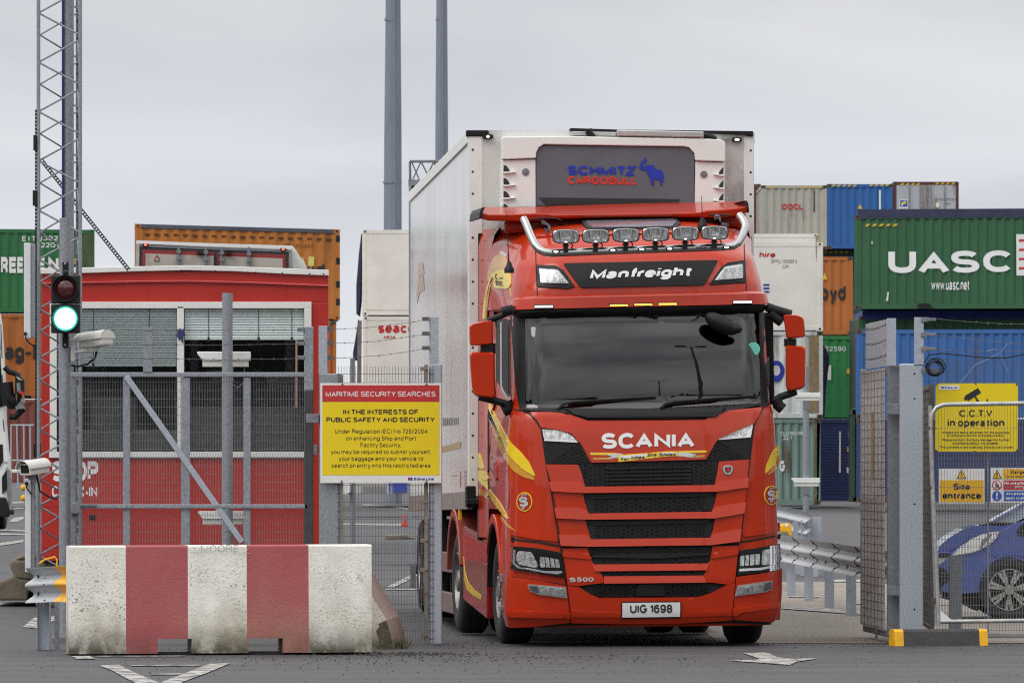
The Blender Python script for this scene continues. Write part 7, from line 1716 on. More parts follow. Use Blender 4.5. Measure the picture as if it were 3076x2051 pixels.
cslab(rnd([(125, 590), (250, 590), (215, 635), (125, 632)], 4), m_black, "grille", -.034, .02)
cslab([(125, 640), (215, 638), (160, 690), (125, 705)], m_silver, "grille_trim", -.036, .02)
cslab(rnd([(122, 730), (180, 740), (245, 790), (245, 860), (190, 890), (150, 920), (122, 930)], 6), m_black, "bumper_intake", -.034, .03)
cslab([(180, 980), (400, 985), (545, 982), (560, 1000), (520, 1160), (400, 1090), (190, 1040)], m_blackm, "under_tray", .05, 1.2)
cslab(strip_poly([(560, 560), (640, 600), (700, 640)], 4), m_blackm, "panel_gap", -.0335, .004)
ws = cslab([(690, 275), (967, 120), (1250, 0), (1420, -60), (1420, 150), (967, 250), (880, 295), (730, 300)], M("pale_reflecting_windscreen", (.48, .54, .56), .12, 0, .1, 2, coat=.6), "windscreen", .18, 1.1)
cslab(strip_poly([(640, 300), (700, 258), (967, 108), (1260, -20)], 14), m_blue, "windscreen_pillar", .14, .08)
cslab([(560, 312), (650, 285), (700, 292), (880, 297), (860, 312), (640, 325)], m_black, "wiper_cowl", .12, 1.1)
cslab(rnd([(892, 380), (920, 330), (967, 298), (1100, 290), (1110, 425), (960, 422), (905, 420)], 6), m_sideglass, "quarter_window", -.040, .02)
mb = MB(); mb.hexa([CF(.9, .15, 1.06), CF(2.7, .15, 1.06), CF(2.4, .25, 1.5), CF(1.35, .25, 1.5)], [CF(.9, 1.5, 1.06), CF(2.7, 1.5, 1.06), CF(2.4, 1.4, 1.5), CF(1.35, 1.4, 1.5)]); mb.build("roof", m_blue, car, bevel=.08)
for i, (x, y) in enumerate(((0, -.062), (2.45, -.062), (0, 1.70), (2.45, 1.70))):
    c = CF(x, y, .315); ax = Vector((0, -1 if y < 1 else 1, 0)); mb = MB(); mb.lathe([(.215, -.01), (.23, .0), (.28, .008), (.305, -.005), (.315, -.03), (.315, -.16), (.29, -.19), (.2, -.19)], c, ax, 36); wh = mb.build("wheel", m_rubber, car, smooth=40)
    if i < 2:
        mb = MB(); mb.lathe([(.216, -.01), (.216, .002), (.208, .002), (.20, -.03), (.20, -.12)], c, ax, 36); mb.lathe([(.001, .0), (.05, .0), (.056, -.03)], c, ax, 16)
        for k in range(7):
            for dd in (-.13, .13):
                th = 2 * math.pi * k / 7 + .2; a1 = th + dd * .35; a2 = th + dd
                p0 = Vector((math.cos(a1), 0, math.sin(a1))) * .045; p1 = Vector((math.cos(a2), 0, math.sin(a2))) * .208; t = Vector((-math.sin(th), 0, math.cos(th))) * .013; t1 = t * 1.35
                yv = Vector((0, -.006, 0)); q = [c + p0 - t + yv, c + p0 + t + yv, c + p1 + t1 + yv * .3, c + p1 - t1 + yv * .3]; mb.hexa(q, [v + Vector((0, .03, 0)) for v in q])
        mb.build("rim", M("silver_alloy", (.55, .54, .51), .3, .7, .1, 9), wh, smooth=30)
        mb = MB(); mb.lathe([(.2, -.09), (.2, -.11), (.001, -.11)], c, ax, 24); mb.build("brake_disc", m_blackm, wh)
cslab(disc_px(820, 945, 292, 312, 36), m_blackm, "wheel_housing", -.034, .004)
# ================================================================== containers
def cont_mat(name, col, rust=(.10, .05, .03), fade=.10, rthr=(.62, .82)):
    return M(name, col, .55, 0, fade, .9, col2=rust, thr=rthr, scale2=1.6, stretch2=(1.4, 1.4, .28))
K = {n: cont_mat(n + "_container_paint", c, **k) for n, c, k in (
    ("evergreen", (.022, .15, .045), {}), ("orange", (.44, .15, .020), {}), ("deep_orange", (.40, .125, .022), {}), ("brick", (.20, .055, .040), {}), ("white", (.80, .775, .71), dict(rthr=(.70, .86), rust=(.40, .33, .24))), ("whitegrey", (.60, .62, .62), dict(rthr=(.56, .70), rust=(.22, .15, .09))),
    ("grey", (.40, .385, .33), dict(rthr=(.60, .78))), ("blue", (.020, .112, .35), {}), ("bottle", (.028, .11, .045), {}), ("navy", (.028, .04, .13), {}), ("teal", (.17, .26, .23), dict(rthr=(.54, .68))), ("green", (.025, .22, .065), {}), ("darkteal", (.025, .065, .055), {}), ("maroon", (.085, .025, .022), {}), ("palegrey", (.40, .42, .45), dict(rthr=(.55, .68), rust=(.20, .12, .07))), ("blue2", (.030, .115, .33), {}))}
m_cast = M("rusty_corner_casting", (.10, .075, .055), .7, .2, .3, 12)
def container(label, mk, x0, y0, x1, y1, Y, Y2=None, depth=6.06, kind="corrugated", items=(), extra=None, frame=None, end=None, group="stacked shipping containers", per=.28, toprail=.12, tarp=None, drop=0):
    Y2 = Y2 or Y; mat = K[mk]; fm = frame or mat
    A0 = P(x0, y1, Y); B0 = P(x1, y1 + drop, Y2)
    if not drop: B0.z = A0.z
    u = B0 - A0; W = u.length; u.normalize(); H = P(x0, y0, Y).z - A0.z; inn = Vector((-u.y, u.x, 0)).normalized()
    F = lambda a, c, h: A0 + u * a + inn * c + Vector((0, 0, h))
    o = thing("shipping_container", F(W / 2, depth / 2, 0), label, "container", group)
    e = .11; br = .15
    mb = MB()
    if kind == "corrugated":
        prof_ = []; a = e
        while a < W - e:
            prof_ += [(a, .012), (a + per * .26, .012), (a + per * .5, .05), (a + per * .76, .05)]; a += per
        prof_ = [p for p in prof_ if p[0] < W - e] + [(W - e, .012)]
        n = len(prof_); mb.add([F(a, c, br) for a, c in prof_] + [F(a, c, H - toprail) for a, c in prof_], [(i, i + 1, n + i + 1, n + i) for i in range(n - 1)])
    elif kind == "ribbed":
        h = br
        while h < H - toprail: mb.bx(e, W - e, .02, .05, h, h + .035, f=F); h += .09
        mb.bx(e, W - e, .03, .06, br, H - toprail, f=F)
    else: mb.bx(e, W - e, .012, .06, br, H - toprail, f=F)
    mb.bx(.03, W - .03, .07, depth - .03, .1, H - .03, f=F)
    mb.build("wall", [mat] if not end else [mat], o, fixn=False)
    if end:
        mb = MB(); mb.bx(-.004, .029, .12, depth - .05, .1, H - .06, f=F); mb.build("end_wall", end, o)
    fr_ = MB()
    for a0, a1 in ((0, e), (W - e, W)):
        for c0, c1 in ((0, .12), (depth - .12, depth)): fr_.bx(a0, a1, c0, c1, .12, H - .12, f=F)
    for h0, h1 in ((0.02, br), (H - toprail, H - .005)):
        for c0, c1 in ((0.003, .069), (depth - .07, depth - .003)): fr_.bx(e, W - e, c0, c1, h0, h1, f=F)
        for a0, a1 in ((.003, .029), (W - .029, W - .003)): fr_.bx(a0, a1, .12, depth - .12, h0, h1, f=F)
    fr_.build("frame", fm, o, fixn=False)
    ca = MB()
    for a0, a1 in ((-.003, .18), (W - .18, W + .003)):
        for c0, c1 in ((-.004, .15), (depth - .15, depth + .004)):
            for h0, h1 in ((0, .119), (H - .119, H)): ca.bx(a0, a1, c0, c1, h0, h1, f=F)
    ca.build("corner_casting", fm if mk in ("white", "evergreen", "orange") else m_cast, o, fixn=False)
    ch_ = MB()
    for a in (.09, W - .09):
        for h in (.06, H - .06): ch_.bx(a - .03, a + .03, -.008, -.004, h - .03, h + .03, f=F)
    ch_.build("casting_hole", m_blackm, o, fixn=False)
    for nm, mt, lst in items:
        mb = MB()
        for s, a, b, c, d, bo, sh in lst:
            def fn(uu, vv, a=a, b=b, c=c, d=d):
                px, py = a + (c - a) * uu, d + (b - d) * vv; q = P(px, py, (Y + Y2) / 2); t = (q.x - A0.x) / u.x if abs(u.x) > .1 else 0
                yy = (A0 + u * t).y; q = P(px, py, yy); t = (q.x - A0.x) / u.x
                return F(t, .004, q.z - A0.z)
            letters(mb, s, fn, bo, sh)
        mb.build(nm, mt, o, fixn=False)
    def face(px, py):
        t = 0; yy = Y
        for _ in range(3): q = P(px, py, yy); t = (q.x - A0.x) / u.x; yy = (A0 + u * t).y
        return t, P(px, py, yy).z - A0.z
    def patch(name, mt, pts, c=.002, d=.004):
        mb = MB(); q = [F(*(lambda th: (th[0], c, th[1]))(face(*p))) for p in pts]; mb.prism(q, inn * d); return mb.build(name, mt, o)
    if tarp:
        mb = MB(); N = int(W / .3); mb.bx(.1, W - .1, -.006, depth - .1, H - .06, H + .16, f=F); n_ = 0
        for i in range(N): a = .15 + i * .3; mb.prism([F(a, -.010, H - .06), F(a + .3, -.010, H - .06), F(a + .15, -.010, H - .11)], inn * .004)
        mb.build("roof_tarp", tarp, o, fixn=False)
    return o, F, W, H, patch
m_haz = M("hazard_yellow", (.62, .42, .03), .6, 0, .1, 6)
def hazard(o, F, W, H, spots, hh=.07):
    mb = MB()
    for a0, a1, h in spots:
        a = a0
        while a < a1: mb.prism([F(a, -.006, h), F(a + .10, -.006, h), F(a + .17, -.006, h + hh), F(a + .07, -.006, h + hh)], (F(0, 1, 0) - F(0, 0, 0)) * .003); a += .2
    mb.build("hazard_stripes", m_haz, o, fixn=False)
L_ = lambda name, mt, *it: (name, mt, [(t + (0, 0))[:7] if len(t) == 5 else (t + (0,))[:7] for t in it])
m_tnavy = M("navy_tarpaulin", (.025, .03, .07), .6, 0, .3, 3); m_tblue = M("blue_tarpaulin", (.02, .035, .22), .55, 0, .35, 3)
zi = lambda u, v: (380 + u * .28912, 640 + v * .28912)
# right-hand group
container("brown container edge showing behind the trailer's top right corner", "maroon", 2150, 553, 2285, 752, 297)
o, F, W, H, pt = container("grey corrugated container with red letters on the top row", "grey", 2286, 557, 2484, 750, 291, items=[L_("letters", m_ltr_r, ("OOCL",) + z7(343, 212) + z7(485, 252) + (.04,))])
hazard(o, F, W, H, [(W - 1.1, W - .2, H - .10), (.2, .5, H - .10)])
pt("data_column", m_black, [z7(563, 118), z7(570, 118), z7(570, 270), z7(563, 270)])
o, F, W, H, pt = container("bright blue corrugated container between the grey ones on the top row", "blue", 2485, 553, 2682, 748, 291)
hazard(o, F, W, H, [(.15, 1.0, H - .10), (W - .9, W - .2, H - .08)])
pt("data_column", m_ltr_w, [z7(1016, 118), z7(1028, 118), z7(1028, 275), z7(1016, 275)]); pt("warning_mark", m_haz, Q(z7, [(884, 212), (900, 248), (868, 248)]))
o, F, W, H, pt = container("pale grey rusty container with closed doors on the top row", "palegrey", 2684, 546, 2880, 745, 291, kind="flat", frame=K["maroon"], items=[L_("letters", M("grey_stencil", (.18, .19, .2), .6), ("CNNU 899720 4",) + z7(1400, 172) + z7(1548, 192) + (.01,), ("45G1",) + z7(1466, 204) + z7(1512, 220) + (.01,))])
hazard(o, F, W, H, [(.25, 1.05, H - .13), (W - .9, W - .15, H - .11)])
mb = MB()
for u_ in (1226, 1300, 1318, 1356, 1375, 1470):
    t = (z7(u_, 0)[0] - 2684) / 196 * W; mb.bx(t - .018, t + .018, -.03, .01, .15, H - .15, f=F)
mb.bx(W * .5 - .02, W * .5 + .02, -.012, .01, .13, H - .12, f=F); mb.build("lock_rod", M("rusty_lock_rod", (.26, .25, .25), .5, .3, .3, 8), o)
pt("round_patch", m_white, Q(z7, disc_px(1421, 222, 12, 18)), .0); pt("logo_plate", m_white, Q(z7, [(1156, 185), (1216, 185), (1216, 246), (1156, 246)])); pt("logo_field", m_blue_sign, Q(z7, [(1161, 189), (1212, 189), (1212, 234), (1161, 234)]), -.002); pt("logo_wave", m_yel_sign, Q(z7, [(1168, 226), (1172, 205), (1190, 196), (1210, 196), (1196, 206), (1204, 212), (1185, 216), (1178, 230)]), -.004)
o, F, W, H, pt = container("dark teal container top edge under the grey and blue ones", "darkteal", 2465, 750, 2660, 975, 292)
hazard(o, F, W, H, [(.1, .9, H - .13)])
container("orange container with dark letters glimpsed between white and green stacks", "deep_orange", 2380, 771, 2562, 1006, 258, items=[L_("letters", m_ltr_k, ("Lloyd",) + z7(530, 782) + z7(785, 908) + (.03,))], )[4]("warning_mark", m_haz, Q(z7, [(638, 688), (660, 738), (622, 738)]))
m_ys = M("yellow_notice", (.62, .55, .16), .6)
o, F, W, H, pt = container("white reefer top edge standing behind the white reefer right of the cab", "white", 2200, 702, 2458, 980, 246, kind="flat")
o, F, W, H, pt = container("white reefer with red word above grey codes, right of the cab", "white", 2215, 728, 2472, 994, 228, kind="flat", items=[L_("letters", m_ltr_r, ("hire",) + z7(186, 548) + z7(298, 585) + (.03, .1)), L_("codes", M("grey_code_letters", (.22, .22, .22), .6), ("SPPU 130085 0",) + z7(266, 598) + z7(448, 624) + (.0,), ("22R1",) + z7(344, 636) + z7(392, 660) + (.0,))])
for k in range(3): pt("blue_bars", m_ltr_b, Q(z7, [(214, 768 + 24 * k), (256, 768 + 24 * k), (256, 780 + 24 * k), (214, 780 + 24 * k)]))
pt("rust_run", M("rust_streak", (.36, .26, .13), .7, 0, .3, 6), Q(z7, [(575, 430), (600, 430), (585, 500), (582, 620), (578, 560)]))
o, F, W, H, pt = container("rust-streaked pale container with blue ring logo behind the right mirror", "whitegrey", 2190, 995, 2472, 1257, 228, kind="corrugated", per=.5)
pt("ring_logo", m_ltr_b, Q(z7, disc_px(305, 1370, 56, 72))); pt("ring_logo", K["whitegrey"], Q(z7, disc_px(305, 1366, 26, 36)), -.003)
pt("rust_run", M("brown_rust_band", (.26, .19, .10), .7, 0, .3, 4), Q(z7, [(530, 1110), (600, 1110), (600, 1690), (530, 1690)]), .006)
zt_ = lambda u, v: (2300 + u * .26144, 1150 + v * .26144)
o, F, W, H, pt = container("weathered teal container at ground level beside the lorry's right corner", "teal", 2185, 1258, 2465, 1515, 228, per=.24, items=[L_("codes", m_ltr_w, ("CLU 985198",) + zt_(170, 558) + zt_(432, 598) + (.0,), ("22.1",) + zt_(198, 604) + zt_(298, 652) + (.0,)), L_("letters", m_ltr_w, ("G",) + zt_(160, 890) + zt_(222, 1015) + (.05,))])
pt("rust_run", M("brown_rust_post", (.15, .115, .075), .7, 0, .3, 4), Q(zt_, [(560, 410), (628, 410), (605, 1400), (555, 1400)]), .0)
o, F, W, H, pt = container("vivid green container half hidden behind the rusty pale one", "green", 2440, 1008, 2640, 1256, 236, items=[L_("codes", m_ltr_w, ("22590",) + z7(640, 1200) + z7(785, 1232) + (.0,))])
pt("notice", m_white, Q(z7, [(660, 1330), (684, 1330), (684, 1432), (660, 1432)])); pt("notice", m_haz, Q(z7, [(792, 1355), (812, 1355), (812, 1390), (792, 1390)]))
mb = MB(); q = [P(*z7(u, v), 229.5) for u, v in ((628, 1180), (650, 1215), (672, 1255), (672, 1320), (660, 1400), (650, 1520), (640, 1690), (618, 1690), (625, 1400))]; mb.prism(q, (0, 2.0, 0))
tag(mb.build("tarpaulin", m_tnavy, bevel=.05), "dark navy tarpaulin bulging beside the vivid green container", "tarpaulin")
o, F, W, H, pt = container("dark navy container at ground level under the vivid green one", "navy", 2450, 1258, 2570, 1506, 236, kind="ribbed")
pt("data_column", m_ltr_w, Q(zt_, [(846, 555), (862, 555), (862, 1030), (842, 1030)])); pt("data_column", m_ltr_w, Q(zt_, [(950, 558), (966, 558), (966, 720), (955, 720)])); pt("notice", m_haz, Q(zt_, [(935, 735), (978, 735), (978, 792), (935, 792)])); pt("notice", m_white, Q(zt_, [(930, 970), (980, 970), (980, 1035), (930, 1035)]))
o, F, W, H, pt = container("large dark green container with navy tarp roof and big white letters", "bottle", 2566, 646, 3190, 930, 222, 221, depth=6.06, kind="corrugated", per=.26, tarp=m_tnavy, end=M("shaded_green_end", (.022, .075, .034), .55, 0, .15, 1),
    items=[L_("letters", m_ltr_w, ("U",) + z7(1080, 545) + z7(1272, 692) + (.034,), ("A",) + z7(1288, 543) + z7(1502, 690) + (.034,), ("S",) + z7(1515, 538) + z7(1710, 690) + (.034,), ("C",) + z7(1737, 536) + z7(1926, 685) + (.034,)), L_("letters", m_ltr_w, ("www.uasc.net",) + z7(1378, 748) + z7(1640, 810) + (.01,))])
hazard(o, F, W, H, [(.3, 1.1, H - .33)])
q_ = pt("notice_board", m_white, Q(z7, [(1966, 424), (2120, 422), (2120, 708), (1968, 710)]))
for k in range(4): pt("notice_marks", m_ltr_r, Q(z7, [(1984, 460 + k * 64), (2018, 458 + k * 64), (2030, 474 + k * 64), (1984, 476 + k * 64)]), -.003)
mb = MB()
for u_, v_ in ((1286, 918), (1784, 915)): a_, b_ = P(*z7(u_, v_ + 22), 221.5), P(*z7(u_ + 84, v_ - 14), 221.5); mb.bx(a_.x, b_.x, 221.40, 221.7, a_.z, b_.z)
mb.build("fork_pocket", m_blackm, o)
pt("scratch", m_white, Q(z7, [(964, 470), (972, 474), (970, 494), (964, 490)]), .001); pt("scratch", m_white, Q(z7, [(1076, 822), (1084, 824), (1078, 886), (1064, 884)]), .001)
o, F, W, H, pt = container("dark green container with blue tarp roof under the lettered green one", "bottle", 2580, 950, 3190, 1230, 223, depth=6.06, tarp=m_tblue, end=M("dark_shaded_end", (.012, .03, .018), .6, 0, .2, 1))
o, F, W, H, pt = container("dark container end in deep shade below the blue-tarped green one", "darkteal", 2560, 1232, 2580, 1506, 226, kind="flat", depth=2.44)
container("bright blue container behind the right-hand gate leaf", "blue2", 2571, 990, 3200, 1256, 214, 213, depth=2.44, per=.26)
o, F, W, H, pt = container("navy container at ground level behind the safety signs", "navy", 2573, 1258, 3200, 1508, 214, 213, depth=2.44, kind="ribbed")
# left-hand group
o, F, W, H, pt = container("green container with white letters behind the lattice mast", "evergreen", -420, 684, 284, 937, 238, 240, depth=2.44, items=[L_("letters", m_ltr_w, ("R",) + z3(8, 345) + z3(62, 470) + (.05,), ("E",) + z3(72, 345) + z3(125, 470) + (.05,), ("E",) + z3(136, 345) + z3(180, 470) + (.05,), ("E",) + z3(300, 345) + z3(350, 455) + (.05,), ("N",) + z3(380, 340) + z3(460, 450) + (.05,)), L_("codes", m_ltr_w, ("E I T U",) + z3(175, 182) + z3(330, 222) + (.01,), ("302",) + z3(340, 180) + z3(455, 216) + (.01,), ("22G1",) + z3(320, 232) + z3(460, 270) + (.01,))])
pt("notice", m_haz, Q(z3, [(570, 360), (600, 360), (600, 400), (570, 400)]))
mb = MB(); mb.bx(W - .35, W - .02, -.002, .012, .13, H - .13, f=F); mb.build("rusty_post", M("rust_stained_green", (.07, .10, .04), .7, 0, .4, 2), o)
container("orange container with black letters under the white-lettered green one", "deep_orange", -420, 940, 290, 1196, 238, 240, depth=2.44, per=.55, items=[L_("letters", m_ltr_k, ("ag",) + z3(40, 1050) + z3(190, 1185) + (.04,), ("-",) + z3(200, 1090) + z3(245, 1110) + (.04,), ("Lloyd",) + z3(262, 1028) + z3(640, 1180) + (.04,))])
container("brick red container at ground level behind the pedestrian railing", "brick", -420, 1198, 300, 1452, 238, 240, depth=2.44)
o, F, W, H, pt = container("tall orange container with dark roof tarp behind the red booth", "orange", 405, 672, 1021, 944, 228, 228.3, depth=2.44, drop=17, per=.36, items=[L_("letters", m_ltr_k, ("yd",) + zi(1872, 480) + zi(2060, 632) + (.04,)), L_("codes", M("dim_brown_letters", (.14, .05, .015), .6), ("HBBU 813385 0",) + zi(1620, 276) + zi(1940, 312) + (.0,))])
mb = MB(); mb.bx(.18, W - .18, .01, 2.3, H - .12, H - .005, f=F); 
for i in range(len(mb.v)): mb.v[i] = mb.v[i] + Vector((0, -.02, 0))
mb.build("roof_tarp", M("slate_tarp", (.075, .08, .11), .7, 0, .3, 2), o)
pt("warning_mark", m_ys, Q(zi, [(1828, 405), (1858, 476), (1800, 478)])); pt("notice", m_ys, Q(zi, [(1890, 402), (1950, 404), (1948, 502), (1888, 500)]))
mb = MB()
for i in range(20): a = .3 + i * W / 21.5; mb.bx(a, a + .14, .002, .03, H - .33, H - .27, f=F)
mb.build("lashing_slots", M("dark_slot", (.10, .035, .01), .8), o)
mb = MB()
for y_ in (715, 782, 852, 905): t = W - .03; hh = P(0, y_, 228).z - P(0, 961, 228).z; mb.bx(W - .11, W + .004, -.006, .05, hh - .12, hh + .08, f=F)
mb.build("post_notch", m_blackm, o)
container("lower orange container showing beside the booth's right edge", "deep_orange", 405, 946, 1010, 1218, 228, 228.3, depth=2.44, drop=17)
o, F, W, H, pt = container("plain white reefer above the red-lettered one, left of the trailer", "white", 1088, 690, 1275, 948, 236, depth=12, kind="flat")
pt("panel_line", K["grey"], [(1092, 930), (1270, 932), (1270, 936), (1092, 934)], .004)
o, F, W, H, pt = container("white reefer with red letters left of the trailer", "white", 1090, 950, 1277, 1200, 236, depth=12, kind="flat", items=[L_("letters", m_ltr_r, ("seaco",) + (1136, 977) + (1246, 1000) + (.03,), ("HNA",) + (1153, 1007) + (1188, 1018) + (.02, .25))])
pt("rusty_post", M("brown_grey_post", (.20, .16, .14), .7, 0, .3, 3), [(1074, 965), (1087, 962), (1085, 1195), (1072, 1195)], .0)
mb = MB()
for pts in ([(1085, 702), (1088, 702), (1083, 900), (1078, 948), (1070, 942), (1070, 860), (1078, 760)], [(1076, 958), (1070, 1000), (1060, 1060), (1061, 1080), (1074, 1080), (1078, 970)]): mb.prism([P(x, y, 236.2) for x, y in pts], (0, 2.2, 0))
tag(mb.build("tarpaulin", m_tnavy, bevel=.04), "black tarpaulin bulging from the left side of the white reefers", "tarpaulin")
container("plain white reefer at ground level left of the trailer", "whitegrey", 1088, 1202, 1277, 1452, 237, depth=12, kind="flat")

# lower tiers that carry the stacks
container("brick red container carrying the two orange ones behind the booth", "brick", 405, 1220, 1010, 1470, 228, 228.3, depth=2.44, drop=17)
container("maroon container low in the far row behind the white reefers", "maroon", 2286, 977, 2880, 1238, 292)
container("pale grey container lowest in the far row behind the white reefers", "palegrey", 2286, 1240, 2880, 1500, 292)
container("navy container under the rear white reefer, behind the rusty pale one", "navy", 2200, 982, 2458, 1250, 246)
container("teal container lowest under the rear white reefer", "teal", 2200, 1252, 2458, 1516, 246)

# ================================================================== parked trailer seen from the rear, behind the booth
bt = thing("parked_trailer", P(660, 1700, 120), "parked box trailer seen from behind above the booth roof, two red lamps lit", "trailer")
Yb = 120
def wb(pts, Y, d, mat, nm, par=bt, bev=0.0):
    mb = MB(); mb.prism([P(x, y, Y) for x, y in pts], (0, d, 0)); return mb.build(nm, mat, par, bevel=bev)
ul, ur = (409, 722), (878, 740)
mb = MB(); fa = [P(411, 724, Yb), P(876, 742, Yb + .3), P(876, 1600, Yb + .3), P(411, 1600, Yb)]; bk_ = [v + Vector((-.35, 13, 0)) for v in fa]
mb.hexa(fa, bk_); mb.build("box_body", m_white, bt)
wb([(409, 722), (640, 731), (878, 738), (880, 748), (640, 741), (409, 732)], Yb - .05, .1, m_white, "top_edge")
wb([(414, 733), (640, 742), (874, 750), (874, 758), (640, 750), (414, 741)], Yb - .04, .05, m_galv2, "rear_header")
wb([(409, 732), (419, 733), (417, 840), (407, 840)], Yb - .05, .1, m_alu, "rear_post"); wb([(868, 750), (878, 750), (880, 840), (870, 840)], Yb + .2, .1, m_alu, "rear_post")
wb([(420, 742), (868, 758), (868, 840), (418, 840)], Yb - .02, .03, M("dark_door_surround", (.05, .05, .055), .6), "door_surround")
for x0, x1 in ((428, 642), (652, 858)):  # door red and cream darkened to carry the overhang's shade
    s = (758 - 742) / 448; t0 = 750 + (x0 - 420) * s; t1 = 750 + (x1 - 420) * s
    d = wb([(x0, t0), (x1, t1), (x1, 845), (x0, 845)], Yb - .06, .05, M("shaded_red_door_edge", (.25, .02, .02), .5), "rear_door")
    wb([(x0 + 9, t0 + 11), (x1 - (9 if x0 > 600 else 0), t1 + 11), (x1 - (9 if x0 > 600 else 0), 845), (x0 + 9, 845)], Yb - .07, .02, M("cream_door", (.40, .37, .32), .5, 0, .1, 3, col2=(.22, .2, .17), thr=(.5, .75), scale2=2), "door_panel", d)
wb(Q(zi, [(288, 500), (292, 470), (305, 445), (316, 434), (330, 448), (342, 470), (345, 500)]), Yb - .08, .008, M("brown_logo", (.16, .05, .035), .5), "door_logo")
wb(Q(zi, [(300, 495), (308, 470), (316, 458), (326, 472), (334, 497), (324, 497), (316, 480), (310, 497)]), Yb - .09, .008, M("cream_logo", (.5, .42, .36), .5), "door_logo")
for u_ in (542, 826, 990, 1272):
    mb = MB(); x, y = zi(u_, 345); a = P(x, y + 2, Yb - .12); b = P(x, 850, Yb - .12); mb.tube([a, b], .022, 8)
    for v in (400, 470): q = P(x, zi(0, v + (u_ - 540) * .03)[1], Yb - .12); mb.bx(q.x - .035, q.x + .035, q.y - .03, q.y + .06, q.z - .025, q.z + .025)
    mb.build("lock_rod", m_galv2, bt)
for u_ in (762, 1062): wb(Q(zi, [(u_ - 30, 400), (u_ + 30, 402), (u_ + 28, 432), (u_ - 28, 430)]), Yb - .13, .06, m_black, "rubber_buffer")
for (u_, v_) in ((197, 331), (1628, 377)):
    h = wb([(zi(u_, v_)[0] + p, zi(u_, v_)[1] + q) for p, q in rnd([(-9, -4), (9, -3.6), (9, 4), (-9, 4)], 3)], Yb - .07, .03, m_black, "tail_lamp_housing"); wb([(zi(u_, v_)[0] + p, zi(u_, v_)[1] + q) for p, q in rnd([(-4, -2.2), (4, -2.2), (4, 2.2), (-4, 2.2)], 2)], Yb - .085, .01, m_lamp_r, "tail_lamp", h)
wb(Q(zi, [(1720, 340), (1735, 352), (1868, 545), (1870, 578), (1724, 572)]), Yb + .4, .02, m_white, "side_panel")
mb = MB(); mb.pbx(420, 1600, 860, 1660, Yb + .5, 6); mb.build("chassis_frame", m_blackm, bt)
for px in (440, 840):
    for dy in (1.0, 2.4): c = P(px, 1650, Yb + dy); c.z = gz(Yb) + .5; wheel(bt, c, Vector((-1 if px < 600 else 1, 0, 0)), .5, .36)

# ================================================================== tall lighting masts and access gantry
m_lm_ = M("weathered_mast_steel", (.205, .232, .285), .55, .2, .12, 2, stretch=(1, 1, .3))
for xa, xb, yb_, wa, wb_, Y, lab in ((1182, 1178.5, 1450, 42, 60, 262, "wider of the two tall tapered lighting masts behind the reefers"), (1327.5, 1326, 1450, 31, 44, 290, "slimmer tall lighting mast rising behind the trailer roof")):
    t = thing("lighting_mast", P(xb, yb_, Y), lab, "mast", "tall lighting masts")
    a, b = P(xb, yb_, Y), P(xa, -700, Y); a.z = gz(Y); sc = Y / FS
    mb = MB(); mb.tube([a, a.lerp(b, .5), b], [wb_ * 1.02 * sc / 2, (wa * .35 + wb_ * .65) * sc / 2, wa * .78 * sc / 2], 12); mb.build("mast_tube", m_lm_, t, smooth=20)
    mb = MB()
    for y in (548, 60): q = P(xb, y, Y); r_ = (wa + (wb_ - wa) * (y + 100) / 1000) * sc / 2; mb.lathe([(r_ * 1.0, -.04), (r_ * 1.07, -.04), (r_ * 1.07, .04), (r_ * 1.0, .04)], q, (0, 0, 1), 12)
    mb.tube([a + Vector((wb_ * sc * .34, -wb_ * sc * .42, 0)), b + Vector((wa * sc * .28, -wa * sc * .36, 0))], .03, 6); mb.build("mast_collar", m_lm_, t)
    mb = MB(); mb.lathe([(.5, 0), (2.2, .0), (2.2, .25), (.5, .25)], b, (0, 0, 1), 16)
    for k in range(8): th = k * math.pi / 4; p = b + Vector((2.3 * math.cos(th), 2.3 * math.sin(th), -.3)); mb.bx(p.x - .3, p.x + .3, p.y - .3, p.y + .3, p.z, p.z + .3)
    mb.build("lamp_ring", m_galv2, t)
za = lambda u, v: (1100 + u * .2551, 360 + v * .2551)
gt = thing("access_gantry", P(1240, 1560, 118), "grey access gantry with railed platform half hidden behind the trailer", "gantry")
mb = MB(); Yg = 118
for u_ in (515,): a, b = P(*za(u_, 770), Yg), P(za(u_, 0)[0], 1590, Yg); mb.bx(a.x - .018, a.x + .022, Yg, Yg + .04, gz(Yg), a.z)
a, b = P(*za(495, 770), Yg), P(*za(1100, 705), Yg); mb.bx(a.x, b.x, Yg, Yg + 1.0, a.z, b.z); mb.bx(b.x - .05, b.x, Yg, Yg + .05, gz(Yg), a.z); mb.build("platform", m_galv, gt)
mb = MB()
for p, q in (((515, 490), (900, 490)), ((515, 490), (518, 705)), ((540, 505), (622, 700)), ((640, 505), (550, 700)), ((655, 510), (720, 640)), ((790, 510), (700, 690)), ((800, 500), (860, 700)), ((900, 490), (900, 705))): mb.tube([P(*za(*p), Yg), P(*za(*q), Yg)], .022 if p[1] == q[1] or p[0] == 515 else .012, 6)
mb.build("railing", m_galv2, gt)
mb = MB(); q = za(545, 800); mb.pbx(q[0] - 5, q[1] - 4, q[0] + 8, q[1] + 10, Yg + .1, .1); mb.build("lamp_box", m_black, gt)

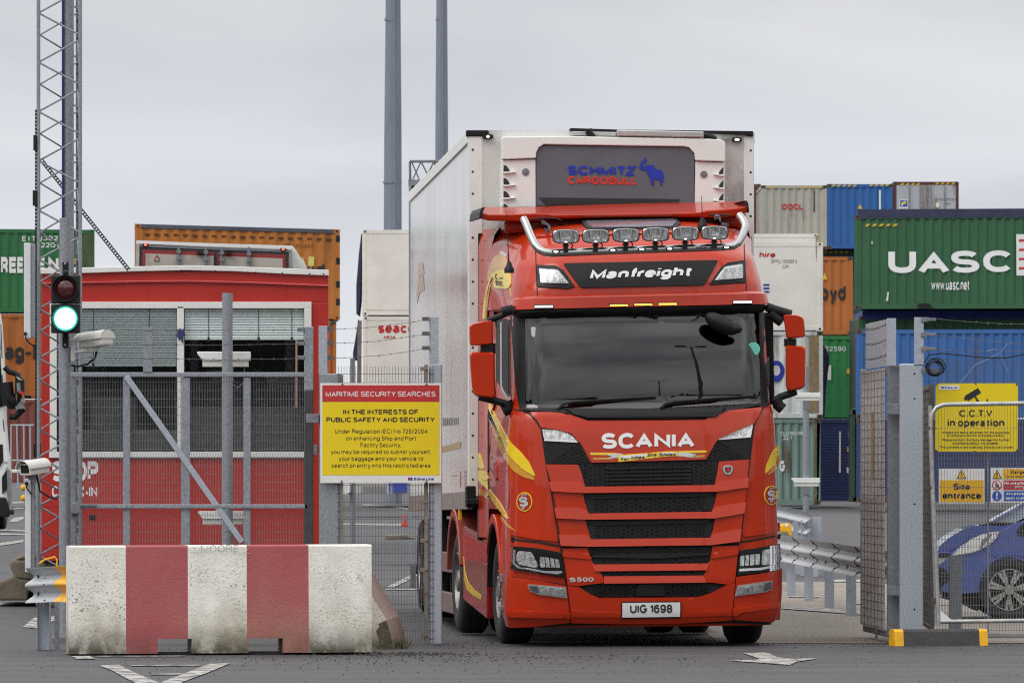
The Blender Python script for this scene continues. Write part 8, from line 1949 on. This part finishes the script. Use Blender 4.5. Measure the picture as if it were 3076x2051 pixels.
# ================================================================== white lorry at the left edge
zl = lambda u, v: (u * .45936, 900 + v * .45936)
wt = thing("white_lorry", P(-110, 1570, 150), "white lorry cab cut by the left edge, with a large black mirror", "lorry")
Yw = 150
cl = [(-300, 1490), (-300, 905)] + Q(zl, [(-60, 60), (-8, 75), (5, 160), (16, 330), (26, 520), (34, 800), (50, 1000), (58, 1040), (60, 1160), (60, 1400), (20, 1400)])
wb(cl, Yw, .6, m_white, "cab_body", wt, .08)
wb(Q(zl, [(2, 330), (14, 332), (24, 520), (32, 800), (46, 990), (50, 1060), (18, 1060), (10, 700)]), Yw - .02, .03, m_trim, "corner_panel", wt)
for k, (v0, v1) in enumerate(((160, 380), (490, 650), (780, 860))): wb(Q(zl, [(3 + k * 7, v0), (8 + k * 7, v0), (16 + k * 7, v1), (10 + k * 7, v1)]), Yw - .03, .02, m_ltr_k, "trim_strip", wt)
wb(Q(zl, [(-200, 250), (-2, 250), (12, 560), (18, 700), (-200, 700)]), Yw - .025, .03, m_sideglass, "windscreen", wt)
wb(Q(zl, [(-200, 950), (18, 945), (22, 1050), (0, 1090), (-200, 1090)]), Yw - .03, .03, m_black, "grille", wt)
wb(rnd(Q(zl, [(44, 1090), (66, 1120), (74, 1160), (72, 1320), (62, 1360), (50, 1300)]), 3), Yw - .04, .2, m_chrome, "headlight", wt)
wb(rnd(Q(zl, [(12, 1160), (44, 1110), (50, 1180), (46, 1240), (14, 1270)]), 3), Yw - .03, .03, m_black, "lamp_recess", wt)
wb(Q(zl, [(-200, 1290), (36, 1290), (62, 1370), (58, 1420), (-200, 1420)]), Yw - .1, .4, m_black, "bumper", wt, .03)
wb(rnd(Q(zl, [(100, 495), (112, 488), (158, 520), (158, 620), (150, 615), (96, 618)]), 4), Yw - .3, .25, m_black, "mirror_housing", wt, .02)
wb(Q(zl, [(103, 500), (118, 505), (152, 528), (120, 522)]), Yw - .32, .02, m_alu, "mirror_trim", wt)
wb(Q(zl, [(108, 545), (130, 540), (136, 600), (112, 604)]), Yw - .315, .01, m_galv2, "mirror_glass", wt); wb(Q(zl, [(124, 596), (155, 600), (155, 618), (126, 616)]), Yw - .32, .01, m_ltr_r, "mirror_marking", wt)
wb(rnd(Q(zl, [(136, 645), (160, 640), (164, 672), (150, 680), (136, 668)]), 4), Yw - .3, .1, m_chrome, "indicator", wt)
wb(Q(zl, [(100, 700), (134, 665), (160, 712), (104, 716)]), Yw - .28, .2, m_galv2, "lower_mirror", wt)
mb = MB()
for pts, r_ in ((((30, 440), (60, 470), (95, 480), (130, 500)), .06), (((40, 540), (50, 640), (60, 690)), .14), (((60, 640), (80, 670), (110, 665)), .16), (((128, 610), (128, 660), (130, 690)), .05), (((60, 765), (95, 770), (158, 712)), .06), (((160, 632), (205, 634)), .03)): mb.tube([P(*zl(u, v), Yw - .15) for u, v in pts], r_, 8)
mb.build("mirror_arm", m_black, wt, smooth=50)
c = P(18, 0, Yw + .9); c.z = gz(Yw) + .5; wheel(wt, c, Vector((1, 0, 0)), .5, .34); c = P(-290, 0, Yw + .9); c.z = gz(Yw) + .5; wheel(wt, c, Vector((-1, 0, 0)), .5, .34)
mb = MB(); mb.tube([P(*zl(60, 1385), Yw - .2), P(*zl(92, 1390), Yw - .2)], .05, 8); mb.build("mirror_stub", m_black, wt)
# hooped railing by the brick-red container
rl = thing("pedestrian_railing", P(66, 1465, 170), "pale hooped pedestrian railing in front of the brick red container", "railing")
mb = MB()
for p, q in (((70, 820), (220, 820)), ((110, 822), (118, 1230)), ((155, 822), (160, 1230)), ((196, 822), (200, 1230)), ((72, 822), (72, 1230)), ((78, 1050), (220, 1050))): mb.tube([P(*zl(*p), 170), P(*zl(*q), 170)], .018, 8)
mb.build("rails", m_galv_br, rl, smooth=50)
mb = MB(); mb.pbx(30, 1410, 110, 1420, 190, .3); tag(mb.build("low_white_rail", m_white, bevel=.02), "low white rail along the foot of the brick red container", "rail")
mb = MB()
for v in (1228, 1296): mb.ball(P(*zl(154, v), MY + .6), (.035, .03, .035), 8)
tag(mb.build("amber_lamps", m_yelp), "pair of small amber beacons behind the lower white sensor housing", "beacon")

# ================================================================== things behind the mesh fence
z8b = lambda u, v: (980 + u * .3315, 1440 + v * .3315)
def cone(u0, v0, u1, v1, Y, lab):
    t = thing("traffic_cone", P(*z8b((u0 + u1) / 2, v1), Y), lab, "cone", "traffic cones")
    b = P(*z8b((u0 + u1) / 2, v1), Y); b.z = gz(Y); h = P(*z8b(0, v0), Y).z - b.z; r_ = (u1 - u0) * .3315 / FS * Y / 2
    mb = MB(); mb.lathe([(r_, .04), (r_ * .62, h * .5), (r_ * .40, h * .97), (r_ * .3, h), (.001, h)], b, (0, 0, 1), 16); mb.bx(b.x - r_ * 1.25, b.x + r_ * 1.25, Y - r_ * 1.25, Y + r_ * 1.25, b.z, b.z + .04); mb.build("cone_body", M("cone_red", (.46, .03, .02), .6, 0, .15, 10), t, smooth=40)
    mb = MB(); mb.lathe([(r_ * .62, h * .50), (r_ * .64, h * .50), (r_ * .50, h * .76), (r_ * .48, h * .76)], b, (0, 0, 1), 16); mb.build("cone_sleeve", M("faded_cone_sleeve", (.42, .12, .10), .6), t, smooth=40)
cone(204, 432, 268, 640, 100, "upright red cone just past the striped barrier's top"); cone(682, 315, 738, 424, 158, "red traffic cone beside the trailer's rear wheels")
cb = thing("site_cabin", P(1170, 1490, 190), "low grey and white site building with blue door glimpsed under the warning sign", "cabin")
wb([(1025, 1380), (1285, 1380), (1285, 1482), (1025, 1480)], 190, 3, M("pale_grey_render", (.42, .42, .40), .7, 0, .1, 2), "wall", cb)
wb([(1088, 1460), (1165, 1460), (1165, 1481), (1088, 1481)], 189.97, .02, M("grey_plinth", (.24, .235, .225), .8, 0, .2, 2), "plinth", cb)
wb([(1162, 1380), (1224, 1380), (1224, 1482), (1162, 1482)], 189.9, .08, m_white, "door_frame", cb); wb([(1167, 1380), (1172, 1380), (1172, 1478), (1167, 1478)], 189.8, .08, m_blue_sign, "blue_trim", cb); wb([(1181, 1380), (1223, 1380), (1223, 1478), (1181, 1478)], 189.8, .08, M("blue_door", (.03, .055, .36), .5), "door", cb)
wp = thing("steel_post", P(1060, 1600, 100), "steel post with a small box behind the mesh fence, left of the warning sign's foot", "post")
mb = MB(); a = P(1059, 1600, 100); mb.tube([(a.x, 100, gz(100)), P(1059, 1076, 100)], .032, 12); mb.build("post_tube", m_galv2, wp, smooth=40)
mb = MB(); mb.pbx(1030, 1452, 1052, 1484, 99.9, .06); mb.build("box", m_white, wp); mb = MB(); mb.tube([P(1046, 1480, 99.9), P(1050, 1484, 99.9), P(1058, 1478, 99.9)], .01, 6); mb.build("cable", m_black, wp)
mb = MB(); mb.prism([P(*z8b(u, v), 112) for u, v in ((530, 545), (540, 505), (730, 498), (760, 520), (800, 518), (808, 540))], (0, 1.2, 0)); tag(mb.build("rubble_block", m_kerb, bevel=.04), "pale low concrete block on the wet strip beside the far cone", "block")

# ================================================================== lamp posts and low hills behind the photographer, mirrored in the windscreen
for (x, Y, h, lab) in ((10.9, 43.6, 20.5, "tall lamp post mirrored in the right half of the lorry's windscreen"), (16.5, 11.5, 18.5, "smaller looking lamp post mirrored in the middle of the lorry's windscreen")):
    t = thing("lamp_post", (x, Y, 0), lab, "lamp post", "lamp posts mirrored in the windscreen")
    mb = MB(); mb.tube([(x, Y, 0), (x, Y, h * .5), (x, Y, h)], [.16, .12, .08], 12); mb.build("post", m_galv2, t, smooth=40)
    mb = MB()
    for s in (-1, 1): mb.tube([(x, Y, h - .3), (x + s * .7, Y, h + .1)], .05, 6); mb.bx(x + s * .4, x + s * 1.15, Y - .2, Y + .2, h, h + .16)
    mb.build("lamp_head", m_black, t)
rh = random.Random(5); mb = MB(); vs = []; N = 60
for i in range(N + 1):
    th = R(-100 + 200 * i / N); x, y = 420 * math.sin(th), 20 - 420 * math.cos(th); h = 58 + 16 * mnoise.noise((i * .23, 0, 0)) + 4 * mnoise.noise((i * 1.1, 3, 0)); vs += [(x, y, -1), (x * 1.02, y - 6, max(4, h))]
mb.add(vs, [(2 * i, 2 * i + 1, 2 * i + 3, 2 * i + 2) for i in range(N)])
for i in range(N): pass
tag(mb.build("hills", M("dark_wooded_hillside", (.035, .045, .035), .9, 0, .3, .05), fixn=False), "dark low hillside behind the photographer, mirrored in the windscreen", "hills", kind='structure')
